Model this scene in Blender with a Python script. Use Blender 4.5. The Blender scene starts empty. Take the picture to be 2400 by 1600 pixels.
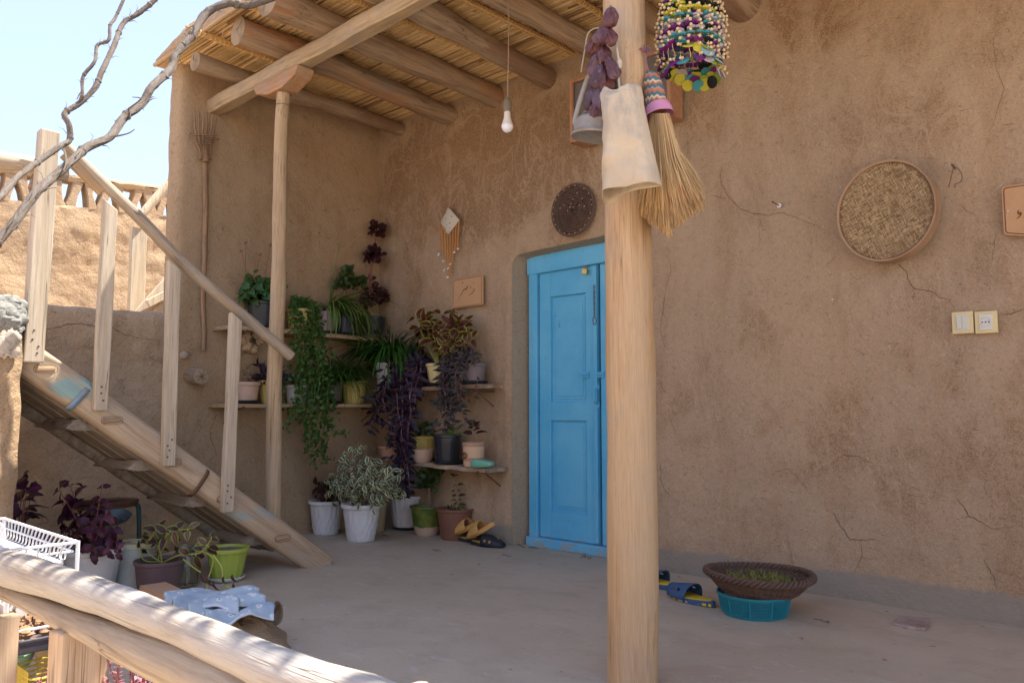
import bpy, math, random
from mathutils import Vector, Matrix, noise
R = random.Random(11)
S = bpy.context.scene
rad = math.radians
# ------------------------------------------------------------ camera
FPX, AZ, PIT, CAMH = 1838.0, rad(42.6), math.atan(155/1838.0), 0.9
cd = bpy.data.cameras.new('camera'); cam = bpy.data.objects.new('camera', cd); S.collection.objects.link(cam)
cd.sensor_width = 23.5; cd.lens = 23.5*FPX/2400; cd.clip_end = 3000; cd.clip_start = .05
cam.location = (0, 0, CAMH); cam.rotation_euler = (math.pi/2+PIT, 0, AZ)
cd.dof.use_dof = True; cd.dof.focus_distance = 4.3; cd.dof.aperture_fstop = 10
S.camera = cam
S.render.resolution_x = 1024; S.render.resolution_y = 682
# ------------------------------------------------------------ sky + sun
w = bpy.data.worlds.new("World"); S.world = w; w.use_nodes = True
nt = w.node_tree; bg = nt.nodes['Background']
SUNV = Vector((.21, .37, .91)).normalized()
sk = nt.nodes.new('ShaderNodeTexSky'); sk.sky_type = 'NISHITA'; sk.sun_disc = False
sk.sun_elevation = math.asin(SUNV.z); sk.sun_rotation = math.atan2(SUNV.x, SUNV.y)
sk.altitude = 1500; sk.air_density = 1.0; sk.dust_density = .6; sk.ozone_density = 1.0
mxs = nt.nodes.new('ShaderNodeMix'); mxs.data_type = 'RGBA'; mxs.inputs[0].default_value = .5     # thin bright desert haze over the blue
nt.links.new(sk.outputs[0], mxs.inputs[6]); mxs.inputs[7].default_value = (2.7, 3.0, 4.35, 1); nt.links.new(mxs.outputs[2], bg.inputs[0]); bg.inputs[1].default_value = 0.125
sd = bpy.data.lights.new('sun', 'SUN'); sd.energy = 4.2; sd.angle = rad(.5); sd.color = (1, .955, .89)
sun = bpy.data.objects.new('sun', sd); S.collection.objects.link(sun)
sun.rotation_euler = SUNV.to_track_quat('Z', 'Y').to_euler(); sun.location = (2, 4, 8)
S.view_settings.view_transform = 'Standard'; S.view_settings.look = 'None'
S.view_settings.exposure = 1.64; S.view_settings.gamma = 1
try:
    S.cycles.max_bounces = 10; S.cycles.diffuse_bounces = 6; S.cycles.transparent_max_bounces = 8
except Exception: pass
# ------------------------------------------------------------ photo geometry: a view ray met with a plane of the place
_f = Vector((-math.sin(AZ)*math.cos(PIT), math.cos(AZ)*math.cos(PIT), math.sin(PIT)))
_r = Vector((math.cos(AZ), math.sin(AZ), 0)); _u = _r.cross(_f); CP = Vector((0, 0, CAMH))
def ray(px, py): return _f+(px-1200)/FPX*_r-(py-800)/FPX*_u
def on(ax, v, px, py):
    d = ray(px, py); return CP+d*((v-CP[ax])/d[ax])
def onx(v, px, py): return on(0, v, px, py)
def ony(v, px, py): return on(1, v, px, py)
def onz(v, px, py): return on(2, v, px, py)
def dep(px, py, t): return CP+ray(px, py)*t
def ppm(P): return (Vector(P)-CP).dot(_f)/FPX      # metres per photo pixel at P
V = Vector
# ------------------------------------------------------------ mesh builder
ORG = {}
class MB:
    def __init__(s): s.v = []; s.f = []; s.m = []; s.c = []
    def add(s, vs, fs, mi=0, col=(0, 0, 0)):
        b = len(s.v); s.v += [tuple(x) for x in vs]
        s.c += (list(col) if isinstance(col, list) else [col]*len(vs))
        s.f += [tuple(i+b for i in f) for f in fs]; s.m += [mi]*len(fs)
    def box(s, c, sz, rot=None, mi=0, col=(0, 0, 0)):
        c = V(c); h = V(sz)/2; M = rot if rot else Matrix.Identity(3)
        vs = [c+M @ V((x*h.x, y*h.y, z*h.z)) for x in (-1, 1) for y in (-1, 1) for z in (-1, 1)]
        s.add(vs, [(0, 1, 3, 2), (4, 6, 7, 5), (0, 4, 5, 1), (2, 3, 7, 6), (0, 2, 6, 4), (1, 5, 7, 3)], mi, col)
    def tube(s, path, r, n=8, mi=0, cap=True, col=(0, 0, 0), wob=0, wsc=8, sy=1.0, up=None, twist=0):
        P = [V(p) for p in path]; L = len(P)
        rs = [r]*L if isinstance(r, (int, float)) else (list(r) if not callable(r) else [r(i/(L-1)) for i in range(L)])
        T = [(P[min(i+1, L-1)]-P[max(i-1, 0)]).normalized() for i in range(L)]
        a = V(up) if up else (V((0, 0, 1)) if abs(T[0].z) < .9 else V((1, 0, 0)))
        N = (a-T[0]*a.dot(T[0])).normalized(); vs = []; 
        for i in range(L):
            N = (N-T[i]*N.dot(T[i])).normalized(); B = T[i].cross(N)
            for k in range(n):
                t = 2*math.pi*k/n+twist*i; q = N*math.cos(t)+B*math.sin(t)*sy
                rr = rs[i]
                if wob: rr *= 1+wob*noise.noise((P[i]+q*rs[i])*wsc)
                vs.append(P[i]+q*rr)
        fs = [(i*n+k, i*n+(k+1) % n, (i+1)*n+(k+1) % n, (i+1)*n+k) for i in range(L-1) for k in range(n)]
        if cap: fs += [tuple(range(n-1, -1, -1)), tuple((L-1)*n+k for k in range(n))]
        s.add(vs, fs, mi, col)
    def lathe(s, prof, n=32, c=(0, 0, 0), mi=0, fl=None, col=(0, 0, 0), M=None, ell=1.0):
        c = V(c); vs = []; L = len(prof)
        for r, z in prof:
            for k in range(n):
                t = 2*math.pi*k/n; rr = r*(fl(t, z) if fl else 1)
                q = V((rr*math.cos(t), rr*math.sin(t)*ell, z)); vs.append(c+(M @ q if M else q))
        fs = [(i*n+k, i*n+(k+1) % n, (i+1)*n+(k+1) % n, (i+1)*n+k) for i in range(L-1) for k in range(n)]
        s.add(vs, fs, mi, col)
    def grid(s, fn, nu, nv, mi=0, col=None, wrap=False):
        vs = []; cs = []
        for i in range(nu+1):
            for j in range(nv+1):
                vs.append(fn(i/nu, j/nv)); cs.append(col(i/nu, j/nv) if col else (0, 0, 0))
        s.add(vs, [(i*(nv+1)+j, (i+1)*(nv+1)+j, (i+1)*(nv+1)+j+1, i*(nv+1)+j+1) for i in range(nu) for j in range(nv)], mi, cs)
    def disc(s, c, r, M=None, n=24, mi=0, col=(0, 0, 0), bumpy=0):
        c = V(c); vs = [c+(M @ V((0, 0, bumpy)) if M else V((0, 0, bumpy)))]; 
        for q in (.5, 1):
            for k in range(n):
                t = 2*math.pi*k/n; p = V((r*q*math.cos(t), r*q*math.sin(t), bumpy*(1-q)*2*R.uniform(.3, 1) if q < 1 else 0)); vs.append(c+(M @ p if M else p))
        fs = [(0, 1+k, 1+(k+1) % n) for k in range(n)]+[(1+k, 1+n+k, 1+n+(k+1) % n, 1+(k+1) % n) for k in range(n)]
        s.add(vs, fs, mi, col)
    def leaf(s, p, d, up, L, W, shape='ovate', fold=.25, droop=.5, nu=4, nv=4, mi=0, wave=0, teeth=0):
        d = V(d).normalized(); up = V(up); up = (up-d*up.dot(d))
        up = up.normalized() if up.length > 1e-4 else V((0, 0, 1)); sd_ = d.cross(up); rn = R.random(); vs = []; cs = []
        pos = V(p); dd = d.copy(); uu = up.copy(); ph = R.uniform(0, 6)
        for i in range(nu+1):
            t = i/nu
            if shape == 'ovate': wd = math.sin(math.pi*min(1, t**.75*.97+.03))**.8*(1-.25*t)
            elif shape == 'lance': wd = math.sin(math.pi*min(1, t**.8*.97+.03))**.9*(1-.35*t)
            elif shape == 'round': wd = math.sin(math.pi*min(.985, t*.93+.055))**.55
            elif shape == 'strap': wd = (1-t)**.45*min(1, t*8+.5)
            else: wd = 1
            for j in range(nv+1):
                a = j/nv*2-1; tw = 1+(teeth*(1 if (i % 2) else -1) if abs(a) > .99 else 0)
                q = pos+sd_*(a*wd*W/2*tw)+uu*(abs(a)*wd*W/2*fold*1.0+wave*L*math.sin(t*9+ph+a*2)*abs(a))
                vs.append(q); e = max(abs(a), (t-.8)/.2 if t > .8 else 0, (.06-t)/.06*.4 if t < .06 else 0); cs.append((min(1, e), rn, t))
            M = Matrix.Rotation(-droop/nu, 3, sd_)
            dd = M @ dd if sd_.dot(dd.cross(uu)) > 0 else Matrix.Rotation(-droop/nu, 3, sd_) @ dd
            dd.normalize(); uu = sd_.cross(dd).normalized() if sd_.cross(dd).dot(uu) > 0 else -sd_.cross(dd).normalized()
            pos = pos+dd*(L/nu)
        s.add(vs, [(i*(nv+1)+j, (i+1)*(nv+1)+j, (i+1)*(nv+1)+j+1, i*(nv+1)+j+1) for i in range(nu) for j in range(nv)], mi, cs)
    def build(s, name, mats, parent=None, smooth=True, ang=40, bevel=0, org=None, bseg=2, label=None):
        if not isinstance(mats, (list, tuple)): mats = [mats]
        if parent is not None: o0 = ORG[parent.name]
        elif org is not None: o0 = V(org)
        else:
            xs = [q[0] for q in s.v]; ys = [q[1] for q in s.v]; zs = [q[2] for q in s.v]
            o0 = V(((min(xs)+max(xs))/2, (min(ys)+max(ys))/2, min(zs)))
        me = bpy.data.meshes.new(name)
        me.from_pydata([(x-o0.x, y-o0.y, z-o0.z) for x, y, z in s.v], [], s.f)
        for m in mats: me.materials.append(m)
        me.polygons.foreach_set('material_index', s.m)
        me.polygons.foreach_set('use_smooth', [smooth]*len(s.f))
        ca = me.color_attributes.new('lf', 'FLOAT_COLOR', 'POINT')
        fl = []
        for c in s.c: fl += [c[0], c[1], c[2], 1]
        ca.data.foreach_set('color', fl)
        if smooth:
            try: me.set_sharp_from_angle(angle=rad(ang))
            except Exception: pass
        me.update()
        ob = bpy.data.objects.new(name, me); S.collection.objects.link(ob)
        if parent is not None: ob.parent = parent
        else: ob.location = o0
        ORG[ob.name] = o0
        if bevel:
            b = ob.modifiers.new('bevel', 'BEVEL'); b.width = bevel; b.segments = bseg; b.limit_method = 'ANGLE'; b.angle_limit = rad(40)
        if label: ob['label'] = label
        return ob
def tag(o, label, cat, group=None, kind=None):
    o['label'] = label; o['category'] = cat
    if group: o['group'] = group
    if kind: o['kind'] = kind
    return o
def thing(name, label, cat, loc, group=None):
    o = bpy.data.objects.new(name, None); S.collection.objects.link(o); o.location = loc; o.empty_display_size = .05
    ORG[o.name] = V(loc); return tag(o, label, cat, group)
def copy_tree(o, off, parent=None):
    c = o.copy(); S.collection.objects.link(c)
    if parent: c.parent = parent
    else: c.location = V(o.location)+V(off)
    ORG[c.name] = ORG[o.name]+V(off)
    for ch in list(o.children): copy_tree(ch, off, c)
    return c
def smooth_path(pts, n=6):
    P = [V(p) for p in pts]; Q = []
    for i in range(len(P)-1):
        a = P[max(0, i-1)]; b = P[i]; c = P[i+1]; d = P[min(len(P)-1, i+2)]
        for k in range(n):
            t = k/n
            Q.append(.5*((2*b)+(c-a)*t+(2*a-5*b+4*c-d)*t*t+(3*b-a-3*c+d)*t**3))
    Q.append(P[-1]); return Q
def rotm(ax, deg): return Matrix.Rotation(rad(deg), 3, ax)
# ------------------------------------------------------------ materials
class NB:
    def __init__(s, name, rough=.85, spec=.3):
        s.mat = bpy.data.materials.new(name); s.mat.use_nodes = True; s.t = s.mat.node_tree
        s.b = s.t.nodes['Principled BSDF']; s.b.inputs['Roughness'].default_value = rough
        s.b.inputs['Specular IOR Level'].default_value = spec
        g = s.t.nodes.new('ShaderNodeNewGeometry'); s.pos = g.outputs['Position']
    def put(s, sock, v):
        if isinstance(v, bpy.types.NodeSocket): s.t.links.new(v, sock)
        elif isinstance(v, (tuple, list)) and len(v) == 3 and sock.type == 'RGBA': sock.default_value = (*v, 1)
        else: sock.default_value = v
    def base(s, v): s.put(s.b.inputs['Base Color'], v)
    def inp(s, k, v): s.put(s.b.inputs[k], v)
    def math(s, op, a, b=0, c=0, clamp=False):
        n = s.t.nodes.new('ShaderNodeMath'); n.operation = op; n.use_clamp = clamp
        for i, q in enumerate((a, b, c)): s.put(n.inputs[i], q)
        return n.outputs[0]
    def mp(s, scale=(1, 1, 1), rot=(0, 0, 0), loc=(0, 0, 0), vec=None):
        n = s.t.nodes.new('ShaderNodeMapping'); n.vector_type = 'POINT'
        if any(rot):
            r0 = s.t.nodes.new('ShaderNodeMapping'); s.put(r0.inputs[0], vec or s.pos); r0.inputs['Rotation'].default_value = [rad(x) for x in rot]; vec = r0.outputs[0]
        s.put(n.inputs[0], vec or s.pos); n.inputs['Scale'].default_value = scale; n.inputs['Location'].default_value = loc; return n.outputs[0]
    def noise(s, scale=5, detail=5, rough=.6, vec=None, dist=0):
        n = s.t.nodes.new('ShaderNodeTexNoise'); s.put(n.inputs['Vector'], vec or s.pos)
        for k, q in (('Scale', scale), ('Detail', detail), ('Roughness', rough), ('Distortion', dist)): n.inputs[k].default_value = q
        return n.outputs[0]
    def vor(s, scale=5, feat='F1', vec=None, out=0, rnd=1):
        n = s.t.nodes.new('ShaderNodeTexVoronoi'); n.feature = feat; s.put(n.inputs['Vector'], vec or s.pos); n.inputs['Scale'].default_value = scale
        n.inputs['Randomness'].default_value = rnd
        return n.outputs[out]
    def wave(s, scale, vec=None, dist=0, typ='BANDS', axis='X', detail=2):
        n = s.t.nodes.new('ShaderNodeTexWave'); n.wave_type = typ; n.bands_direction = axis; s.put(n.inputs['Vector'], vec or s.pos)
        n.inputs['Scale'].default_value = scale; n.inputs['Distortion'].default_value = dist; n.inputs['Detail'].default_value = detail
        return n.outputs['Fac']
    def ramp(s, f, a, b, c=0., d=1.):
        n = s.t.nodes.new('ShaderNodeMapRange'); n.interpolation_type = 'SMOOTHSTEP'
        for i, q in enumerate((f, a, b, c, d)): s.put(n.inputs[i], q)
        return n.outputs[0]
    def mix(s, f, a, b, bl='MIX'):
        n = s.t.nodes.new('ShaderNodeMix'); n.data_type = 'RGBA'; n.blend_type = bl
        s.put(n.inputs[0], f); s.put(n.inputs[6], a); s.put(n.inputs[7], b); return n.outputs[2]
    def bump(s, h, st=.5, dist=.01, nrm=None):
        n = s.t.nodes.new('ShaderNodeBump'); n.inputs['Strength'].default_value = st; n.inputs['Distance'].default_value = dist
        s.put(n.inputs['Height'], h)
        if nrm: s.put(n.inputs['Normal'], nrm)
        s.t.links.new(n.outputs[0], s.b.inputs['Normal']); return n.outputs[0]
    def attr(s, ch):
        a = s.t.nodes.new('ShaderNodeAttribute'); a.attribute_name = 'lf'; x = s.t.nodes.new('ShaderNodeSeparateColor')
        s.t.links.new(a.outputs['Color'], x.inputs[0]); return x.outputs[ch]
    def ell(s, c, r):   # 1 inside an ellipsoid of the place, 0 outside
        v = s.t.nodes.new('ShaderNodeVectorMath'); v.operation = 'SUBTRACT'; s.put(v.inputs[0], s.pos); v.inputs[1].default_value = c
        q = s.t.nodes.new('ShaderNodeVectorMath'); q.operation = 'DIVIDE'; s.put(q.inputs[0], v.outputs[0]); q.inputs[1].default_value = r
        l = s.t.nodes.new('ShaderNodeVectorMath'); l.operation = 'LENGTH'; s.put(l.inputs[0], q.outputs[0])
        return s.ramp(l.outputs['Value'], .55, 1.1, 1., 0.)
    def xyz(s):
        n = s.t.nodes.new('ShaderNodeSeparateXYZ'); s.put(n.inputs[0], s.pos); return n.outputs
def mud(name, lt, dk, lt2, ells=(), gray=False, hair=.5, bs=.6, base_amt=.5):
    m = NB(name, .93, .15)
    big = m.noise(1.0, 3, .5, m.mp((1.6, 1.6, .8)))
    med = m.noise(3.2, 8, .68, m.mp((1.2, 1.2, .75)), .4)
    fine = m.noise(38, 5, .7); grit = m.noise(150, 3, .8)
    c = m.mix(m.ramp(big, .38, .62), lt, lt2)
    str_ = m.noise(2.0, 6, .65, m.mp((2.6, 2.6, .35)), .3)
    c = m.mix(m.math('MULTIPLY', m.ramp(str_, .48, .66), .6), c, [lt[0]*.80, lt[1]*.74, lt[2]*.68])
    pm = m.math('ADD', base_amt, 0.)
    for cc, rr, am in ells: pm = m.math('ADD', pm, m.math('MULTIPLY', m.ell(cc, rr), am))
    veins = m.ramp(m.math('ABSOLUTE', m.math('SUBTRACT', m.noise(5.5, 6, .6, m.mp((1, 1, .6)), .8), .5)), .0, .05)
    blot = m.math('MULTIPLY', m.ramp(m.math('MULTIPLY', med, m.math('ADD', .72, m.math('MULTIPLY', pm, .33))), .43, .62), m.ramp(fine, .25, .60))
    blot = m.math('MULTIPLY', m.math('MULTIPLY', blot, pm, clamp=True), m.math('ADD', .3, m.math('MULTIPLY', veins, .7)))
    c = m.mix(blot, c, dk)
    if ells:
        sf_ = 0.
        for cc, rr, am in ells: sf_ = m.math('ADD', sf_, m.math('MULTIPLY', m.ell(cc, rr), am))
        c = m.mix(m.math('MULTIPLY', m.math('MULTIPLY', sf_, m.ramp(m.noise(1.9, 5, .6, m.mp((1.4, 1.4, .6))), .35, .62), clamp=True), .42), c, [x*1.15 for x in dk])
    c = m.mix(m.ramp(grit, .38, .66, .0, .40), c, [min(1, x*1.5) for x in lt])
    c = m.mix(m.ramp(fine, .28, .48, .42, .0), c, [x*.5 for x in lt])
    c = m.mix(m.ramp(m.noise(85, 3, .8), .30, .44, .45, 0), c, [x*.45 for x in dk])
    for rt_, thr_, cl_, am_ in (((0, 32, 0), .67, [min(1, x*1.6) for x in lt2], .42), ((0, -48, 10), .68, [min(1, x*1.5) for x in lt], .34), ((10, 80, 0), .69, [x*.5 for x in dk], .5)):
        c = m.mix(m.ramp(m.noise(1, 2, .5, m.mp((120, 120, 17), rt_)), thr_, thr_+.05, 0, am_), c, cl_)
    pale = m.noise(1.7, 5, .6, m.mp((1, 1, .8), loc=(7, 3, 5)), .6)
    c = m.mix(m.ramp(pale, .58, .68, 0, .3), c, [min(1, x*1.25) for x in lt2])
    hv = m.t.nodes.new('ShaderNodeTexNoise'); hv.inputs['Scale'].default_value = 9; hv.inputs['Detail'].default_value = 2
    m.put(hv.inputs['Vector'], m.pos); vm = m.t.nodes.new('ShaderNodeVectorMath'); vm.operation = 'MULTIPLY_ADD'
    m.put(vm.inputs[0], hv.outputs[1]); vm.inputs[1].default_value = (.16, .16, .16); m.put(vm.inputs[2], m.pos)
    hl = m.vor(21, 'DISTANCE_TO_EDGE', vm.outputs[0]); hm = m.ramp(m.noise(8, 3, .6), .54, .66)
    hr = m.math('MULTIPLY', m.ramp(hl, .0, .026, 1., 0.), hm)
    c = m.mix(m.math('MULTIPLY', hr, hair), c, [x*.45 for x in dk])
    if gray:
        z = m.xyz()[2]; zz = m.math('ADD', z, m.math('MULTIPLY', m.noise(3.5, 5, .7), .11))
        gm = m.ramp(zz, .165, .19, 1., 0.)
        c = m.mix(m.math('MULTIPLY', gm, .9), c, m.mix(m.noise(14, 5, .7), (.245, .22, .18), (.315, .28, .225)))
    m.base(c)
    h = m.math('ADD', m.math('MULTIPLY', m.noise(11, 8, .62), 1.0), m.math('MULTIPLY', m.noise(55, 4, .7), .35))
    h = m.math('SUBTRACT', h, m.math('MULTIPLY', hr, .25*hair))
    m.bump(h, bs, .02); return m.mat
def wood(name, lt, dk, rot=(0, 0, 0), ax=2, rough=.7, knots=True, stain=None, sc=1.0, bs=.35, splash=0, patch=None):
    m = NB(name, rough, .25)
    a = [22*sc, 22*sc, 22*sc]; a[ax] = 1.1*sc; b = [70*sc, 70*sc, 70*sc]; b[ax] = 3.0*sc
    g = m.noise(1, 6, .65, m.mp(a, rot), .6); f = m.noise(1, 4, .7, m.mp(b, rot))
    c = m.mix(m.ramp(g, .33, .68), dk, lt)
    c = m.mix(m.ramp(f, .32, .5, .5, 0), c, [x*.55 for x in dk])
    if knots:
        kv = [3.2, 3.2, 3.2]; kv[ax] = 1.3; k = m.vor(1.0, 'F1', m.mp(kv, rot, loc=(R.random()*9, 0, R.random()*9)))
        c = m.mix(m.ramp(k, .03, .13, .75, 0), c, [x*.5 for x in dk])
    ck = [30*sc, 30*sc, 30*sc]; ck[ax] = .55; cr = m.noise(1, 3, .55, m.mp(ck, rot, loc=(3, 5, 1)))
    crk = m.ramp(m.math('ABSOLUTE', m.math('SUBTRACT', cr, .5)), .0, .012, 1, 0)
    crk = m.math('MULTIPLY', crk, m.ramp(m.noise(1.7, 2, .5), .48, .56))
    c = m.mix(m.math('MULTIPLY', crk, .75), c, [x*.25 for x in dk])
    if stain:
        s1 = [5, 5, 5]; s1[ax] = 1.2
        c = m.mix(m.ramp(m.noise(1, 5, .65, m.mp(s1, rot, loc=(2, 2, 2)), .5), .47, .60, 0, .8), c, stain)
    if splash:
        c = m.mix(m.ramp(m.noise(9, 6, .7), .45, .6, 0, splash), c, (.36, .27, .18))
    if patch:
        for cc, rr, colr, am in patch:
            c = m.mix(m.math('MULTIPLY', m.math('MULTIPLY', m.ell(cc, rr), am), m.ramp(g, .40, .56)), c, colr)
    fb = [230*sc, 230*sc, 230*sc]; fb[ax] = 7*sc; fbn = m.noise(1, 3, .7, m.mp(fb, rot))
    c = m.mix(m.ramp(fbn, .34, .5, .3, 0), c, [x*.6 for x in dk]); c = m.mix(m.ramp(fbn, .54, .68, 0, .22), c, [min(1, x*1.3) for x in lt])
    gr_ = m.noise(3, 5, .65); c = m.mix(m.ramp(gr_, .5, .72, 0, .28), c, [(dk[0]+dk[1]+dk[2])/3*.95]*3)
    m.base(c)
    h = m.math('SUBTRACT', m.math('ADD', g, m.math('MULTIPLY', m.math('ADD', f, fbn), .5)), m.math('MULTIPLY', crk, .8))
    m.bump(h, bs, .006); return m.mat
def leafm(name, cen, rim=None, thr=.6, var=.35, rough=.45, wob=.15, third=None):
    m = NB(name, rough, .35); e = m.attr(0); rn = m.attr(1); t = m.attr(2)
    c = m.mix(m.math('MULTIPLY', rn, var), cen, [x*1.9 for x in cen])
    if rim:
        en = m.math('ADD', e, m.math('MULTIPLY', m.math('SUBTRACT', m.noise(60, 3, .6), .5), wob*2))
        en = m.math('ADD', en, m.math('MULTIPLY', m.math('SUBTRACT', rn, .5), .25))
        c = m.mix(m.ramp(en, thr-.06, thr+.06), c, m.mix(rn, rim, [x*1.35 for x in rim]))
    if third: c = m.mix(m.math('MULTIPLY', m.ramp(e, .0, .35, 1, 0), m.ramp(rn, .72, .8)), c, third)
    c = m.mix(m.ramp(m.noise(25, 4, .6), .35, .7, .0, .25), c, [x*.6 for x in cen])
    m.base(c); m.inp('Subsurface Weight', 0.0)
    m.bump(m.math('ADD', m.noise(90, 3, .6), m.ramp(e, 0, .1, 0, .6)), .3, .003)
    # thin leaves let some light through
    tr = m.t.nodes.new('ShaderNodeBsdfTranslucent'); mx = m.t.nodes.new('ShaderNodeMixShader'); mx.inputs[0].default_value = .22
    m.put(tr.inputs[0], c); out = m.t.nodes['Material Output']
    m.t.links.new(m.b.outputs[0], mx.inputs[1]); m.t.links.new(tr.outputs[0], mx.inputs[2]); m.t.links.new(mx.outputs[0], out.inputs[0])
    return m.mat
def plain(name, c, rough=.5, spec=.4, dirt=.25, dc=(.25, .19, .13), metal=0, bs=.1, bsc=60, var=.12):
    m = NB(name, rough, spec); n = m.noise(7, 6, .65)
    k = m.mix(m.ramp(n, .45, .7, 0, dirt), c, dc)
    k = m.mix(m.ramp(m.noise(bsc, 4, .7), .3, .7, 0, var), k, [x*.6 for x in c]); m.base(k)
    m.inp('Metallic', metal); m.put(m.b.inputs['Roughness'], m.ramp(n, .3, .7, max(0, rough-.08), min(1, rough+.15)))
    m.bump(m.noise(bsc, 4, .6), bs, .003); return m.mat
# ============================================================ SETTING
YW, XS, HC = 3.85, -4.98, 3.13
def wy(x, z):   # front face of the back wall
    d = .016*noise.noise(V((x*1.1, 3.3, z*1.1)))*2+.006*noise.noise(V((x*4, 9, z*4)))*2+.0025*noise.noise(V((x*15, 1, z*15)))*2
    d += .05*math.exp(-((x-XS)/.05)**2)*0
    return YW+d
def wx(y, z):   # face of the side wall
    d = .018*noise.noise(V((7.7, y*1.2, z*1.2)))*2+.008*noise.noise(V((5, y*4, z*4)))*2+.003*noise.noise(V((2, y*15, z*15)))*2
    return XS+d
LT, DK, LT2 = (.405, .294, .188), (.22, .13, .068), (.375, .278, .187)
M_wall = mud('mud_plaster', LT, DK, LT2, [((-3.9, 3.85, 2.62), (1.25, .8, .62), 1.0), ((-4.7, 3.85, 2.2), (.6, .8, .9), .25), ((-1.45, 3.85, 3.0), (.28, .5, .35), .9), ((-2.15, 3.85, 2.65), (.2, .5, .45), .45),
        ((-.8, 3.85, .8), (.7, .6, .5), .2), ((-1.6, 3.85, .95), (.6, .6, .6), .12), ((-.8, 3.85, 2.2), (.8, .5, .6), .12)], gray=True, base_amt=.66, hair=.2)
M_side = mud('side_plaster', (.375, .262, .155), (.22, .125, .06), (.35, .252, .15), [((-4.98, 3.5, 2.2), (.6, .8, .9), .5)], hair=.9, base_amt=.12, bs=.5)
M_low = mud('rough_mud', (.44, .315, .195), (.28, .19, .105), (.40, .295, .19), hair=.6, base_amt=.2, bs=.9)
M_lit = mud('straw_mud', (.42, .285, .165), (.27, .16, .08), (.38, .27, .165), hair=.15, base_amt=.2, bs=1.0)
M_cement = mud('cement_render', (.32, .26, .185), (.22, .17, .12), (.29, .24, .17), hair=.1, base_amt=.3, bs=.5)
M_crack = plain('crack_shadow', (.07, .045, .03), .95, .1, 0)
# floor
m = NB('terrace_cement', .75, .3)
c = m.mix(m.ramp(m.noise(1.3, 4, .55), .35, .65), (.495, .415, .31), (.44, .365, .265))
c = m.mix(m.ramp(m.noise(4, 8, .7, m.mp((1, 1.3, 1)), .3), .46, .66, 0, .5), c, (.37, .295, .215))
c = m.mix(m.ramp(m.noise(9, 6, .7, m.mp((1, 2, 1), loc=(4, 4, 4)), .8), .58, .64, 0, .5), c, (.52, .47, .41))
c = m.mix(m.ramp(m.noise(120, 3, .8), .45, .8, 0, .25), c, (.45, .38, .30))
c = m.mix(m.ramp(m.noise(33, 5, .7), .27, .40, .5, 0), c, (.2, .15, .11)); c = m.mix(m.ramp(m.noise(14, 2, .5, m.mp((1, 1, 1), loc=(2, 8, 1))), .30, .24, 0, .7), c, (.16, .11, .08)); m.base(c)
m.bump(m.math('ADD', m.noise(6, 8, .6), m.math('MULTIPLY', m.noise(90, 4, .7), .4)), .28, .008); M_floor = m.mat
mb = MB()
def flz(x, y): return .006*noise.noise(V((x*1.3, y*1.3, 0)))+.003*noise.noise(V((x*5, y*5, 3)))
mb.grid(lambda u, v: V((-5.2+7.8*u, .66+3.35*v, flz(-5.2+7.8*u, .66+3.35*v))), 156, 67)
mb.box((-1.3, .66, -.36), (7.8, .02, .7))
o = mb.build('terrace_floor', M_floor, org=(-1.3, 2.3, 0)); o['kind'] = 'structure'
# yard and far ground: one sheet
m = NB('dusty_ground', .95, .1); m.base(m.mix(m.noise(.8, 8, .65), (.60, .48, .36), (.50, .40, .29))); m.bump(m.noise(12, 8, .7), .5, .02); M_gr = m.mat
mb = MB()
def gz(x, y): return -.62 if max(abs(x), abs(y)) < 12 else -.62-.004*max(abs(x), abs(y))
N = 60
def gp(u, v):
    f = lambda t: (abs(t)**3)*1500*(1 if t > 0 else -1)+t*14
    x, y = f(u*2-1), f(v*2-1); return V((x, y, gz(x, y)+.03*noise.noise(V((x, y, 0))*.7)))
mb.grid(gp, N, N); o = mb.build('ground', M_gr, org=(0, 0, -.62)); o['kind'] = 'structure'
# hills seen through the openings of the parapet
m = NB('bare_hill', .95, .1); m.base(m.mix(m.noise(.03, 9, .7), (.36, .33, .31), (.27, .25, .25))); M_hill = m.mat
mb = MB()
def hp(u, v):
    az = rad(20+105*u); d = 330+160*v; t = math.sin(math.pi*min(1, v*1.0))
    h = (104+26*noise.noise(V((u*5, 2, 0)))+9*noise.noise(V((u*19, 5, 0)))-42*max(0, (u-.36))*2.2)*math.sin(math.pi*v)
    h += 5*noise.noise(V((u*40, v*9, 0)))*t
    return V((-math.sin(az)*d, math.cos(az)*d, -4+h))
mb.grid(hp, 130, 16); o = mb.build('hills', M_hill, org=(-300, 150, -4)); o['kind'] = 'structure'
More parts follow.
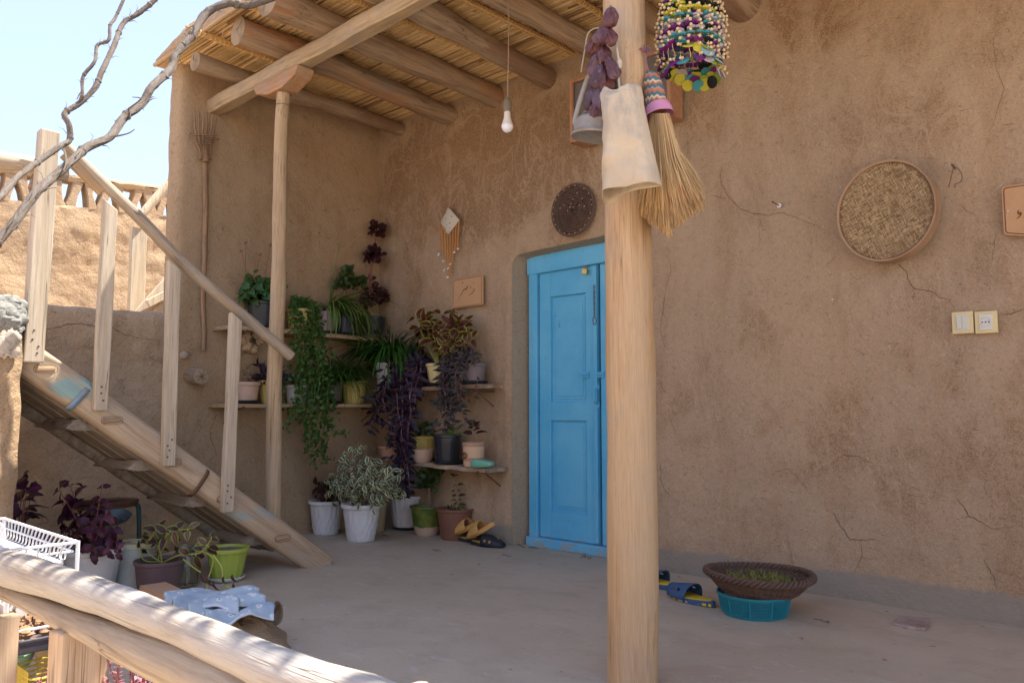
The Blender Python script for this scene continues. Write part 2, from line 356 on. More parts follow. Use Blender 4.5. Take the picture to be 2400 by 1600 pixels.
# ============================================================ HOUSE
house = thing('mud_house', 'brown mud plastered house with reed porch ceiling, log beams and blue door', 'house', (-2.5, 3.85, 0))
HX0, HX1, HZ, HR = -3.545, -2.52, 1.925, .07
def hole(x, z):   # signed distance to the door opening (negative inside)
    cx, hx = (HX0+HX1)/2, (HX1-HX0)/2; qx = abs(x-cx)-hx+HR
    zt = HZ+.03*(x-HX0)/(HX1-HX0); qz = z-zt+HR
    return math.hypot(max(qx, 0), max(qz, 0))+min(max(qx, qz), 0)-HR
mb = MB(); x0, x1, st = -5.15, 2.7, .03
nx = int((x1-x0)/st); nz = int(3.35/st); idx = {}
for i in range(nx+1):
    for j in range(nz+1):
        x = x0+i*st; z = -.05+j*st; d = hole(x, z)
        if abs(d) < st*.75:
            e = .004; gx = (hole(x+e, z)-hole(x-e, z))/(2*e); gz_ = (hole(x, z+e)-hole(x, z-e))/(2*e); x -= gx*d; z -= gz_*d; d = 0
        k = min(1, max(0, d)/.12); k = k*k*(3-2*k)
        y = YW+(wy(x, z)-YW)*k+(.018*(1-min(1, max(0, d)/.04))**2)
        idx[i, j] = len(mb.v); mb.v.append((x, y, z)); mb.c.append((0, 0, 0))
for i in range(nx):
    for j in range(nz):
        xc = x0+(i+.5)*st; zc = -.05+(j+.5)*st
        if hole(xc, zc) > 0: mb.f.append((idx[i, j], idx[i+1, j], idx[i+1, j+1], idx[i, j+1])); mb.m.append(0)
# cracks in the plaster: dark slits lying 1.5 mm proud
def crack(mb, pts, w, surf, mi=1, plane='y', jit=.012):
    P = []
    for i in range(len(pts)-1):
        a, b = pts[i], pts[i+1]
        n = max(2, int(math.hypot(b[0]-a[0], b[1]-a[1])/7))
        for k in range(n):
            t = k/n; P.append((a[0]+(b[0]-a[0])*t+R.uniform(-1.6, 1.6), a[1]+(b[1]-a[1])*t+R.uniform(-1.6, 1.6)))
    P.append(pts[-1]); vs = []; L = len(P)
    for i, (x, y) in enumerate(P):
        q = ony(YW, x, y) if plane == 'y' else onx(XS, x, y)
        t = i/(L-1); ww = w*.62*(.35+.65*math.sin(math.pi*min(1, t+.12)))*R.uniform(.6, 1.3)
        d = (P[min(L-1, i+1)][0]-P[max(0, i-1)][0], P[min(L-1, i+1)][1]-P[max(0, i-1)][1]); l = math.hypot(*d) or 1
        nx_, nz_ = d[1]/l*ww, d[0]/l*ww
        for s_ in (-1, 1):
            if plane == 'y': X, Z = q.x+s_*nx_, q.z+s_*nz_; vs.append((X, wy(X, Z)-.0025, Z))
            else: Y_, Z = q.y+s_*nx_, q.z+s_*nz_; vs.append((wx(Y_, Z)+.0025, Y_, Z))
    mb.add(vs, [(2*i, 2*i+1, 2*i+3, 2*i+2) for i in range(L-1)], mi)
CR = [([(1691, 387), (1690, 420), (1700, 450), (1709, 463), (1737, 490), (1768, 501), (1806, 507), (1833, 499), (1867, 511), (1906, 526), (1952, 547), (1973, 565)], .0017), ([(1665, 450), (1690, 422)], .001), ([(1667, 459), (1703, 465)], .0014),
 ([(1791, 507), (1781, 536), (1783, 560), (1778, 600)], .001), ([(2107, 619), (2125, 637), (2132, 661), (2144, 678), (2181, 681), (2198, 695), (2225, 704), (2240, 728)], .002), ([(2144, 686), (2139, 703)], .001),
 ([(2344, 737), (2367, 735), (2391, 726), (2420, 722)], .002), ([(2251, 479), (2270, 497), (2289, 507)], .0012), ([(2333, 546), (2328, 591), (2321, 637)], .001), ([(1988, 812), (2015, 826), (2047, 835)], .001),
 ([(2328, 88), (2334, 130), (2338, 168), (2355, 208), (2340, 250), (2323, 298), (2300, 371)], .001), ([(2241, 1167), (2271, 1208), (2299, 1224), (2324, 1239), (2372, 1234)], .0022), ([(2238, 1216), (2271, 1210)], .001),
 ([(1949, 1202), (1968, 1237), (1989, 1264), (2024, 1267), (2053, 1264), (2072, 1275)], .0024), ([(2015, 1278), (2016, 1304), (1996, 1352)], .0015), ([(2305, 1312), (2329, 1355), (2335, 1384)], .0018), ([(2104, 1154), (2142, 1162), (2184, 1168)], .001),
 ([(1547, 889), (1558, 917), (1580, 924)], .001), ([(1553, 1083), (1555, 1131), (1571, 1156), (1596, 1179)], .0016), ([(1561, 573), (1572, 629), (1558, 679), (1546, 770), (1558, 811), (1552, 858)], .0011),
 ([(1263, 510), (1217, 528), (1179, 555)], .001), ([(1116, 523), (1117, 540)], .001), ([(954, 555), (957, 583), (963, 614)], .0016), ([(1820, 1105), (1850, 1098), (1875, 1130), (1900, 1160)], .0014),
 ([(1947, 1085), (1975, 1066), (2012, 1070), (2055, 1092)], .0014), ([(1740, 1330), (1748, 1370)], .001), ([(1840, 1240), (1852, 1290), (1858, 1340)], .001)]
for pts, wd in CR: crack(mb, pts, wd, wy)
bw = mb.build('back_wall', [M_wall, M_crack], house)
# reveal of the door opening
mb = MB(); out = []
for z in [i*.1 for i in range(0, 19)]: out.append((HX0, z))
for k in range(7): t = math.pi-k/6*math.pi/2; out.append((HX0+HR+HR*math.cos(t), HZ-HR+HR*math.sin(t)))
for k in range(1, 10): x = HX0+HR+(HX1-HX0-2*HR)*k/9; out.append((x, HZ+.03*(x-HX0)/(HX1-HX0)))
out += [(HX1, HZ-.03), (HX1, 1), (HX1, 0)]
ys = (YW+.006, YW+.03, YW+.08, YW+.16)
vs = [(x+(.055 if x < -3 else 0)*((y-YW)/.16)*(1 if x < -3.3 else 0)+.004*noise.noise(V((x*9, y*9, z*9))), y, z*(1-.016*((y-YW)/.16))) for (x, z) in out for y in ys]
mb.add(vs, [(i*4+j, (i+1)*4+j, (i+1)*4+j+1, i*4+j+1) for i in range(len(out)-1) for j in range(3)])
mb.build('door_reveal', M_cement, house)
# side wall: inner face, rounded front nose, outer face
mb = MB(); YN = 2.20
prof = [(None, 4.0+(YN+.05-4.0)*i/60) for i in range(61)]
def sidesurf(u, v):
    z = -.05+3.3*v; k = u*80; bul = .02*noise.noise(V((1, z*2.0, 4)))+.008*noise.noise(V((1, z*9, 4)))
    if k <= 62:
        y = 4.0+(YN+.06-4.0)*k/62; return V((wx(y, z), y, z))
    if k <= 68:
        a = (k-62)/6*math.pi/2; return V((wx(YN+.06, z)-.045*(1-math.cos(a)), YN+.06-.06*math.sin(a)+bul*math.sin(a), z))
    if k <= 72:
        a = (k-68)/4; return V((XS-.045-.085*a, YN+bul, z))
    if k <= 76:
        a = (k-72)/4*math.pi/2; return V((XS-.13-.045*math.sin(a), YN+bul+.05*(1-math.cos(a)), z))
    return V((XS-.175, YN+.05+(k-76)*.45, z))
mb.grid(sidesurf, 80, 110)
for pts, wd in [([(507, 972), (492, 1008), (495, 1035), (507, 1065), (477, 1089)], .0018), ([(570, 990), (600, 1010), (610, 1040)], .001), ([(690, 1090), (700, 1130)], .001)]: crack(mb, pts, wd, wx, plane='x')
mb.build('side_wall', [M_side, M_crack], house)
# low wall carrying on from the side wall
M_stone = plain('grey_stone', (.40, .32, .24), .85, .2, .4, bs=.6, bsc=25)
lw = MB()
def lwsurf(u, v):
    y = YN+.02-1.9*u; zt = 1.495+.025*noise.noise(V((y*3, 0, 7)))
    if v < .8: z = -.05+(zt+.05)*v/.8; x = XS+.012+.035*noise.noise(V((3, y*1.5, z*1.5)))+.022*noise.noise(V((5, y*4, z*4)))+.009*noise.noise(V((5, y*14, z*14))); return V((x-.03*max(0, (v-.74)/.06)**2, y, z))
    a = (v-.8)/.2; return V((XS-.02-.38*a, y, zt+.012*noise.noise(V((y*6, a*4, 1)))+.01*math.sin(a*3)))
lw.grid(lwsurf, 80, 90)
def xlow(y, z): return XS+.012+.035*noise.noise(V((3, y*1.5, z*1.5)))+.022*noise.noise(V((5, y*4, z*4)))+.009*noise.noise(V((5, y*14, z*14)))
_wx = wx; wx = xlow
crack(lw, [(102, 773), (156, 761), (180, 759), (222, 764), (258, 768), (288, 783), (330, 794), (372, 800)], .003, wx, plane='x'); crack(lw, [(350, 838), (380, 850), (395, 870)], .0016, wx, plane='x')
wx = _wx
low = thing('low_mud_wall', 'low rough mud wall with a long crack behind the stairs', 'wall', (XS, 1.3, 0))
lw.build('wall', [M_low, M_crack], low)
# log stub and stones bedded in the low wall
M_oldwood = wood('weathered_log', (.36, .27, .19), (.20, .135, .085), (0, 0, 0), 0, .85, knots=False, bs=.6)
q = onx(XS, 452, 880); mb = MB(); q += V((-.01, 0, -.005)); mb.tube([q+V((-.05, 0, .01)), q+V((.06, 0, 0)), q+V((.125, 0, -.004)), q+V((.130, 0, -.004))], [.058, .056, .053, .049], 24, cap=False, wob=.07, wsc=12)
e_ = [V(p_) for p_ in mb.v[-24:]]; cc_ = sum(e_, V())/24; mb.add([cc_+V((.002, 0, 0))]+e_, [(0, 1+k, 1+(k+1) % 24) for k in range(24)], 1)
for k in range(7): mb.tube([cc_+V((.004, 0, 0)), cc_+(e_[(k*7+2) % 24]-cc_)*.5+V((.004, .002, 0)), cc_+(e_[(k*7+2) % 24]-cc_)*.9+V((.003, 0, 0))], [.0016, .0012, .0006], 4, mi=2)
mb.build('log_stub', [M_oldwood, plain('stub_end', (.42, .31, .20), .85, .2, .6, (.25, .17, .1), bs=.5), M_crack], low)
mb = MB()
for (px, py, r) in ((432, 832, .032),):
    c0 = onx(XS+.004, px, py); 
    mb.lathe([(r*math.sin(t/7*math.pi)*(1+.0), r*.9*math.cos(t/7*math.pi)) for t in range(8)], 12, c0, fl=lambda t, z, r=r: 1+.25*noise.noise(V((math.cos(t)*1.4, math.sin(t)*1.4, z*20+r*99))), ell=.9)
mb.build('stone', M_stone, low)
# ceiling -------------------------------------------------------
YE = 2.12
m = NB('reed', .6, .35); rn = m.attr(1)
c = m.mix(rn, (.56, .36, .15), (.80, .58, .30)); c = m.mix(m.ramp(rn, .82, .95), c, (.26, .14, .06))
c = m.mix(m.ramp(m.noise(6, 5, .7, m.mp((1, 4, 1))), .5, .68, 0, .4), c, (.30, .17, .07)); c = m.mix(m.ramp(m.noise(1, 3, .6, m.mp((40, 10, 10))), .64, .7, 0, .6), c, (.22, .12, .05))
m.base(c); m.bump(m.noise(1, 3, .6, m.mp((12, 200, 200))), .3, .003); M_reed = m.mat
mb = MB(); y = YE-.02
while y < 3.95:
    r = R.uniform(.006, .0095); x = -5.02+R.uniform(-.03, .02)
    while x < 2.6:
        L = R.uniform(.5, 1.8); dz = R.uniform(-.004, .006); dy = R.uniform(-.004, .004)
        sl = -.03
        a = V((x, y+dy+(x+2)*sl*0, 3.165+dz)); b = V((min(x+L, 2.65), y+dy+R.uniform(-.006, .006), 3.165+R.uniform(-.004, .006)))
        mid = (a+b)/2+V((0, R.uniform(-.003, .003), R.uniform(-.003, .003)))
        mb.tube([a, mid, b], r, 5, cap=False, col=(0, R.random(), 0)); x += L+R.uniform(-.02, .01)
    y += r*1.5
# stray straws hanging
for k in range(70):
    p = V((R.uniform(-4.9, -.5), R.uniform(YE, 3.7), 3.15)); d = V((R.uniform(-1, 1), R.uniform(-1, 1), R.uniform(-.9, -.1))).normalized()*R.uniform(.03, .1)
    mb.tube([p, p+d*.5+V((0, 0, .004)), p+d], .0012, 4, col=(0, R.random(), 0))
mb.build('reed_ceiling', M_reed, house)
# mud roof slab with a rounded uneven edge
mb = MB()
def roofs(u, v):
    x = -5.14+7.78*u; k = v*20; n1 = .03*noise.noise(V((x*2.2, k*.2, 1)))+.012*noise.noise(V((x*9, k*.7, 1)))
    left = max(0, 1-(x+5.20)/.35); th = .15-.09*left
    if k <= 10:
        a = k/10*math.pi; return V((x, YE-.012-(.022+n1*.6)*math.sin(a)+.05*(1-math.cos(a))*.5, 3.178+th*(1-math.cos(a))/2+n1*.6*(k/10)))
    return V((x, YE+.05+(k-10)*.22, 3.178+th+n1+.02*(k-10)))
mb.grid(roofs, 200, 20)
mb.grid(lambda u, v: V((-5.20+7.8*u, YE-.01+2*v, 3.178)), 4, 2)
mb.grid(lambda u, v: V((-5.14, YE+.04+2.2*u, 3.178+.075*v)), 20, 3)
mb.build('roof_slab', M_lit, house)
M_pole = wood('reed_pole', (.60, .42, .22), (.40, .25, .12), (0, 0, 0), 0, .6, knots=False)
mb = MB(); mb.tube([V((-5.12+i*.4, YE-.035+.008*math.sin(i*1.7), 3.148+.004*math.sin(i))) for i in range(20)], .0125, 8)
mb.tube([V((-5.12+i*.4, YE-.012+.006*math.sin(i*2.7), 3.150)) for i in range(20)], .009, 7)
mb.build('edge_pole', M_pole, house)
# log beams
M_logs = [wood('beam_log_a', (.42, .30, .19), (.26, .165, .095), (0, 0, 0), 1, .75, stain=(.40, .18, .075), bs=.7, sc=.7),
          wood('beam_log_b', (.44, .325, .215), (.28, .19, .115), (0, 0, 0), 1, .75, stain=(.22, .12, .07), bs=.5, sc=.7)]
M_end = plain('sawn_log_end', (.34, .25, .16), .85, .2, .8, (.19, .13, .08), bs=.5, bsc=40)
LG = [(-4.66, 2.14, 3.061, 0.0574, 1), (-4.14, 2.15, 3.061, 0.08, 0), (-3.665, 2.06, 3.066, 0.08, 0), (-3.2, 2.02, 3.0709999999999997, 0.0766, 1), (-2.74, 2.0, 3.081, 0.074, 0), (-2.28, 2.02, 3.081, 0.074, 0), (-1.8, 2.05, 3.0559999999999996, 0.0957, 1), (-1.2, 2.04, 3.066, 0.0783, 0), (-0.6, 2.04, 3.066, 0.0783, 1), (0.05, 2.04, 3.066, 0.0783, 0), (0.7, 2.04, 3.066, 0.0783, 1), (1.4, 2.04, 3.066, 0.0783, 0)]
for i, (x, ys_, z, r, mi) in enumerate(LG):
    mb = MB(); n = 22; P = []; ph = R.uniform(0, 9)
    for k in range(n): t = k/(n-1); P.append(V((x+.028*math.sin(t*3+ph)-.02*math.sin(ph), ys_+(3.93-ys_)*t, z+.012*math.sin(t*4+ph*2)+.004)))
    mb.tube(P, lambda t, r=r: r*(1.0+.06*math.sin(t*5+r*99))*(1-.06*t), 20, cap=False, wob=.20, wsc=4)
    nn = 20; e = mb.v[:nn]; c0 = V((0, 0, 0))
    for q in e: c0 += V(q)/nn
    ring2 = [c0+(V(q)-c0)*.5+V((0, -.006+R.uniform(-.004, .003), 0)) for q in e]
    mb.add([c0+V((0, -.006, 0))]+ring2+[V(q) for q in e], [(0, 1+(k+1) % nn, 1+k) for k in range(nn)]+[(1+k, 1+(k+1) % nn, 1+nn+(k+1) % nn, 1+nn+k) for k in range(nn)], 1)
    for k in range(3):
        a_ = R.uniform(0, 6.28); pa = c0+V((0, -.009, 0)); q_ = V(e[int(a_/6.28*nn) % nn]); mb.tube([pa, pa+(q_-pa)*.5+V((R.uniform(-.006, .006), -.003, .004)), pa+(q_-pa)*.93], [.0009, .0007, .0004], 4, mi=2)
    mb.build('roof_beam', [M_logs[mi], M_end, M_crack], house)
# rolls of reed tied between the beams
M_roll = NB('reed_roll', .7, .3); rn = M_roll.attr(1); M_roll.base(M_roll.mix(rn, (.52, .31, .11), (.76, .50, .21))); M_roll.bump(M_roll.noise(1, 3, .6, M_roll.mp((150, 8, 150))), .4, .004); M_roll = M_roll.mat
for i, x in enumerate([-4.42, -3.92, -3.42, -2.98, -2.52, -2.05, -1.5, -.9, -.3]):
    mb = MB(); ph = R.uniform(0, 6); f = lambda t: V((x+.012*math.sin(t*4+ph), YE-.06+(3.86-YE)*t, 3.135+.006*math.sin(t*5+ph)))
    for k in range(9):
        a = k*2*math.pi/8; rr = .012 if k else 0
        mb.tube([f(t/14)+V((rr*math.cos(a), 0, rr*math.sin(a))) for t in range(15)], .006, 5, col=(0, R.random(), 0))
    mb.tube([f(-.02)+V((0, -.05, .01)), f(.2)], .008, 6, col=(0, .3, 0))
    for k in range(int((3.86-YE)/.03)):
        c0 = f(k*.03/(3.86-YE)); tl = R.uniform(-.012, .012)
        mb.tube([c0+V((.019*math.cos(a), tl*math.sin(a), .019*math.sin(a))) for a in [j*math.pi/5 for j in range(11)]], .0022, 4, cap=False, col=(0, R.uniform(.5, 1), 0))
    mb.build('reed_roll', M_roll, house)
# squared cross beam resting on the columns
M_cross = wood('squared_beam', (.50, .375, .225), (.36, .25, .14), (0, 0, 0), 0, .8, knots=False, bs=.4, splash=.55)
mb = MB(); YB = 2.43
rows = []
for i in range(60):
    x = -4.99+i*.11; w_ = .052+.005*math.sin(i*.9); zb = 2.872+.006*noise.noise(V((x*3, 0, 0)))+.014*max(0, (x+4.2)/2)*.5; zt = 2.968
    c8 = [(-w_+.016, zb), (w_-.016, zb), (w_, zb+.02), (w_, zt-.015), (w_-.012, zt), (-w_+.01, zt), (-w_, zt-.016), (-w_, zb+.018)]
    rows.append([(x, YB+a+.004*noise.noise(V((x*6, a*20, 1))), b+.003*noise.noise(V((x*8, a*30, 6)))) for a, b in c8])
vs = [q for r_ in rows for q in r_]
mb.add(vs, [(i*8+k, i*8+(k+1) % 8, (i+1)*8+(k+1) % 8, (i+1)*8+k) for i in range(59) for k in range(8)]+[tuple(range(8))])
mb.build('cross_beam', M_cross, house, ang=30)
# thin column with its carved capital
M_thin = wood('peeled_pole', (.53, .385, .225), (.40, .27, .145), (0, 0, 0), 2, .7, bs=.25)
M_capw = wood('orange_wood', (.50, .27, .13), (.37, .20, .10), (0, 0, 0), 0, .6, splash=.35, bs=.25)
xc = -4.105; mb = MB()
mb.tube([V((xc+.006*math.sin(k*.8), YB+.004*math.sin(k), max(.175, k*.2))) for k in range(1, 14)]+[V((xc+.01, YB, 2.775))], lambda t: .047-.008*t, 18, wob=.1, wsc=5)
col1 = mb.build('column', M_thin, house, label='thin round pole column behind the foot of the stairs')
mb = MB(); L2 = .245; prof = [(-L2, .082), (-L2+.03, .04), (-.08, 0), (.08, 0), (L2-.03, .04), (L2, .082), (L2-.002, .096), (-L2+.002, .096)]
zc = 2.775; yy = (-.058, .058)
vs = [(xc+a, YB+y_, zc+b) for y_ in yy for a, b in prof]
mb.add(vs, [tuple(range(7, -1, -1)), tuple(range(8, 16))]+[(k, (k+1) % 8, 8+(k+1) % 8, 8+k) for k in range(8)])
mb.build('capital', M_capw, col1, smooth=False, bevel=.014, bseg=3)
mb = MB(); mb.tube([V((xc+.0435*math.cos(a), YB+.0435*math.sin(a), 2.70)) for a in [k*math.pi/8 for k in range(17)]], .0018, 5); mb.build('wire_tie', plain('dark_wire', (.08, .06, .05), .6), col1)
# thick column in front
M_thick = wood('thick_peeled_log', (.59, .405, .225), (.465, .29, .145), (0, 0, 0), 2, .6, knots=False, bs=.25, sc=1.3, stain=(.50, .35, .20))
mb = MB(); P = []; rs = []
XC, YC = on(1, 2.22, 1482, 1500).x, 2.22
for k in range(46):
    z = -.03+k*.0705; P.append(V((XC+.004*math.sin(z*2), YC+.004*math.sin(z*1.3), z)))
    rs.append(.083+.0025*math.sin(z*2.1)-.009*z/3)
mb.tube(P, rs, 56, wob=.05, wsc=3.2)
kq = ony(YC-.03, 1500, 168); dk_ = V((.75, -.65, 0)).normalized()          # a swelling where a branch was cut off
for i_, q_ in enumerate(mb.v):
    q_ = V(q_); ra = V((q_.x-XC, q_.y-YC, 0)); ca_ = max(0, ra.normalized().dot(dk_)); g_ = math.exp(-((q_.z-kq.z)/(.11 if q_.z > kq.z else .06))**2)*max(0, (ca_-.45)/.55)**1.0
    s_ = V(ra)*(.30*g_); s_ += ra*(.012*noise.noise(V((math.atan2(ra.y, ra.x)*4, q_.z*.7, 3)))); mb.v[i_] = tuple(q_+s_)
col2 = mb.build('column', M_thick, house, label='thick pale log column in front of the blue door')
# a pale knot swelling on the upper part of the log
mb = MB(); q = ony(YC-.02, 1502, 170); mb.lathe([(.026*math.sin(t/9*math.pi)**.8, .085*math.cos(t/9*math.pi)) for t in range(10)], 16, q+V((-.012, -.045, 0)), fl=lambda t, z: 1+.25*noise.noise(V((math.cos(t), math.sin(t), z*12))))
0 and mb.build('knot', wood('knot_wood', (.52, .38, .23), (.40, .27, .16), (0, 0, 0), 2, .7, bs=.5, sc=2), col2)
# ============================================================ door
M_blue = NB('blue_door_paint', .42, .4)
c = M_blue.mix(M_blue.ramp(M_blue.noise(2.5, 5, .6), .35, .65), (.09, .415, .66), (.135, .48, .70))
c = M_blue.mix(M_blue.ramp(M_blue.noise(1, 6, .7, M_blue.mp((14, 14, 2))), .6, .68, 0, .35), c, (.13, .30, .42))
c = M_blue.mix(M_blue.ramp(M_blue.noise(28, 5, .75), .645, .70, 0, .8), c, (.10, .09, .08))
z = M_blue.xyz()[2]
c = M_blue.mix(M_blue.math('MULTIPLY', M_blue.ramp(z, 0, .12, 1, 0), M_blue.ramp(M_blue.noise(22, 5, .7), .45, .6)), c, (.33, .33, .31))
M_blue.base(c); M_blue.bump(M_blue.noise(1, 5, .7, M_blue.mp((50, 50, 5))), .25, .004); M_blue = M_blue.mat
M_black = plain('gap_black', (.01, .01, .012), .9, .1, 0)
YD = YW+.105; mb = MB(); fx0, fx1, fz = -3.475, -2.525, 1.865
mb.box((fx0+.035, YD+.02, fz/2), (.07, .06, fz)); mb.box((fx1-.035, YD+.02, fz/2), (.07, .06, fz))
mb.box(((fx0+fx1)/2, YD+.0165, fz-.003), (fx1-fx0+.02, .067, .125), rotm('Y', -.9))
mb.box(((fx0+fx1)/2, YD+.0095, .030), (fx1-fx0+.02, .085, .06))
door = mb.build('door', M_blue, house, smooth=False, bevel=.005)
def leafdoor(xa, xb, nm, lab):
    mb = MB(); yf = YD+.012; z0, z1 = .063, 1.80; sw = .095
    mb.box(((xa+xb)/2, yf+.03, (z0+z1)/2), (xb-xa-.004, .014, z1-z0-.004))        # sunk panel board
    for xx in (xa+sw/2, xb-sw/2): mb.box((xx, yf+.014, (z0+z1)/2), (sw, .028, z1-z0))
    zz = [(z0, .17), (.755+.062, .12), (z1-.17, .17)]
    for za, hh in zz: mb.box(((xa+xb)/2, yf+.0155, za+hh/2), (xb-xa-2*sw, .026, hh))
    for za, zb in ((z0+.17, .817), (.937, z1-.17)):       # raised fields with moulding
        mb.box(((xa+xb)/2, yf+.0205, (za+zb)/2), (xb-xa-2*sw-.07, .012, zb-za-.07))
        for g in (.012,): mb.box(((xa+xb)/2, yf+.0235, (za+zb)/2), (xb-xa-2*sw-.035, .008, zb-za-.035))
    return mb.build(nm, M_blue, door, smooth=False, bevel=.003)
leafdoor(-3.398, -2.918, 'door_leaf', ''); leafdoor(-2.897, -2.60, 'door_leaf', '')
mb = MB(); mb.box((-2.932, YD+.012, .93), (.03, .03, 1.72)); mb.build('cover_strip', M_blue, door, smooth=False, bevel=.003)
mb = MB(); mb.box((-2.95, YW+.19, .95), (1.3, .02, 2.1)); mb.build('dark_gap', M_black, house, smooth=False)
M_metal = plain('dull_steel', (.30, .29, .27), .45, .5, .4, (.18, .12, .08), metal=.8)
M_rust = plain('rusty_iron', (.16, .085, .05), .8, .3, .4, (.10, .05, .03), metal=.2, bs=.4)
def door_at(px, py, dy=0): return ony(YD+dy, px, py)
mb = MB(); q = door_at(1400, 928, 0)      # pull handle
mb.tube([q+V((0, .0, .05)), q+V((0, -.03, .035)), q+V((0, -.035, 0)), q+V((0, -.03, -.035)), q+V((0, .0, -.05))], .006, 8)
for s_ in (-.055, .055): mb.box(q+V((0, .006, s_)), (.022, .006, .03))
mb.build('handle', [M_blue], door)
mb = MB()
for px in (1370, 1405): q = door_at(px, 878, 0); mb = MB(); mb.box(q+V((0, .004, 0)), (.06, .006, .036)); mb.tube([q+V((-.02, 0, 0)), q+V((.02, -.004, 0))], .007, 8); mb.build('latch', M_blue, door)
mb = MB(); P0 = door_at(1394, 672)        # hanging chain
for k in range(11):
    c0 = P0+V((0, -.006, -.0175*k)); a = k % 2
    mb.tube([c0+V(((.006 if a == 0 else .0)*math.cos(t), (.0 if a == 0 else .006)*math.cos(t), .012*math.sin(t))) for t in [j*math.pi/4 for j in range(9)]], .0018, 5, cap=False)
c0 = P0+V((0, -.006, -.215)); mb.tube([c0+V((.013*math.cos(t), 0, .026*math.sin(t))) for t in [j*math.pi/8 for j in range(17)]], .0025, 6, cap=False)
mb.build('chain', M_rust, door)
pq = door_at(1374, 620)
pad = thing('padlock', 'small brass padlock hanging from a ring at the top of the blue door', 'padlock', pq+V((0, -.012, -.05)))
mb = MB(); mb.box(pq+V((0, -.016, -.046)), (.040, .016, .036), rotm('Y', 14)); mb.build('body', plain('brass', (.62, .42, .13), .3, .6, .1, metal=.9), pad, smooth=False, bevel=.003)
mb = MB(); mb.tube([pq+V((.010*math.cos(t), -.012, -.026+.018*math.sin(t))) for t in [j*math.pi/8 for j in range(-1, 10)]], .0028, 6); mb.build('shackle', M_metal, pad)
mb = MB(); mb.tube([pq+V((.014*math.cos(t), -.006, .0+.016*math.sin(t))) for t in [j*math.pi/8 for j in range(17)]], .003, 6, cap=False); mb.build('ring', M_rust, door)
# ============================================================ STAIRS
SR = math.degrees(math.atan2(1.152, 1.55))
M_str = wood('stair_timber', (.56, .42, .275), (.42, .29, .175), (SR, 0, 0), 1, .65, bs=.3, sc=.75, stain=(.46, .36, .25),
  patch=[((-3.9, 1.30, .99), (.12, .13, .06), (.16, .42, .43), .75), ((-3.9, 2.35, .33), (.2, .6, .04), (.25, .40, .42), .5)])
M_bal = wood('baluster_wood', (.55, .46, .34), (.45, .36, .25), (0, 0, 0), 2, .65, knots=False, bs=.2, sc=.8)
M_grey = wood('grey_plank', (.43, .36, .28), (.28, .22, .165), (0, 0, 0), 0, .85, bs=.6, sc=.8, knots=False)
M_ten = wood('tenon_wood', (.46, .31, .18), (.30, .19, .10), (0, 0, 0), 1, .75, bs=.6)
M_nail = plain('nail_head', (.07, .06, .055), .6, .3, .1)
stair = thing('wooden_stairs', 'plank stairs with timber side beam, four square posts and slanting pole handrail', 'stairs', (-4.15, 2.6, 0))
dirS = V((0, 1.55, -1.112)).normalized(); upS = V((0, -dirS.z, dirS.y))
def stringer(x, w_, hgt, nm, m, p0, L, dz=0):
    mb = MB(); n = 34; vs = []
    for i in range(n+1):
        c0 = V((x, p0[1], p0[2]+dz))+dirS*(L*i/n)
        for k in range(20):
            t = 2*math.pi*k/20; cx_, sy_ = math.cos(t), math.sin(t)
            a = (abs(cx_)**.62)*(1 if cx_ > 0 else -1)*w_/2; b = (abs(sy_)**.75)*(1 if sy_ > 0 else -1)*hgt/2
            q = c0+V((a, 0, 0))+upS*b; q += (V((cx_, 0, 0))+upS*sy_)*.008*noise.noise(q*4.5); vs.append(q)
    mb.add(vs, [(i*20+k, i*20+(k+1) % 20, (i+1)*20+(k+1) % 20, (i+1)*20+k) for i in range(n) for k in range(20)]+[tuple(range(19, -1, -1)), tuple(n*20+k for k in range(20))])
    return mb.build(nm, m, stair)
sg = stringer(-3.945, .105, .148, 'side_beam', M_str, (0, .98, 1.20), 2.09)
# cut the foot: tilted end piece
stringer(-4.47, .09, .12, 'side_beam', M_grey, (0, 1.0, 1.11), 1.80)
for (py_, pz_) in ((1.163, 1.071), (1.453, .84), (1.742, .63), (2.03, .43), (2.371, .187)):
    mb = MB(); x = -4.50
    vs = []; n = 14
    for i in range(n+1):
        xx = -4.50+.46*i/n; d0 = .018*noise.noise(V((xx*6, py_*7, 1)))
        for (a, b) in ((-.15, -.022), (-.11, .02), (.10, .022), (.135+d0, .0), (.12+d0, -.03), (-.1, -.032)):
            vs.append((xx, py_+a+.006*noise.noise(V((xx*20, a*9, 2))), pz_-.01+b+d0*.6-.004))
    mb.add(vs, [(i*6+k, i*6+(k+1) % 6, (i+1)*6+(k+1) % 6, (i+1)*6+k) for i in range(n) for k in range(6)]+[tuple(range(5, -1, -1)), tuple(n*6+k for k in range(6))])
    tr = mb.build('tread', M_grey, stair, ang=25)
    mb = MB(); q = V((-3.90, py_, pz_)); Mx = rotm('X', 3)
    mb.box(q, (.03, .082, .024), Mx); mb.build('tenon', M_ten, tr, smooth=False, bevel=.008)
    mb = MB()
    for k in range(26):
        t = 2*math.pi*k/26; t2 = 2*math.pi*(k+1)/26
        f = lambda t: q+V((.0135, .048*(abs(math.cos(t))**.6)*(1 if math.cos(t) > 0 else -1), .019*(abs(math.sin(t))**.6)*(1 if math.sin(t) > 0 else -1)))
        mb.tube([f(t), f(t2)], .0009, 4)
    mb.build('tenon_gap', M_crack, tr)
M_soff = wood('soffit_plank', (.44, .36, .27), (.30, .235, .17), (SR, 0, 0), 1, .85, bs=.5, knots=False)
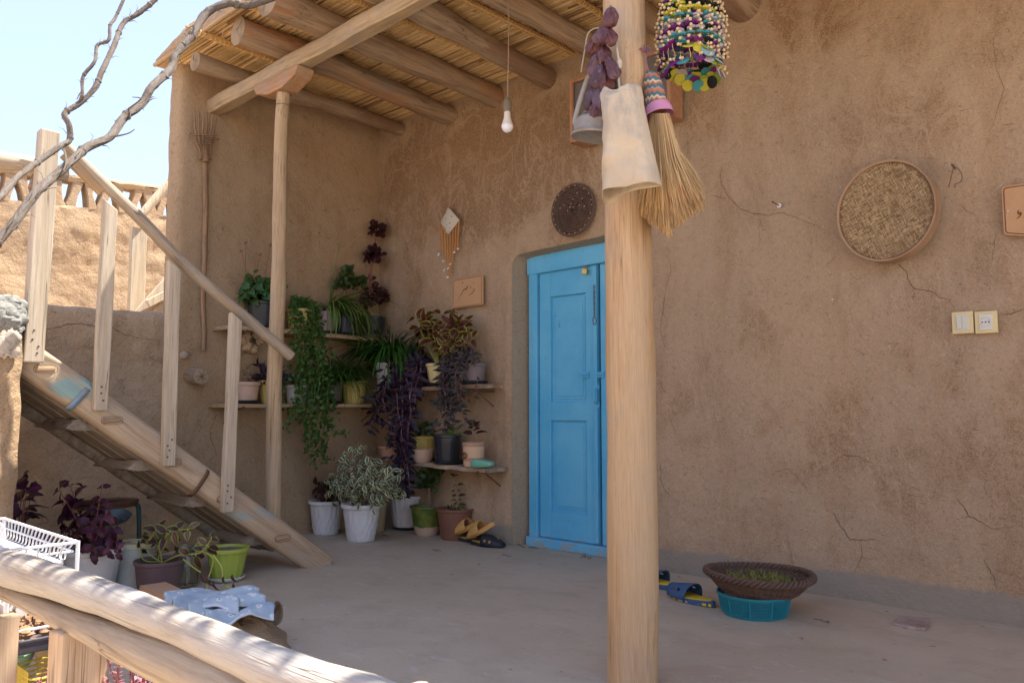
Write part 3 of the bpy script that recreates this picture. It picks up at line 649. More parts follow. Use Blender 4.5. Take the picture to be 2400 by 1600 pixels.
for s_, (x, w_) in enumerate(((-4.13, .12), (-4.27, .13), (-4.40, .10))):
    mb = MB(); cc = V((x, 1.72, .60-.006*s_)); Rm = Matrix.Rotation(math.atan2(dirS.z, dirS.y), 3, 'X'); mb.box(cc, (w_, 1.75, .02), Rm)
    mb.build('backing_plank', M_soff, stair, smooth=False, bevel=.004)
# balusters
BL = [((74, 850), (114, 310), .082, .062), ((233, 962), (258, 470), .062, .042), ((393, 1092), (407, 612), .062, .042), ((531, 1200), (552, 733), .060, .042)]
for i, (pb, pt, wd, th) in enumerate(BL):
    b = onx(-3.872, *pb); t = onx(-3.872, *pt); mb = MB(); vs = []
    n = 10
    for k in range(n+1):
        q = b+(t-b)*(k/n); wq = wd*(1-.04*math.sin(k*.9+i))
        sl = (.72 if (i and k == n) else 0)
        for (a, c_) in ((-wq/2, -th/2), (wq/2, -th/2), (wq/2, th/2), (-wq/2, th/2)):
            vs.append(q+V((c_, a, -(a+wd/2)*sl+(.012*noise.noise(V((a*40, c_*30, 3))) if i == 0 and k == n else 0))))
    mb.add(vs, [(k*4+j, k*4+(j+1) % 4, (k+1)*4+(j+1) % 4, (k+1)*4+j) for k in range(n) for j in range(4)]+[(3, 2, 1, 0), tuple(n*4+j for j in range(4))])
    bo = mb.build('post', M_bal, stair, smooth=False, bevel=.006)
    for k in range(4 if i != 1 else 3):
        mb = MB(); mb.lathe([(0, .003), (.0045, .0025), (.0045, -.001)], 8, b+V((th/2, R.uniform(-.018, .018), .045+.03*k+R.uniform(-.006, .006))), M=rotm('Y', 90)); mb.build('nail', M_nail, bo)

M_rail = wood('rail_pole', (.47, .38, .28), (.34, .26, .175), (SR+5, 0, 0), 1, .65, bs=.35, stain=(.44, .36, .27))
HP = [(150, 338), (165, 354), (255, 442), (330, 514), (411, 600), (480, 664), (555, 727), (620, 782), (682, 835)]
mb = MB(); mb.tube(smooth_path([onx(-3.925, *q)+V((0, 0, .0)) for q in HP], 5), lambda t: .025+.006*t, 18, wob=.16, wsc=6)
mb.build('handrail', M_rail, stair)
mb = MB(); a = onx(-3.93, 150, 366); b = onx(-3.93, 240, 455)
Rm = Matrix.Rotation(math.atan2((b-a).z, (b-a).y), 3, 'X'); mb.box((a+b)/2+V((.0, 0, .012)), (.03, (b-a).length, .05), Rm)
mb.build('rail_batten', wood('batten', (.58, .38, .20), (.44, .27, .13), (SR, 0, 0), 1), stair, smooth=False, bevel=.004)
M_strap = plain('blue_steel_strap', (.22, .32, .40), .55, .4, .9, (.26, .20, .15), metal=.3, bs=.3)
for (pt, pb, mt, w_) in (((212, 905), (160, 960), M_strap, .014), ((492, 1100), (450, 1162), M_rust, .010)):
    a = onx(-3.89, *pt); b = onx(-3.89, *pb); c0 = (a+b)/2; ex = (a-b).normalized()
    mb = MB(); hh = (a-b).length/2; vs = []
    nn = 14
    for k in range(nn+1):
        t = -1+2*k/nn; xo = .006-.028*abs(t)**5
        for s_ in (-1, 1): vs.append(c0+ex*hh*t*1.02+V((xo, 0, 0))+dirS*(s_*w_))
    mb.add(vs, [(2*k, 2*k+1, 2*k+3, 2*k+2) for k in range(nn)]); o = mb.build('steel_strap', mt, stair)
    sm = o.modifiers.new('solid', 'SOLIDIFY'); sm.thickness = .002
# landing rail going off to the left
lr = thing('landing_rail', 'level round pole rail at the head of the stairs under the grapevine', 'railing', (-3.98, .9, 2.0))
mb = MB(); a = onx(-3.97, -120, 345); b = onx(-3.97, 157, 408)
mb.tube([a+(b-a)*(k/12)+V((0, 0, .006*math.sin(k))) for k in range(13)], lambda t: .046-.012*t, 18, wob=.1, wsc=6); mb.build('pole', wood('grey_rail', (.55, .46, .34), (.40, .31, .21), (0, 0, 0), 1), lr)
mb = MB(); a = onx(-4.0, 108, 395); mb.tube([a+V((0, 0, .0)), a+V((0, -.03, -.10)), a+V((0, .02, -.32))], [.05, .04, .03], 12, wob=.3); mb.build('bracket', M_oldwood, lr)
# ============================================================ mud pier at the left
pier = thing('mud_pier', 'sunlit straw and mud pier with grey mortar on top at the left edge', 'wall', (-4.2, .6, 0))
mb = MB(); yR = onx(-3.8, 44, 900).y
def pierS(u, v):
    z = -.05+1.40*v; a = u*4
    n1 = .03*noise.noise(V((1, u*9, z*2.5)))+.014*noise.noise(V((1, u*33, z*9)))
    if a <= 2.6: return V((-3.8+n1-.03*max(0, (a-2.4)/.2)**2, -.4+(yR+.4)*a/2.6, z))
    return V((-3.83-(a-2.6)*.7, yR+.02*math.sin(a*3)+n1, z))
mb.grid(pierS, 90, 60); mb.grid(lambda u, v: V((-3.81-1.1*v, -.4+(yR+.4)*u, 1.35+.02*noise.noise(V((u*9, v*5, 0))))), 30, 16)
mb.build('wall', M_lit, pier)
M_mort = mud('grey_mortar', (.27, .27, .24), (.17, .17, .15), (.31, .30, .27), hair=0, base_amt=.3, bs=1.0)
mb = MB()
def blob(mb, c, r, sc=(1, 1, 1), n=12, amp=.25, fr=3, mi=0):
    c = V(c); vs = []; m_ = n//2+2
    for i in range(m_+1):
        for k in range(n):
            a = math.pi*i/m_; t = 2*math.pi*k/n; d = V((math.sin(a)*math.cos(t), math.sin(a)*math.sin(t), math.cos(a)))
            q = r*(1+amp*noise.noise(d*fr+c*7)); vs.append(c+V((d.x*sc[0], d.y*sc[1], d.z*sc[2]))*q)
    mb.add(vs, [(i*n+k, (i+1)*n+k, (i+1)*n+(k+1) % n, i*n+(k+1) % n) for i in range(m_) for k in range(n)], mi)
for (px, py, r) in ((5, 722, .07), (30, 716, .05), (10, 748, .075), (34, 770, .035), (-20, 740, .09), (0, 728, .08)): blob(mb, onx(-3.84, px, py), r, (.6, 1.1, .8), 26, .28, 3)
mb.build('mortar', M_mort, pier)
mb = MB()
for (px, py, r) in ((22, 795, .045), (5, 810, .05), (33, 825, .025)): blob(mb, onx(-3.81, px, py), r, (.5, 1, 1), 18, .4, 4)
mb.build('stone', mud('pier_stone', (.50, .42, .32), (.4, .3, .2), (.46, .40, .32), hair=0, base_amt=.1), pier)
# ============================================================ lattice wall over the way
lat = thing('lattice_wall', 'sunlit mud wall with a row of slanting bricks along its top', 'wall', (-7.5, 2.6, 0))
def topz(y): return 2.735+.078*y
mb = MB()
def latS(u, v):
    y = -1.5+8*u; zt = topz(y)-.24
    if v < .9: z = .3+(zt-.3)*v/.9; n1 = .03*noise.noise(V((2, y*2, z*2.6)))+.014*noise.noise(V((2, y*7, z*9)))+.010*noise.noise(V((2, y*22, z*26))); return V((-7.5+n1, y, z))
    return V((-7.5-(v-.9)*3, y, zt+.01*noise.noise(V((y*9, v*9, 0)))))
mb.grid(latS, 260, 100); mb.build('wall', M_lit, lat)
mb = MB(); y = -1.4; k = 0
while y < 5.5:
    a = rad(15 if k % 2 else -15)*R.uniform(.6, 1.3); z0 = topz(y)-.26; h_ = .24; wv = .075*R.uniform(.85, 1.2)
    Mx = Matrix.Rotation(a, 3, 'X'); vs = []
    for i in range(5):
        for (p, q) in ((-.07, -wv/2), (.07, -wv/2), (.07, wv/2), (-.07, wv/2)):
            d = Mx @ V((p, q*(1.15-.25*math.sin(math.pi*i/4)), (i/4-.5)*h_)); d += V((0, .012*noise.noise(V((y*5+p, i, q*30))), 0)); vs.append(V((-7.57, y, z0+h_/2+.01))+d)
    mb.add(vs, [(i*4+j, i*4+(j+1) % 4, (i+1)*4+(j+1) % 4, (i+1)*4+j) for i in range(4) for j in range(4)])
    y += .128*R.uniform(.92, 1.08); k += 1
mb.build('slanting_bricks', M_lit, lat, bevel=.01)
mb = MB()
def cop(u, v):
    y = -1.5+8*u; t = v*2*math.pi; a = .085*(abs(math.cos(t))**.5)*(1 if math.cos(t) > 0 else -1); b = .036*(abs(math.sin(t))**.5)*(1 if math.sin(t) > 0 else -1)
    n1 = .012*noise.noise(V((y*8, t, 0))); return V((-7.57+a+n1, y, topz(y)+.012+b+n1+.012*noise.noise(V((y*2.5, 0, 5)))))
mb.grid(cop, 200, 12); mb.build('coping', M_lit, lat)
# neighbour's pale stair rail and stacked planks
nr = thing('pale_railing', 'pale new wood post with a slanting pole in front of the lattice wall', 'railing', (-6.2, 2.5, 1.4))
M_pale = wood('fresh_wood', (.66, .55, .38), (.54, .42, .27), (0, 0, 0), 2, .65, knots=False)
mb = MB(); b = onx(-6.2, 317, 760); t = onx(-6.2, 325, 535); mb.box((b+t)/2, (.05, .115, (t-b).length), Matrix.Rotation(-math.atan2((t-b).y, (t-b).z), 3, 'X')); mb.build('post', M_pale, nr, smooth=False, bevel=.006)
mb = MB(); a = onx(-6.15, 322, 515); b = onx(-6.15, 420, 408); mb.tube([a, (a+b)/2+V((0, 0, .01)), b], [.032, .036, .04], 14, wob=.08); mb.build('pole', M_pale, nr)
pl = thing('plank_pile', 'leaning pale planks behind the low wall beside the side wall', 'planks', (-6.1, 2.6, 1.4))
for (pa, pb, w_, z_) in (((325, 745), (400, 660), .11, 0), ((345, 712), (405, 682), .06, .05), ((358, 745), (412, 690), .07, .02)):
    a = onx(-6.1+z_, *pa); b = onx(-6.1+z_, *pb); mb = MB(); mb.box((a+b)/2, (.03, (b-a).length, w_), Matrix.Rotation(math.atan2((b-a).z, (b-a).y), 3, 'X')); mb.build('plank', M_pale, pl, smooth=False, bevel=.005)
mb = MB(); b = ony(2.5, 527, 90); mb.box(b+V((0, 0, .18)), (.036, .036, .66), rotm('Y', 1)); o = mb.build('roof_post', wood('roof_post_wood', (.58, .42, .28), (.44, .28, .17), (0, 0, 0), 2), None, smooth=False, bevel=.003)
tag(o, 'small square pole standing up behind the roof edge', 'post')
# ============================================================ foreground railing
FY = .62
fr = thing('log_railing', 'weathered sunlit log railing with square posts in the foreground', 'railing', (-1.8, FY, -.1))
M_flog = wood('weathered_rail_log', (.50, .43, .34), (.37, .30, .225), (0, 0, 0), 0, .8, bs=.7, sc=1.0, stain=(.50, .46, .40))
M_fbeam = wood('rail_timber', (.52, .42, .30), (.36, .27, .18), (0, 0, 0), 0, .8, bs=.5, sc=.6)
M_fpost = wood('rail_post_wood', (.62, .48, .33), (.48, .32, .19), (0, 0, 0), 2, .7, knots=False, bs=.35, sc=.7)
pp = [(-420, 1230), (-200, 1274), (0, 1325), (160, 1374), (300, 1421), (450, 1481), (600, 1547), (700, 1594), (850, 1650), (960, 1690)]
path = smooth_path([ony(FY, *q) for q in pp], 5)
def radpx(n_, rl):
    out_ = []
    for i in range(n_):
        k = i/5; j = min(len(rl)-2, int(k)); out_.append(rl[j]+(rl[j+1]-rl[j])*(k-j))
    return out_
mb = MB(); mb.tube(path, radpx(len(path), [.047, .047, .043, .036, .031, .030, .031, .034, .037, .033]), 28, wob=.10, wsc=7)
mb.build('top_log', M_flog, fr)
e = path[-1]; mb = MB()
for k in range(7): blob(mb, e+V((R.uniform(-.01, .05), R.uniform(-.02, .02), R.uniform(-.02, .03))), R.uniform(.014, .026), (1.4, 1, .8), 10, .5, 4)
mb.build('splintered_end', M_flog, fr)
pp = [(-420, 1265), (-200, 1322), (0, 1384), (150, 1448), (300, 1508), (450, 1572), (600, 1645), (760, 1725)]
mb = MB(); pth = smooth_path([ony(FY-.004, *q) for q in pp], 5)
mb.tube(pth, radpx(len(pth), [.014, .014, .017, .024, .034, .037, .037, .037]), 16, wob=.10, wsc=9, sy=1.15); mb.build('lower_beam', M_fbeam, fr)
for (pl_, pr_, wd) in ((-30, 34, .07), (125, 246, .095)):
    q0 = ony(FY, (pl_+pr_)/2, 1480); mb = MB(); zt = ony(FY, (pl_+pr_)/2, 1440 if pl_ < 0 else 1468).z
    mb.box((q0.x, FY, (zt-.62)/2), (wd*.62, wd, zt+.62), rotm('Z', 8)); mb.build('post', M_fpost, fr, smooth=False, bevel=.005)
# ============================================================ grapevines
m = NB('vine_bark', .9, .15)
aa = m.attr(0); g = m.noise(1, 6, .7, m.mp((60, 60, 9), (20, 35, 0)), .6); g2 = m.noise(30, 5, .7)
m.base(m.mix(m.ramp(g, .35, .62), (.15, .115, .09), m.mix(g2, (.22, .19, .16), (.165, .14, .115)))); m.bump(m.math('ADD', g, m.math('MULTIPLY', g2, .4)), .9, .008); M_bark = m.mat
def vine(name, label, specs):
    q0 = dep(*specs[0][0][0]); root = thing(name, label, 'vine', q0, 'bare grapevine stems crossing the sky')
    for nm, (pts, rr) in zip(['trunk', 'branch', 'branch'], specs) if 0 else [('trunk' if i == 0 else 'branch', s_) for i, s_ in enumerate(specs)]:
        P = smooth_path([dep(*q) for q in pts], 7); mb = MB(); L = len(P)
        # three twisted strands of stringy bark around the stem
        mb.tube(P, lambda t: (rr[0]+(rr[1]-rr[0])*t)*.92*(1+.03*math.sin(t*40)), 14, wob=.22, wsc=22, twist=.12)
        for s_ in range(4):
            ph = s_*1.57; pts2 = []
            for i, p in enumerate(P):
                t = i/(L-1); r0 = (rr[0]+(rr[1]-rr[0])*t)*.66; T = (P[min(L-1, i+1)]-P[max(0, i-1)]).normalized(); N = T.orthogonal().normalized(); B = T.cross(N); a = ph+i*.13
                pts2.append(p+(N*math.cos(a)+B*math.sin(a))*r0+V((R.uniform(-1, 1), R.uniform(-1, 1), R.uniform(-1, 1)))*r0*.06)
            mb.tube(pts2, (rr[0]+rr[1])*.5*.33, 6, wob=.3, wsc=40)
        for i in range(2, L-2):     # peeling bark shreds
            if R.random() < .45:
                r0 = (rr[0]+(rr[1]-rr[0])*i/L); T = (P[i+1]-P[i-1]).normalized(); d = T.orthogonal(); d.rotate(Matrix.Rotation(R.uniform(0, 6.28), 3, T)); ln = R.uniform(.6, 2.2)*r0
                a = P[i]+d*r0*.8; mb.tube([a, a+d*ln*.35+T*ln*.8, a+d*ln*.9+T*ln*R.uniform(.5, 1.2)], [r0*.14, r0*.08, r0*.03], 4)
        for i in range(6, L-3, max(8, L//7)):      # swollen nodes
            blob(mb, P[i], (rr[0]+(rr[1]-rr[0])*i/L)*1.12, (1, 1, 1.1), 10, .3, 3)
        mb.build(nm, M_bark, root)
    return root
vA = vine('grapevine', 'long bare grapevine stem rising from the left edge to the roof edge',
 [([(-60, 640, 2.35), (0, 560, 2.45), (35, 520, 2.5), (88, 448, 2.6), (120, 420, 2.7), (168, 378, 2.8), (204, 346, 2.9), (258, 320, 3.0), (290, 276, 3.1), (333, 243, 3.2), (356, 205, 3.25), (402, 160, 3.4), (412, 128, 3.45), (450, 84, 3.55), (482, 33, 3.65), (534, 8, 3.7), (585, 12, 3.75), (660, -15, 3.8)], (.0140, .0195))])
mb = MB()
for pts in ([(270, 320, 3.0), (300, 313, 3.0), (316, 303, 3.0)], [(300, 256, 3.12), (330, 232, 3.12), (310, 228, 3.12)], [(450, 80, 3.5), (455, 60, 3.5), (434, 72, 3.5)], [(150, 350, 2.8), (156, 380, 2.75), (148, 400, 2.7)]):
    mb = MB(); mb.tube(smooth_path([dep(*q) for q in pts], 4), [.004-.0003*i for i in range(9)], 6); mb.build('tendril', M_bark, vA)
vB = vine('grapevine', 'crooked forked grapevine stem with shaggy bark above the stair post',
 [([(-60, 500, 2.5), (0, 462, 2.6), (39, 418, 2.75), (87, 380, 2.9), (141, 343, 3.0), (163, 328, 3.05), (162, 294, 3.05), (152, 266, 3.05), (186, 243, 3.1), (222, 207, 3.15), (240, 165, 3.2), (267, 108, 3.3), (288, 56, 3.4), (324, 32, 3.45), (363, 0, 3.5), (420, -60, 3.6)], (.0115, .011)),
  ([(188, 238, 3.1), (193, 222, 3.1), (195, 180, 3.12), (222, 144, 3.15), (228, 107, 3.2), (255, 94, 3.22), (258, 60, 3.25), (270, 42, 3.3), (291, -5, 3.35), (300, -50, 3.4)], (.0075, .006))])
vB['label'] = 'crooked forked grapevine stem with shaggy bark above the stair post'
M_yl = leafm('young_leaf', (.45, .34, .16), (.55, .28, .16), .7)
mb = MB()
for k in range(5): mb.leaf(dep(183, 232, 3.1), V((R.uniform(-1, .3), 0, R.uniform(.2, 1))), V((0, -1, .2)), R.uniform(.025, .045), .02, 'ovate')
mb.build('young_leaves', M_yl, vB)
# vine leaves above the yard, out of frame, whose dappled shade falls on the rail
M_vl = leafm('grape_leaf', (.06, .12, .025), None)
mb = MB()
for k in range(330):
    t0 = V((-1.7+R.uniform(-1.3, 1.0), FY+R.uniform(-.10, .12), .46)); hgt = 3.0+R.uniform(-.2, .4)
    p = t0+SUNV*(hgt/SUNV.z); dq = p-CP; sx_, sy_ = dq.dot(_r)/dq.dot(_f)*FPX, dq.dot(_u)/dq.dot(_f)*FPX
    if sy_ < 900 and abs(sx_) < 1500: continue
    a = R.uniform(0, 6.28); sz = R.uniform(.03, .07)
    mb.leaf(p, V((math.cos(a), math.sin(a), R.uniform(-.5, .2))), V((R.uniform(-.4, .4), R.uniform(-.4, .4), 1)), sz, sz*.9, 'round', .1, .5, 3, 2)
oc = thing('overhead_vine', 'leafy vine canopy above the railing casting dappled shade', 'vine', (-.6, 1.85, 3.4))
mb.build('leaves', M_vl, oc)
mb = MB(); mb.tube([V((-1.4+i*.5, 1.85+.06*math.sin(i), 3.55+.05*math.sin(i*2))) for i in range(8)], .015, 8); mb.build('stem', M_bark, oc)
# unseen wall added behind the camera: warm bounce for the porch, less low sky
mb = MB(); mb.grid(lambda u, v: V((-9+18*u, -5.5+.03*noise.noise(V((u*30, v*9, 0))), -.7+3.6*v)), 60, 20); mb.grid(lambda u, v: V((-9+18*u, -5.5-.3*v, 2.9)), 10, 2)
o = mb.build('bounce_wall', mud('bounce_wall_mud', (.52, .38, .26), (.38, .26, .16), (.5, .37, .26), hair=.2)); tag(o, 'added unseen mud wall behind the camera, bouncing sunlight onto the porch', 'wall')
# ============================================================ THINGS ON THE WALL AND COLUMNS
M_wire = plain('brown_wire', (.16, .10, .07), .7, .3, .2)
# pendant bulb ---------------------------------------------------
YBb = 2.9; top = ony(YBb, 1192, 45); sk_ = ony(YBb, 1189, 245); bt = ony(YBb, 1188, 285)
lamp = thing('pendant_lamp', 'white bulb hanging on a thin brown cord from the log ceiling', 'lamp', sk_)
mb = MB(); mb.tube([V((sk_.x, YBb, 3.10)), top+V((.0, 0, 0)), (top+sk_)/2+V((.003, 0, 0)), sk_], .0028, 6); mb.build('cord', plain('cord', (.35, .24, .16), .8), lamp)
k_ = ppm(sk_)
mb = MB(); z0 = sk_.z; mb.lathe([(.004, .028), (.012, .022), (.019, .008), (.0215, -.005), (.0215, -.045), (.019, -.05), (0, -.05)], 20, sk_+V((0, 0, .01))); mb.build('socket', plain('old_bakelite', (.20, .17, .11), .6, .3, .5), lamp)
mb = MB(); zb = -.04
pr = [(.015, .0), (.0165, -.005), (.0175, -.03), (.026, -.06), (.0305, -.072)]
mb.lathe(pr, 28, sk_+V((0, 0, zb)))
mb.build('bulb_collar', plain('ivory_plastic', (.80, .74, .62), .35, .5, .1), lamp)
mb = MB(); pr = [(.0305, -.072)]+[(.031*math.cos(a), -.076-.034*math.sin(a)) for a in [k*math.pi/20 for k in range(0, 10)]]+[(0, -.110)]
mb.lathe(pr, 28, sk_+V((0, 0, zb))); mb.build('bulb_dome', plain('opal_white', (.85, .85, .86), .15, .5, 0, bs=0, var=0), lamp)
# wooden winnowing fork -------------------------------------------
M_fork = wood('fork_wood', (.38, .24, .13), (.22, .13, .075), (0, 0, 0), 2, .7, bs=.5, sc=1.5)
fxp = XS+.045; fk = thing('winnowing_fork', 'old wooden hay fork with six thin tines leaning on the side wall', 'fork', onx(fxp, 477, 825))
mb = MB(); P = [(478, 822), (479, 780), (476, 700), (478, 640), (480, 560), (482, 480), (481, 420), (480, 372)]
mb.tube(smooth_path([onx(fxp, *q) for q in P], 4), lambda t: .0155+.003*t, 12, wob=.2, wsc=9); mb.build('handle', M_fork, fk)
mb = MB(); a = onx(fxp+.012, 481, 380); b = onx(fxp+.012, 478, 322); mb.tube([a, (a+b)/2, b], [.030, .026, .016], 14, wob=.35, wsc=14, sy=.7)
for s_ in (-1, 1):
    a = onx(fxp+.02, 481+s_*11, 375); b = onx(fxp+.02, 479+s_*7, 335); mb.tube([a, b], [.012, .009], 8, wob=.2)
mb.build('socket', M_fork, fk)
TI = [((472, 365), (460, 322), (455, 260)), ((475, 362), (467, 320), (467, 261)), ((478, 360), (475, 318), (477, 263)), ((482, 360), (484, 318), (485, 264)), ((487, 362), (492, 320), (499, 270)), ((490, 365), (500, 322), (508, 273))]
for tt in TI:
    mb = MB(); mb.tube(smooth_path([onx(fxp+.02+.02*i, *q) for i, q in enumerate(tt)], 4), [.0075-.0004*i for i in range(9)], 8, wob=.15, wsc=30); mb.build('tine', M_fork, fk)
M_twine = plain('twine', (.32, .21, .12), .9, .1, .3, bs=.8)
mb = MB()
for k in range(5):
    y_ = 322+k*5-6; a = onx(fxp+.05, 452-k*.5+k*2.5, y_+2); b = onx(fxp+.05, 506-k*2.4, y_)
    mb.tube([a+(b-a)*(i/20)+V((.008*math.sin(i*1.6), 0, .004*math.cos(i*1.6))) for i in range(21)], .0035, 5)
for k in range(7):
    c0 = onx(fxp+.012, 480, 345+k*4.6); mb.tube([c0+V((.032*math.cos(t), .032*math.sin(t), .003*math.sin(t*2+k))) for t in [j*math.pi/7 for j in range(15)]], .003, 5)
mb.build('binding', M_twine, fk)
mb = MB(); a = onx(fxp+.03, 443, 313); b = onx(fxp+.03, 514, 327); mb.tube([a, (a+b)/2+V((.0, 0, -.004)), b], [.008, .007, .009], 8, wob=.3, wsc=30); mb.build('cross_stick', M_fork, fk)
# glass fronted display box -------------------------------------
YX = 3.70
bx = thing('display_box', 'shallow orange wood box with glass front on the wall behind the column', 'display case', ony(YX+.1, 1450, 240))
M_or = wood('orange_frame', (.50, .27, .16), (.38, .19, .10), (0, 0, 0), 0, .5, knots=False, sc=2, bs=.15)
M_orv = wood('orange_frame_v', (.50, .27, .16), (.38, .19, .10), (0, 0, 0), 2, .5, knots=False, sc=2, bs=.15)
a = ony(YX, 1337, 163); b = ony(YX, 1572, 137); lo = ony(YX, 1338, 337)
X0_, X1_, Z1_, Z0_ = a.x, b.x, (a.z+b.z)/2, lo.z; W_, H_ = X1_-X0_, Z1_-Z0_
mb = MB(); mb.box(((X0_+X1_)/2, YX, Z1_-.011), (W_, .022, .022)); mb.box(((X0_+X1_)/2, YX, Z0_+.011), (W_, .022, .022)); mb.box((X0_+.011, YX-.002, (Z0_+Z1_)/2), (.022, .022, H_-.0)); mb.box((X1_-.011, YX-.002, (Z0_+Z1_)/2), (.022, .022, H_-.0)); mb.build('frame', M_orv, bx, smooth=False, bevel=.002)
mb = MB(); d_ = .115
for (c0, sz) in ((((X0_+X1_)/2, YX+.011+d_/2, Z1_-.008), (W_-.004, d_, .012)), (((X0_+X1_)/2, YX+.011+d_/2, Z0_+.008), (W_-.004, d_, .012)), ((X0_+.008, YX+.011+d_/2, (Z0_+Z1_)/2), (.012, d_-.004, H_-.03)), ((X1_-.008, YX+.011+d_/2, (Z0_+Z1_)/2), (.012, d_-.004, H_-.03))): mb.box(c0, sz)
mb.build('case', M_or, bx, smooth=False)
mb = MB(); mb.box(((X0_+X1_)/2, YX+.06, (Z0_+Z1_)/2), (W_-.03, .01, H_-.03)); mb.v = [(x, y-.042, z) for x, y, z in mb.v]; mb.build('back_cloth', plain('lilac_cloth', (.33, .28, .25), .8, .2, .2), bx, smooth=False)
gm = NB('thin_glass', .06, .5); gm.base((.8, .82, .85)); gm.inp('Transmission Weight', 1.0); gm.inp('IOR', 1.1); GL = gm.mat
mb = MB(); mb.box(((X0_+X1_)/2, YX+.004, (Z0_+Z1_)/2), (W_-.042, .003, H_-.042)); mb.build('glass', GL, bx, smooth=False)
# lantern --------------------------------------------------------
YLn = 2.12; lc = ony(YLn, 1395, 318); s1 = ppm(lc)
M_zinc = plain('weathered_zinc', (.33, .31, .27), .55, .5, .8, (.25, .17, .11), metal=.35, bs=.4, bsc=45)
ln = thing('oil_lantern', 'dusty grey hurricane lantern hanging on the left of the thick column', 'lantern', lc)
base = ony(YLn, 1398, 322)
tl = Matrix.Rotation(rad(7), 3, V((0, 1, 0)))
def L_(x, y, z): return base+tl @ V((x, y, z*.66))
mb = MB(); rb = .087
mb.lathe([(0, .004), (rb*.93, .004), (rb, -.001), (rb*1.02, .005), (rb*.97, .012), (rb*.92, .018), (rb*.93, .045), (rb*.88, .056), (rb*.72, .066), (rb*.5, .072), (rb*.3, .076), (.022, .085), (0, .085)], 32, base, M=tl); mb.build('tank', M_zinc, ln)
for s_ in (-1, 1):
    mb = MB(); mb.tube(smooth_path([L_(s_*.05, 0, .062), L_(s_*.085, 0, .072), L_(s_*.098, 0, .10), L_(s_*.092, 0, .16), L_(s_*.075, 0, .25), L_(s_*.055, 0, .33), L_(s_*.03, 0, .345)], 5), .0115, 12); mb.build('side_tube', M_zinc, ln)
mb = MB(); mb.lathe([(.03, .0), (.034, .01), (.030, .02), (.018, .03), (.0, .034)], 24, L_(0, 0, .086), M=tl); mb.build('burner', M_zinc, ln)
mb = MB(); mb.lathe([(.032, 0), (.042, .025), (.046, .05), (.043, .08), (.031, .115)], 24, L_(0, 0, .105), M=tl); o = mb.build('globe', GL, ln)
mb = MB(); mb.lathe([(.045, 0), (.048, .006), (.034, .02), (.03, .06), (.036, .065), (.028, .085), (.0, .09)], 24, L_(0, 0, .222), M=tl); mb.build('chimney_cap', M_zinc, ln)
mb = MB()
for zz in (.12, .17): mb.tube([L_(.052*math.cos(t), .052*math.sin(t), zz) for t in [j*math.pi/10 for j in range(21)]], .0018, 5)
mb.build('wire_guard', M_zinc, ln)
mb = MB(); P = [(1362, 170), (1365, 150), (1372, 110), (1378, 80), (1392, 68), (1404, 66)]; mb.tube(smooth_path([ony(YLn, *q) for q in P], 4), .0028, 6); mb.build('wire_handle', plain('pale_wire', (.38, .32, .22), .6), ln)
# dried aubergines -----------------------------------------------
m = NB('dried_aubergine', .38, .5); rn = m.attr(1)
c = m.mix(m.ramp(m.noise(14, 5, .6), .40, .62), m.mix(rn, (.12, .022, .014), (.035, .02, .035)), m.mix(rn, (.16, .05, .035), (.10, .08, .12)))
c = m.mix(m.ramp(m.noise(60, 4, .7), .60, .68, 0, .55), c, (.34, .28, .25)); m.base(c); m.bump(m.noise(1, 6, .7, m.mp((70, 70, 22))), .9, .008); M_aub = m.mat
AU = [(1430, 42, 26, 36, 5), (1412, 84, 30, 34, 12), (1432, 88, 20, 32, -12), (1392, 108, 24, 32, 40), (1415, 128, 24, 32, -8), (1397, 152, 25, 44, 25), (1434, 158, 22, 50, -22), (1405, 180, 30, 44, 15), (1421, 198, 26, 34, -5), (1383, 228, 17, 46, 22), (1404, 240, 26, 56, 6), (1396, 258, 20, 32, 14)]
au = thing('dried_aubergine_string', 'string of shrivelled purple dried aubergines hung on the thick column', 'dried aubergines', ony(2.07, 1408, 270))
for i, (px, py, w_, h_, an) in enumerate(AU):
    c0 = ony(2.065+R.uniform(-.012, .012), px, py); k_ = ppm(c0); mb = MB(); Mx = rotm('Y', an)
    rr = w_/2*k_*1.32; hh = h_/2*k_*1.38; n = 14; ph = R.uniform(0, 9)
    mb.lathe([(rr*(math.sin(t)**.75)*(1-.18*math.cos(t)), hh*math.cos(t)) for t in [.02+k*(math.pi-.04)/n for k in range(n+1)]], 22, c0, M=Mx, ell=.8, col=(0, R.random(), 0),
             fl=lambda t, z, ph=ph: 1+.13*math.sin(t*5+z*60+ph)+.42*noise.noise(V((math.cos(t)*2.2, math.sin(t)*2.2, z*30+ph))))
    mb.build('aubergine', M_aub, au)
mb = MB(); mb.tube([ony(2.065, 1432, 20), ony(2.06, 1425, 60), ony(2.06, 1408, 120), ony(2.06, 1405, 200), ony(2.06, 1402, 262)], .0025, 5)
mb.tube([ony(2.1, 1432, 20), ony(2.115, 1431, 15)], .004, 6); mb.build('string', M_twine, au)
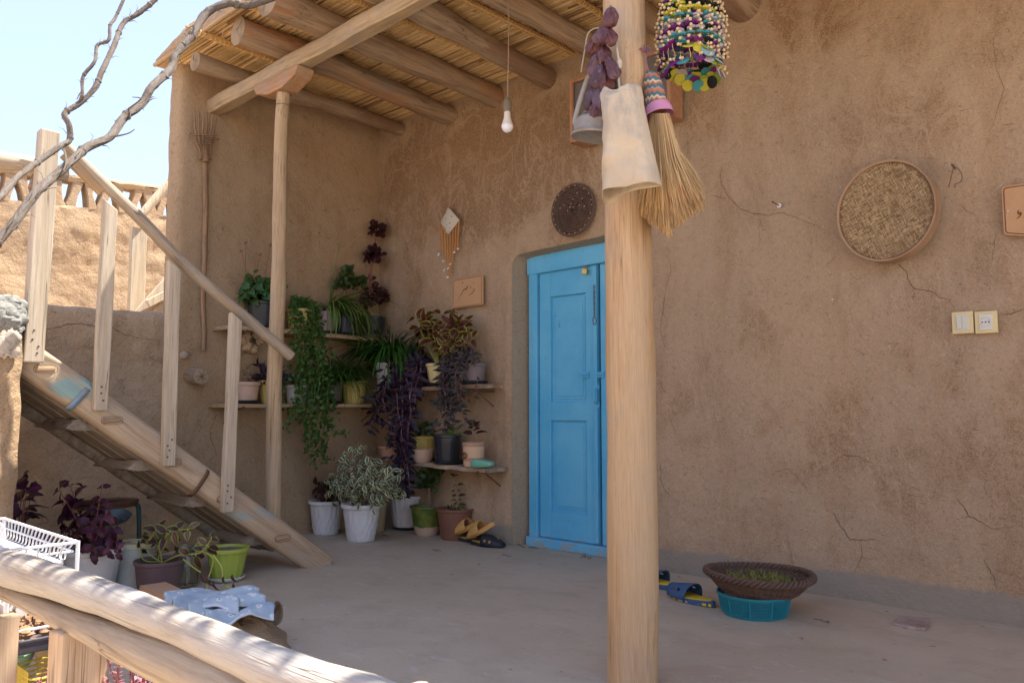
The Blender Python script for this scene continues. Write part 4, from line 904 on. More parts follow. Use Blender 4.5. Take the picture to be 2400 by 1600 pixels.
# hanging canvas bag ---------------------------------------------
m = NB('canvas', .9, .15); wv = m.math('ADD', m.wave(160, axis='X'), m.wave(160, axis='Z'))
c = m.mix(m.ramp(m.noise(4, 5, .6), .35, .65), (.64, .53, .37), (.53, .44, .32)); c = m.mix(m.ramp(m.noise(5, 6, .7, m.mp((2.5, 2.5, .7), loc=(3, 1, 8))), .50, .66, 0, .6), c, (.36, .32, .27)); m.base(c)
m.bump(m.math('ADD', m.math('MULTIPLY', wv, .25), m.noise(14, 5, .6)), .35, .006); M_canvas = m.mat
bag = thing('canvas_bag', 'cream canvas bag hanging mouth down on the thick column', 'bag', ony(2.1, 1470, 330))
LE = [(1409, 213), (1409, 260), (1408, 330), (1408, 400), (1409, 462)]; RE = [(1487, 203), (1499, 260), (1512, 320), (1524, 375), (1536, 429)]
def lerp_e(E_, v): x = v*4; i = min(3, int(x)); t = x-i; return V((E_[i][0]+(E_[i+1][0]-E_[i][0])*t, E_[i][1]+(E_[i+1][1]-E_[i][1])*t, 0))
def bagf(u, v):
    l = lerp_e(LE, v); r_ = lerp_e(RE, v); t = u*2*math.pi
    yb = 2.06; ca, sa = math.cos(t), math.sin(t); s_ = (1-ca)/2
    px = l.x+(r_.x-l.x)*s_; py = l.y+(r_.y-l.y)*s_; front = sa > 0
    y = yb-(.058*(abs(sa)**.6) if front else -.02*abs(sa))-.03*math.sin(math.pi*s_)
    P = ony(yb-.03, px, py); fold = .015*math.sin(s_*9+v*2.2)*(v+.15)+.006*abs(math.sin(s_*5+v*6+noise.noise(V((s_*3, v*3, 9)))*3))+.010*noise.noise(V((s_*3, v*5, 2)))+.005*noise.noise(V((s_*9, v*14, 2)))
    pin = 1-.35*math.exp(-(v/.07)**2)
    P.y = yb+(y-yb)*pin+fold*(1 if front else -.2); P.z += (.012*math.sin(s_*7+1)*(1-v)**6)+(-.018 if (v > .99 and s_ < .18) else 0)
    return P
mb = MB(); mb.grid(bagf, 72, 56); o = mb.build('sack', M_canvas, bag, ang=80); sm = o.modifiers.new('solid', 'SOLIDIFY'); sm.thickness = .002
mb = MB(); mb.tube([bagf(k/60, .075)+V((0, -.002, 0)) for k in range(61)], .0022, 5, cap=False); mb.build('hem', M_canvas, bag)
mb = MB(); mb.tube(smooth_path([ony(2.075, 1452, 208), ony(2.07, 1450, 180), ony(2.07, 1451, 150), ony(2.08, 1447, 120), ony(2.1, 1444, 95)], 4), .0035, 6); blob(mb, ony(2.075, 1451, 152), .011, (1, 1, 1.8), 10, .3); mb.build('rope_loop', plain('white_rope', (.55, .47, .36), .9), bag)
# broom ------------------------------------------------------------
br = thing('grass_broom', 'straw broom with patterned cloth handle hanging right of the thick column', 'broom', ony(2.2, 1560, 530))
m = NB('patterned_wrap', .85, .2); z = m.xyz()[2]; x = m.xyz()[0]
zg = m.math('ADD', z, m.math('MULTIPLY', m.math('PINGPONG', x, .008), 1.1)); bn = m.math('FRACT', m.math('MULTIPLY', zg, 34)); b2 = m.math('FRACT', m.math('MULTIPLY', zg, 17))
c = m.mix(m.ramp(bn, .45, .5), (.10, .17, .19), (.50, .20, .08)); c = m.mix(m.math('MULTIPLY', m.ramp(b2, .45, .5), m.ramp(bn, .7, .75)), c, (.62, .50, .34)); c = m.mix(m.math('MULTIPLY', m.ramp(b2, .5, .45), m.ramp(bn, .8, .85)), c, (.50, .22, .26)); m.base(c); m.bump(m.noise(120, 3), .5, .003); M_wrap = m.mat
HB = [(1521, 172), (1530, 200), (1536, 230), (1541, 258)]
mb = MB(); mb.tube(smooth_path([ony(2.22, *q) for q in HB], 6), lambda t: .014+.015*min(1, t*4)**.7+.009*t, 22); mb.build('handle', M_wrap, br)
mb = MB(); mb.tube([ony(2.22, 1540, 251), ony(2.22, 1544, 262), ony(2.22, 1546, 272)], [.042, .046, .049], 24, cap=False, wob=.1, wsc=30)
mb.build('band', plain('pink_cloth', (.62, .28, .42), .8, .2, .15, (.2, .1, .12)), br)
m = NB('broom_straw', .75, .25); rn = m.attr(1); c = m.mix(rn, (.50, .31, .13), (.76, .54, .27)); c = m.mix(m.ramp(rn, .8, .9), c, (.50, .22, .08)); c = m.mix(m.ramp(rn, .0, .12, 1, 0), c, (.24, .20, .09)); m.base(c); M_straw = m.mat
mb = MB(); nB = 2400
for k in range(nB):
    s_ = R.gauss(0, .42); s_ = max(-1, min(1, s_)) if R.random() > .5 else R.uniform(-1, 1); dy = R.uniform(-1, 1)*math.sqrt(max(.02, 1-s_*s_))
    a = ony(2.22+dy*.042, 1546+s_*22, 266); Le = R.uniform(.80, 1.0)-.10*abs(s_)
    tip = (1572+s_*80, 272+(545-272-28*abs(s_)+(14 if s_ < 0 else 0))*Le); mid = (1546+(tip[0]-1546)*.42+s_*6, 266+(tip[1]-266)*.5)
    b = ony(2.21+dy*.055, *mid); e = ony(2.20+dy*.075, *tip)+V((R.uniform(-.008, .008), 0, 0)); q = a+(b-a)*.5
    mb.tube([a, q, b, (b+e)/2+V((R.uniform(-.004, .004),)*3), e], [.0018, .0019, .0018, .0014, .0006], 3, cap=False, col=(0, R.random(), 0))
mb.build('bristles', M_straw, br, ang=180)
mb = MB()
for k in range(26):
    a = ony(2.2, 1511, 122); ang = R.uniform(-1.2, 1.9); e = a+V((math.sin(ang)*.03, R.uniform(-.015, .01), math.cos(ang)*.02-.012*abs(math.sin(ang)))); mb.tube([a, (a+e)/2+V((0, 0, .006)), e], .0014, 4)
mb.tube(smooth_path([ony(2.2, 1511, 124), ony(2.2, 1515, 150), ony(2.215, 1521, 175)], 4), .0032, 6)
mb.build('tassel', plain('tassel_thread', (.36, .14, .20), .85, .2, .6, (.10, .17, .22)), br)
# felt and bead hanging ---------------------------------------------
YH = 2.35; hc = ony(YH, 1619, 60); k_ = ppm(hc)
hg = thing('bead_hanging', 'round hanging of coloured felt discs and wooden beads beside the column', 'wall hanging', ony(YH, 1625, 205))
FEL = {'t': (.07, .30, .33), 'p': (.17, .03, .19), 'g': (.25, .37, .06), 'k': (.022, .024, .028), 'y': (.55, .50, .06), 'w': (.44, .38, .38), 'b': (.28, .42, .44)}
FM = {k: plain('felt_'+n, FEL[k], .95, .1, .1, bs=.5, bsc=200) for k, n in dict(t='teal', p='purple', g='green', k='black', y='yellow', w='grey', b='blue').items()}
M_bead = plain('wooden_bead', (.68, .50, .27), .45, .4, .1)
rows = 'ttpgkypTwpwtkpyk'; rows = ['t', 't', 'p', 'g', 'k', 'y', 't', 'w', 'p', 'w', 't', 'p', 'k', 'y', 'p', 'g']
fk_ = list('tpgkywb'); mats = [FM[k] for k in fk_]+[M_bead]
NS = 21; rt = .095
mb = MB(); mb.tube([hc+V((rt*.80*math.cos(t), rt*.80*math.sin(t), .115)) for t in [j*math.pi/14 for j in range(29)]], .005, 8, cap=False); mb.tube([hc+V((rt*.8, 0, .115)), hc+V((0, 0, .36)), hc+V((-rt*.8, 0, .115))], .002, 5); mb.tube([hc+V((0, rt*.8, .115)), hc+V((0, 0, .36)), hc+V((0, -rt*.8, .115))], .002, 5); mb.build('hoop', M_twine, hg)
for s_ in range(NS):
    a = 2*math.pi*s_/NS+.1; mb = MB(); nr_ = 15 if math.sin(a) < .2 else 16; off = R.uniform(-.004, .004); pts = []
    for r_ in range(nr_):
        t = r_/15; rad_ = rt*(.82+.24*math.sin(min(1, t*1.15)*math.pi*.62))*(1 if t < .9 else .93)
        p = hc+V((rad_*math.cos(a)+R.uniform(-.006, .006), rad_*math.sin(a)+R.uniform(-.005, .005), .11-.0192*r_+off+R.uniform(-.003, .003)+.005*math.sin(a*2+r_))); pts.append(p)
        cl = rows[r_] if R.random() > .16 else R.choice(fk_); dr = R.uniform(.0125, .0175)
        big = r_ >= nr_-3; 
        if big and R.random() < .3: continue
        if big: cl = R.choice(fk_)
        Mx = rotm('X', R.uniform(-14, 14)) @ rotm('Y', R.uniform(-14, 14))
        if big: Mx = Matrix.Rotation(a+math.pi/2, 3, 'Z') @ rotm('X', R.uniform(35, 80)); dr = R.uniform(.019, .025)
        for zz in ((0, .004) if not big else (0,)):
            mb.lathe([(0, .0022), (dr, .0022), (dr, -.0012), (0, -.0012)], 14, p+V((0, 0, zz)), M=Mx, mi=fk_.index(cl))
        mb.lathe([(.0055*math.sin(t2), .0055*math.cos(t2)) for t2 in [k*math.pi/5 for k in range(6)]], 8, p+V((0, 0, .0105))+V((math.cos(a), math.sin(a), 0))*.004, mi=7)
        mb.lathe([(.0055*math.sin(t2), .0055*math.cos(t2)) for t2 in [k*math.pi/5 for k in range(6)]], 8, p+V((math.cos(a), math.sin(a), 0))*.021+V((0, 0, .004)), mi=7)
    mb.tube([pts[0]+V((0, 0, .03))]+pts, .0012, 4, mi=7); mb.build('bead_string', mats, hg)
# round wicker mat ----------------------------------------------
M_wick = plain('dark_wicker', (.12, .075, .055), .75, .3, .3, (.18, .11, .07), bs=.6, bsc=90)
wm = thing('wicker_mat', 'round dark coiled wicker mat on the wall above the blue door', 'mat', ony(3.8, 1345, 494)); mb = MB(); c0 = ony(3.82, 1345, 493)
a = ony(3.82, 1297, 493); b = ony(3.82, 1395, 493); rx = (b.x-a.x)/2; a = ony(3.82, 1345, 434); b = ony(3.82, 1345, 553); rz = (a.z-b.z)/2
pts = []; 
for k in range(15*40):
    t = k*2*math.pi/40; f = .06+.94*k/600; w_ = 1+.035*noise.noise(V((math.cos(t)*2, math.sin(t)*2, f*9)))+.02*math.sin(t*3+1)
    pts.append(c0+V((rx*f*w_*math.cos(t), -.012-.006*math.sin(k*1.1)+.004*R.uniform(-1, 1), rz*f*w_*math.sin(t))))
mb.tube(pts, .0043, 5, cap=True)
for k in range(26):
    f0 = R.uniform(.1, .9); t = R.uniform(0, 6.28); mb.tube([c0+V((rx*f0*math.cos(t+j*.12), -.020, rz*f0*math.sin(t+j*.12))) for j in range(7)], .003, 4)
mb.tube([c0+V((rx*.99*math.cos(j*.157), -.012, rz*.99*math.sin(j*.157))) for j in range(41)], .009, 6)
mb_coil = mb
mb = MB(); mb.lathe([(1, 0), (0, 0)], 40, c0+V((0, -.004, 0)), M=Matrix(((rx*.97, 0, 0), (0, 0, 1), (0, rz*.97, 0)))); mb.build('backing', M_crack, wm)
mb = MB()
for k in range(34):
    t = k*2*math.pi/22+R.uniform(-.05, .05); f0 = .93 if k < 22 else R.uniform(.1, .7); blob(mb, c0+V((rx*f0*math.cos(t), -.022, rz*f0*math.sin(t))), .0042, (1, .6, 1), 6, .3)
mb_coil.add(mb.v, mb.f, 1); mb_coil.build('coil', [M_wick, plain('twig_tips', (.50, .34, .24), .7)], wm)
# sieve -----------------------------------------------------------
sv = thing('round_sieve', 'large round sieve with burlap face and bent wood rim on the wall', 'sieve', ony(3.8, 2080, 497)); YSf = 3.735
a = ony(YSf, 1965, 493); b = ony(YSf, 2190, 493); cx_ = (a.x+b.x)/2; rx = (b.x-a.x)/2; a = ony(YSf, 2078, 377); b = ony(YSf, 2078, 609); cz_ = (a.z+b.z)/2; rz = (a.z-b.z)/2
c0 = V((cx_, YSf, cz_))
m = NB('burlap', .95, .1); v1 = m.mp((1, 1, 1), (0, 24, 0)); w1 = m.wave(52, v1, 1.2, axis='X', detail=1); w2 = m.wave(52, v1, 1.2, axis='Z', detail=1)
t1 = m.noise(1, 3, .7, m.mp((250, 250, 26), (0, 24, 0))); t2 = m.noise(1, 3, .7, m.mp((26, 250, 250), (0, 24, 0))); wv = m.math('ADD', m.math('MULTIPLY', m.ramp(t1, .36, .62), .5), m.math('MULTIPLY', m.ramp(t2, .36, .62), .5)); wv = m.math('MULTIPLY', wv, m.math('ADD', .55, m.math('MULTIPLY', w1, .45))); c = m.mix(m.ramp(wv, .15, .75), (.19, .115, .055), (.60, .44, .25)); c = m.mix(m.ramp(m.noise(7, 5, .6), .45, .65, 0, .4), c, (.26, .17, .09))
ln_ = m.ramp(m.noise(1, 2, .5, m.mp((110, 110, 6), (0, 24, 0))), .60, .66); c = m.mix(m.math('MULTIPLY', ln_, .18), c, (.50, .40, .26)); m.base(c); m.bump(wv, .8, .004); M_burl = m.mat
mb = MB(); mb.grid(lambda u, v: c0+V((rx*.985*u*math.cos(v*2*math.pi), .010+.014*(1-u*u)+.002*noise.noise(V((u*5, v*9, 0))), rz*.985*u*math.sin(v*2*math.pi))), 14, 64); mb.build('burlap_face', M_burl, sv)
M_bent = plain('bent_wood', (.42, .265, .15), .6, .35, .5, (.30, .18, .10), bs=.3, bsc=30)
mb = MB(); n = 96; vs = []; pr = [(1.0, 0), (1.028, -.001), (1.03, .012), (1.022, .014), (1.02, .088), (.985, .088), (.985, .004)]
for k in range(n):
    t = 2*math.pi*k/n; wv_ = 1+.012*math.sin(t*2+1)+.006*noise.noise(V((math.cos(t)*3, math.sin(t)*3, 0)))
    for f, dy in pr: vs.append(c0+V((rx*f*wv_*math.cos(t), dy, rz*f*wv_*math.sin(t))))
mb.add(vs, [(k*7+j, k*7+(j+1) % 7, ((k+1) % n)*7+(j+1) % 7, ((k+1) % n)*7+j) for k in range(n) for j in range(7)]); mb.build('rim', M_bent, sv)
mb = MB()
for k in range(110):
    t = 2*math.pi*k/110; mb.tube([c0+V((rx*.995*math.cos(t), .003, rz*.995*math.sin(t))), c0+V((rx*.955*math.cos(t+.01), .008, rz*.955*math.sin(t+.01)))], .0022, 4)
mb.build('lacing', plain('lacing_thread', (.20, .12, .07), .9), sv)
# embroidered tassel --------------------------------------------
YT = 3.80; tz = thing('embroidered_hanging', 'cream embroidered diamond with long orange bead fringe and shells on the wall', 'wall hanging', ony(YT, 1055, 650))
D4 = [(1052, 485), (1079, 516), (1050, 553), (1033, 522)]
a, b, c1, d = [ony(YT, *q) for q in D4]; M_emb = NB('embroidery_cloth', .9, .1); ev = M_emb.vor(34, 'F1'); M_emb.base(M_emb.mix(M_emb.ramp(ev, .2, .3, .75, 0), (.56, .52, .42), M_emb.mix(M_emb.noise(18, 2), (.40, .16, .13), (.16, .20, .10)))); M_emb = M_emb.mat
mb = MB(); cc = (a+b+c1+d)/4
def dm(u, v): P = (a*(1-u)*(1-v)+b*u*(1-v)+c1*u*v+d*(1-u)*v); return P+V((0, -.012*math.sin(math.pi*u)*math.sin(math.pi*v)-.004, 0))
mb.grid(dm, 10, 10); o = mb.build('diamond', M_emb, tz); sm = o.modifiers.new('solid', 'SOLIDIFY'); sm.thickness = .003
mb = MB(); mb.tube([q+V((0, -.005, 0)) for q in (a, b, c1, d, a)], .0028, 5); mb.build('piping', plain('red_piping', (.30, .09, .07), .9), tz)
M_obead = plain('orange_bead', (.58, .27, .07), .4, .5, .3, (.70, .45, .2), bs=.1)
for k in range(15):
    t = k/14; px = 1030+46*t+(2 if k % 2 else 0); top_y = (528+(553-528)*min(1, t*2.2) if t < .45 else 553-(t-.45)/.55*35); bot = 588+62*math.exp(-((t-.47)/.22)**2); ps = px-(px-1053)*.30*0
    mb = MB(); A = ony(YT-.006-.004*(k % 2), px, top_y); B = ony(YT-.006-.004*(k % 2), px-(px-1053)*(.15+.5*max(0, (bot-600)/60)), bot); nb = int((A-B).length/.0095)
    for j in range(nb):
        p = A+(B-A)*(j/nb); mb.lathe([(.0024, .004), (.0054, .0018), (.0054, -.0018), (.0024, -.004)], 7, p+V((R.uniform(-.0007, .0007), 0, 0)))
    mb.build('bead_string', M_obead, tz)
M_shell = plain('cowrie_shell', (.72, .66, .58), .3, .5, .1)
for (px, py, an) in ((1028, 596, -40), (1064, 591, 30), (1073, 583, 20), (1055, 619, 10), (1050, 629, 0), (1041, 633, -30), (1049, 650, 15), (1039, 612, 35)):
    mb = MB(); p = ony(YT-.014, px, py); Mx = rotm('Y', an+70); mb.lathe([(.0075*math.sin(t)*(1-.2*math.cos(t)), .013*math.cos(t)) for t in [k*math.pi/8 for k in range(9)]], 12, p, M=Mx, ell=.7); mb.build('shell', M_shell, tz)
# leather signs with burnt lettering ------------------------------
M_leath = plain('tan_leather', (.52, .315, .165), .65, .3, .3, (.42, .22, .10), bs=.25, bsc=80)
M_burn = plain('burnt_brown', (.22, .095, .04), .8, .2, 0)
def stroke(mb, Y_, pts, w0, w1=None):
    P = smooth_path([ony(Y_, *q) for q in pts], 5); L = len(P); vs = []; w0 *= .72
    for i, p in enumerate(P):
        t = (P[min(L-1, i+1)]-P[max(0, i-1)]).normalized(); n_ = V((t.z, 0, -t.x)); ww = (w0 if w1 is None else w0+(w1-w0)*i/(L-1))*math.sin(math.pi*(.12+.8*i/(L-1)))**.7
        vs += [p+n_*ww, p-n_*ww]
    mb.add(vs, [(2*i, 2*i+1, 2*i+3, 2*i+2) for i in range(L-1)])
Yg = 3.812; sg1 = thing('leather_sign', 'tan leather plaque with dark handwritten lettering left of the door', 'sign', ony(Yg, 1095, 720))
Q = [(1062, 656), (1131, 643), (1131, 714), (1059, 724)]
def plaque(root, Y_, Q, m_, th=.010, nm='plate'):
    mb = MB(); P = [ony(Y_, *q) for q in Q]; n = 6; ring = []
    cc = sum(P, V())/4
    for i in range(4):
        p, pv, nx_ = P[i], P[i-1], P[(i+1) % 4]; a = p+(pv-p).normalized()*.014; b = p+(nx_-p).normalized()*.014
        for k in range(n+1): t = k/n; ring.append(a*(1-t)**2+p*2*t*(1-t)+b*t*t)
    N_ = len(ring); vs = [q+V((0, -.0, 0)) for q in ring]+[q+V((0, th, 0)) for q in ring]
    mb.add(vs, [tuple(range(N_)), tuple(range(2*N_-1, N_-1, -1))]+[(k, N_+k, N_+(k+1) % N_, (k+1) % N_) for k in range(N_)]); return mb.build(nm, m_, root, smooth=False), ring, cc
pl_, ring, cc = plaque(sg1, Yg, Q, M_leath)
mb = MB(); rr_ = [cc+(q-cc)*.93+V((0, -.0015, 0)) for q in ring]; mb.tube(rr_+[rr_[0]], .0016, 4, cap=False); mb.build('border_line', M_burn, sg1)
mb = MB(); T_ = lambda x, y: (980+x/5.226, 450+y/5.227); Y2 = Yg-.0015
for pts, w_ in (([T_(610, 1140), T_(585, 1180), T_(555, 1200), T_(548, 1215), T_(530, 1250), T_(512, 1270)], .0050), ([T_(512, 1265), T_(500, 1300), T_(497, 1345)], .0018), ([T_(545, 1098), T_(544, 1122)], .0055), ([T_(681, 1106), T_(680, 1128)], .0048),
                ([T_(642, 1152), T_(645, 1180)], .0048), ([T_(668, 1190), T_(692, 1195), T_(668, 1228), T_(640, 1252), T_(620, 1262)], .0046), ([T_(612, 1150), T_(596, 1190), T_(570, 1196)], .0042), ([T_(445, 1255), T_(447, 1262)], .003), ([T_(748, 1190), T_(749, 1200)], .002)): stroke(mb, Y2, pts, w_)
mb.build('lettering', M_burn, sg1)
Yg = 3.815; sg2 = thing('leather_sign', 'tan plaque with one curled dark letter showing at the right edge', 'sign', ony(Yg, 2400, 560))
Q = [(2347, 438), (2500, 415), (2505, 560), (2353, 550)]; pl_, ring, cc = plaque(sg2, Yg, Q, M_leath)
mb = MB(); rr_ = [cc+(q-cc)*.93+V((0, -.0015, 0)) for q in ring]; mb.tube(rr_+[rr_[0]], .002, 4, cap=False); mb.build('border_line', M_burn, sg2)
mb = MB(); T_ = lambda x, y: (1900+x/2.85, 300+y/2.85); Y2 = Yg-.0015
stroke(mb, Y2, [T_(1392, 548), T_(1384, 562), T_(1392, 574), T_(1404, 566), T_(1398, 588), T_(1375, 606)], .0052); stroke(mb, Y2, [T_(1425, 600), T_(1440, 580), T_(1450, 540)], .004)
mb.build('lettering', M_burn, sg2)
mb = MB(); blob(mb, ony(Yg-.002, 2362, 495), .004); mb.build('pin', M_shell, sg2)
# switch and socket ------------------------------------------------
Yk = 3.818; M_ivory = plain('yellowed_plastic', (.72, .60, .30), .4, .5, .15, bs=0); M_whp = plain('white_plastic', (.66, .66, .60), .35, .5, .15, bs=0); M_hole = plain('dark_hole', (.03, .03, .03), .8, .1, 0)
for nm, lab, cat, x0_, x1_, y0_, y1_ in (('light_switch', 'yellowed square double light switch on the right wall', 'light switch', 2230, 2282.5, 732, 780), ('wall_socket', 'yellowed square power socket with round inset right of the switch', 'power socket', 2283.5, 2339, 731, 779)):
    a = ony(Yk, x0_, y0_); b = ony(Yk, x1_, y1_); t = thing(nm, lab, cat, (a+b)/2); cx_, cz_ = (a.x+b.x)/2, (a.z+b.z)/2; w_, h_ = b.x-a.x, a.z-b.z
    mb = MB(); mb.box((cx_, Yk+.006, cz_), (w_, .014, h_)); mb.build('plate', M_ivory, t, smooth=False, bevel=.002)
    mb = MB(); mb.box((cx_, Yk-.003, cz_), (w_*.60, .006, h_*.72)); mb.build('inset', M_whp, t, smooth=False, bevel=.0015)
    if nm == 'light_switch':
        for s_ in (-1, 1): mb = MB(); mb.box((cx_+s_*w_*.125, Yk-.008, cz_), (w_*.24, .006, h_*.58), rotm('X', 3*s_)); mb.build('rocker', plain('cream_rocker', (.62, .63, .53), .35, .5, .1, bs=0), t, smooth=False, bevel=.001)
    else:
        mb = MB(); rr = w_*.25; mb.lathe([(rr, -.003), (rr*.94, .003), (rr*.9, -.001), (0, -.001)], 28, (cx_, Yk-.006, cz_), M=rotm('X', 90)); mb.build('well', M_whp, t)
        for dx in (-.0125, 0, .0125): mb = MB(); mb.lathe([(.003, 0), (0, .0005)], 10, (cx_+dx, Yk-.0085, cz_), M=rotm('X', 90)); mb.build('pin_hole', M_hole, t)
# nails, hook --------------------------------------------------------
q = ony(3.82, 1826, 482); nl = thing('wall_nail', 'rusty nail sticking out of a round white washer in the cracked wall', 'nail', q)
mb = MB(); mb.lathe([(0, .002), (.0115, .001), (.0115, -.002)], 16, q, M=rotm('X', 90)); mb.build('washer', plain('white_washer', (.75, .75, .74), .5), nl)
mb = MB(); mb.tube([q, q+V((-.012, -.05, .012))], .003, 6); mb.lathe([(0, .002), (.0055, 0)], 8, q+V((-.012, -.05, .012)), M=rotm('X', 90)); mb.build('shank', M_rust, nl)
q = ony(3.82, 2232, 385); hk = thing('wire_hook', 'dark bent wire loop dangling from a nail right of the sieve', 'wire', q); mb = MB()
T_ = lambda x, y: (1900+x/2.85, 300+y/2.85)
mb.tube(smooth_path([ony(3.80, *T_(*p_)) for p_ in ((922, 398), (935, 340), (948, 290), (958, 262), (985, 272), (1012, 320), (1000, 360), (962, 380), (968, 398))], 4), .0022, 5); mb.tube([ony(3.83, *T_(965, 272)), ony(3.78, *T_(943, 243))], .005, 6); mb.build('wire', M_wire, hk)
for (px, py, lab) in ((1951, 702, 'tiny pale nail head in the bare wall below the sieve'), (2252, 414, '')):
    if lab: mb = MB(); blob(mb, ony(3.83, px, py), .005); o = mb.build('nail_head', M_shell); tag(o, lab, 'nail')
# ============================================================ ON THE FLOOR
# plastic colander with the wicker bowl of herbs
cb = onz(0, 1783, 1437); 
M_teal = plain('teal_plastic', (.012, .22, .28), .4, .5, .1, (.1, .2, .2), bs=0)
gB = onz(0, 1698, 1425); gC = onz(0, 1869, 1440)
cc = V((-1.605, 3.32, 0)); k_ = ppm(cc); rc = 84*k_
col = thing('plastic_colander', 'low round teal plastic colander standing on the floor under the wicker bowl', 'colander', cc)
mb = MB(); mb.lathe([(0, .004), (rc*.78, .004), (rc*.84, .008)], 48, cc); mb.lathe([(rc*1.0, .082), (rc*1.03, .088), (rc*1.03, .096), (rc*.98, .096)], 64, cc); mb.lathe([(rc*.83, .0), (rc*.86, .004), (rc*.88, .012)], 64, cc)
mb.lathe([(rc*.965, .078), (rc*.99, .084)], 64, cc)
for k in range(10):
    t = 2*math.pi*k/10; mb.tube([cc+V((rc*.87*math.cos(t), rc*.87*math.sin(t), .008)), cc+V((rc*.93*math.cos(t), rc*.93*math.sin(t), .04)), cc+V((rc*.985*math.cos(t), rc*.985*math.sin(t), .084))], .004, 6)
mb.build('bowl', M_teal, col)
mb = MB(); 
for k in range(11):
    t = k/11; z = .012+.070*t; r_ = rc*(.875+.095*t**.8); mb.tube([cc+V((r_*math.cos(a_*2*math.pi/80), r_*math.sin(a_*2*math.pi/80), z)) for a_ in range(81)], .0016, 4, cap=False)
for k in range(150):
    t = 2*math.pi*k/150; mb.tube([cc+V((rc*.875*math.cos(t), rc*.875*math.sin(t), .012)), cc+V((rc*.935*math.cos(t), rc*.935*math.sin(t), .045)), cc+V((rc*.97*math.cos(t), rc*.97*math.sin(t), .082))], .0014, 4, cap=False)
mb.build('mesh', M_teal, col)
wb = thing('wicker_bowl', 'wide dark brown woven wicker bowl resting on the teal colander', 'basket', cc+V((0, 0, .09)))
rB = 127*k_*1.0; bc = cc+V((.012, .02, .09)); mb = MB(); EL = .86
def woven(mb, c0, rf, z0, z1, n, r0, ell=1.0, tilt=None, steps=120):
    for k in range(n):
        t = k/(n-1); r_ = rf(t); z = z0+(z1-z0)*t; ph = (k % 2)*math.pi
        mb.tube([c0+V((r_*math.cos(a)*(1+.012*math.sin(a*24+ph)), r_*math.sin(a)*ell*(1+.012*math.sin(a*24+ph)), z+.002*math.sin(a*5+k))) for a in [j*2*math.pi/steps for j in range(steps+1)]], r0*R.uniform(.85, 1.15), 5, cap=False, wob=.3, wsc=60)
woven(mb, bc, lambda t: rB*(.64+.32*t**.8), 0, .078, 17, .0042, EL)
for k in range(48):
    a = 2*math.pi*k/48; mb.tube([bc+V((rB*f*math.cos(a), rB*f*math.sin(a)*EL, z)) for f, z in ((.63, -.002), (.74, .015), (.86, .045), (.96, .075))], .0035, 5)
mb.lathe([(0, .004), (rB*.63, .0), (rB*.65, .004)], 40, bc, ell=EL); mb.build('bowl_wall', M_wick, wb)
mb = MB()
for s_ in range(3):
    mb.tube([bc+V(((rB*.975+.009*math.cos(a*20+s_*2.09))*math.cos(a), (rB*.975+.009*math.cos(a*20+s_*2.09))*math.sin(a)*EL, .080+.010*math.sin(a*20+s_*2.09)+.004*math.sin(a*2))) for a in [j*2*math.pi/200 for j in range(201)]], .0075, 6, cap=False, wob=.2, wsc=70)
mb.build('plaited_rim', M_wick, wb)
M_herb = leafm('drying_herb', (.15, .17, .035), (.24, .25, .06), .5, var=.5)
hb = thing('dried_herbs', 'curly yellow green herbs drying inside the dark wicker bowl', 'herbs', bc+V((0, 0, .01))); mb = MB()
for k in range(900):
    a = R.uniform(0, 6.28); f = math.sqrt(R.random())*.66; p = bc+V((rB*f*math.cos(a), rB*f*math.sin(a)*EL, .028+R.uniform(0, .034)*(1.1-f)+.012*noise.noise(V((a, f*5, 0)))+.01)); d = V((R.uniform(-1, 1), R.uniform(-1, 1), R.uniform(-.1, .9)))
    mb.leaf(p, d, V((0, 0, 1)), R.uniform(.018, .045), R.uniform(.0025, .006), 'lance', .3, R.uniform(-3, 3), 4, 1)
o = mb.build('herb_tangle', M_herb, hb)
# clay shard
q = onz(0, 2135, 1466); mb = MB(); Q = [(2090, 1458), (2104, 1441), (2182, 1447), (2181, 1457), (2170, 1470), (2130, 1467)]; P = [onz(.014, *p_) for p_ in Q]; n = len(P)
mb.add([p for p in P]+[V((p.x, p.y, 0)) for p in P], [tuple(range(n)), tuple(range(2*n-1, n-1, -1))]+[(k, n+k, n+(k+1) % n, (k+1) % n) for k in range(n)]); o = mb.build('pottery_shard', mud('shard_clay', (.42, .34, .30), (.22, .12, .08), (.34, .26, .22), hair=0, base_amt=.9, bs=1), smooth=False, bevel=.003); tag(o, 'flat mottled clay shard lying at the foot of the right wall', 'shard')
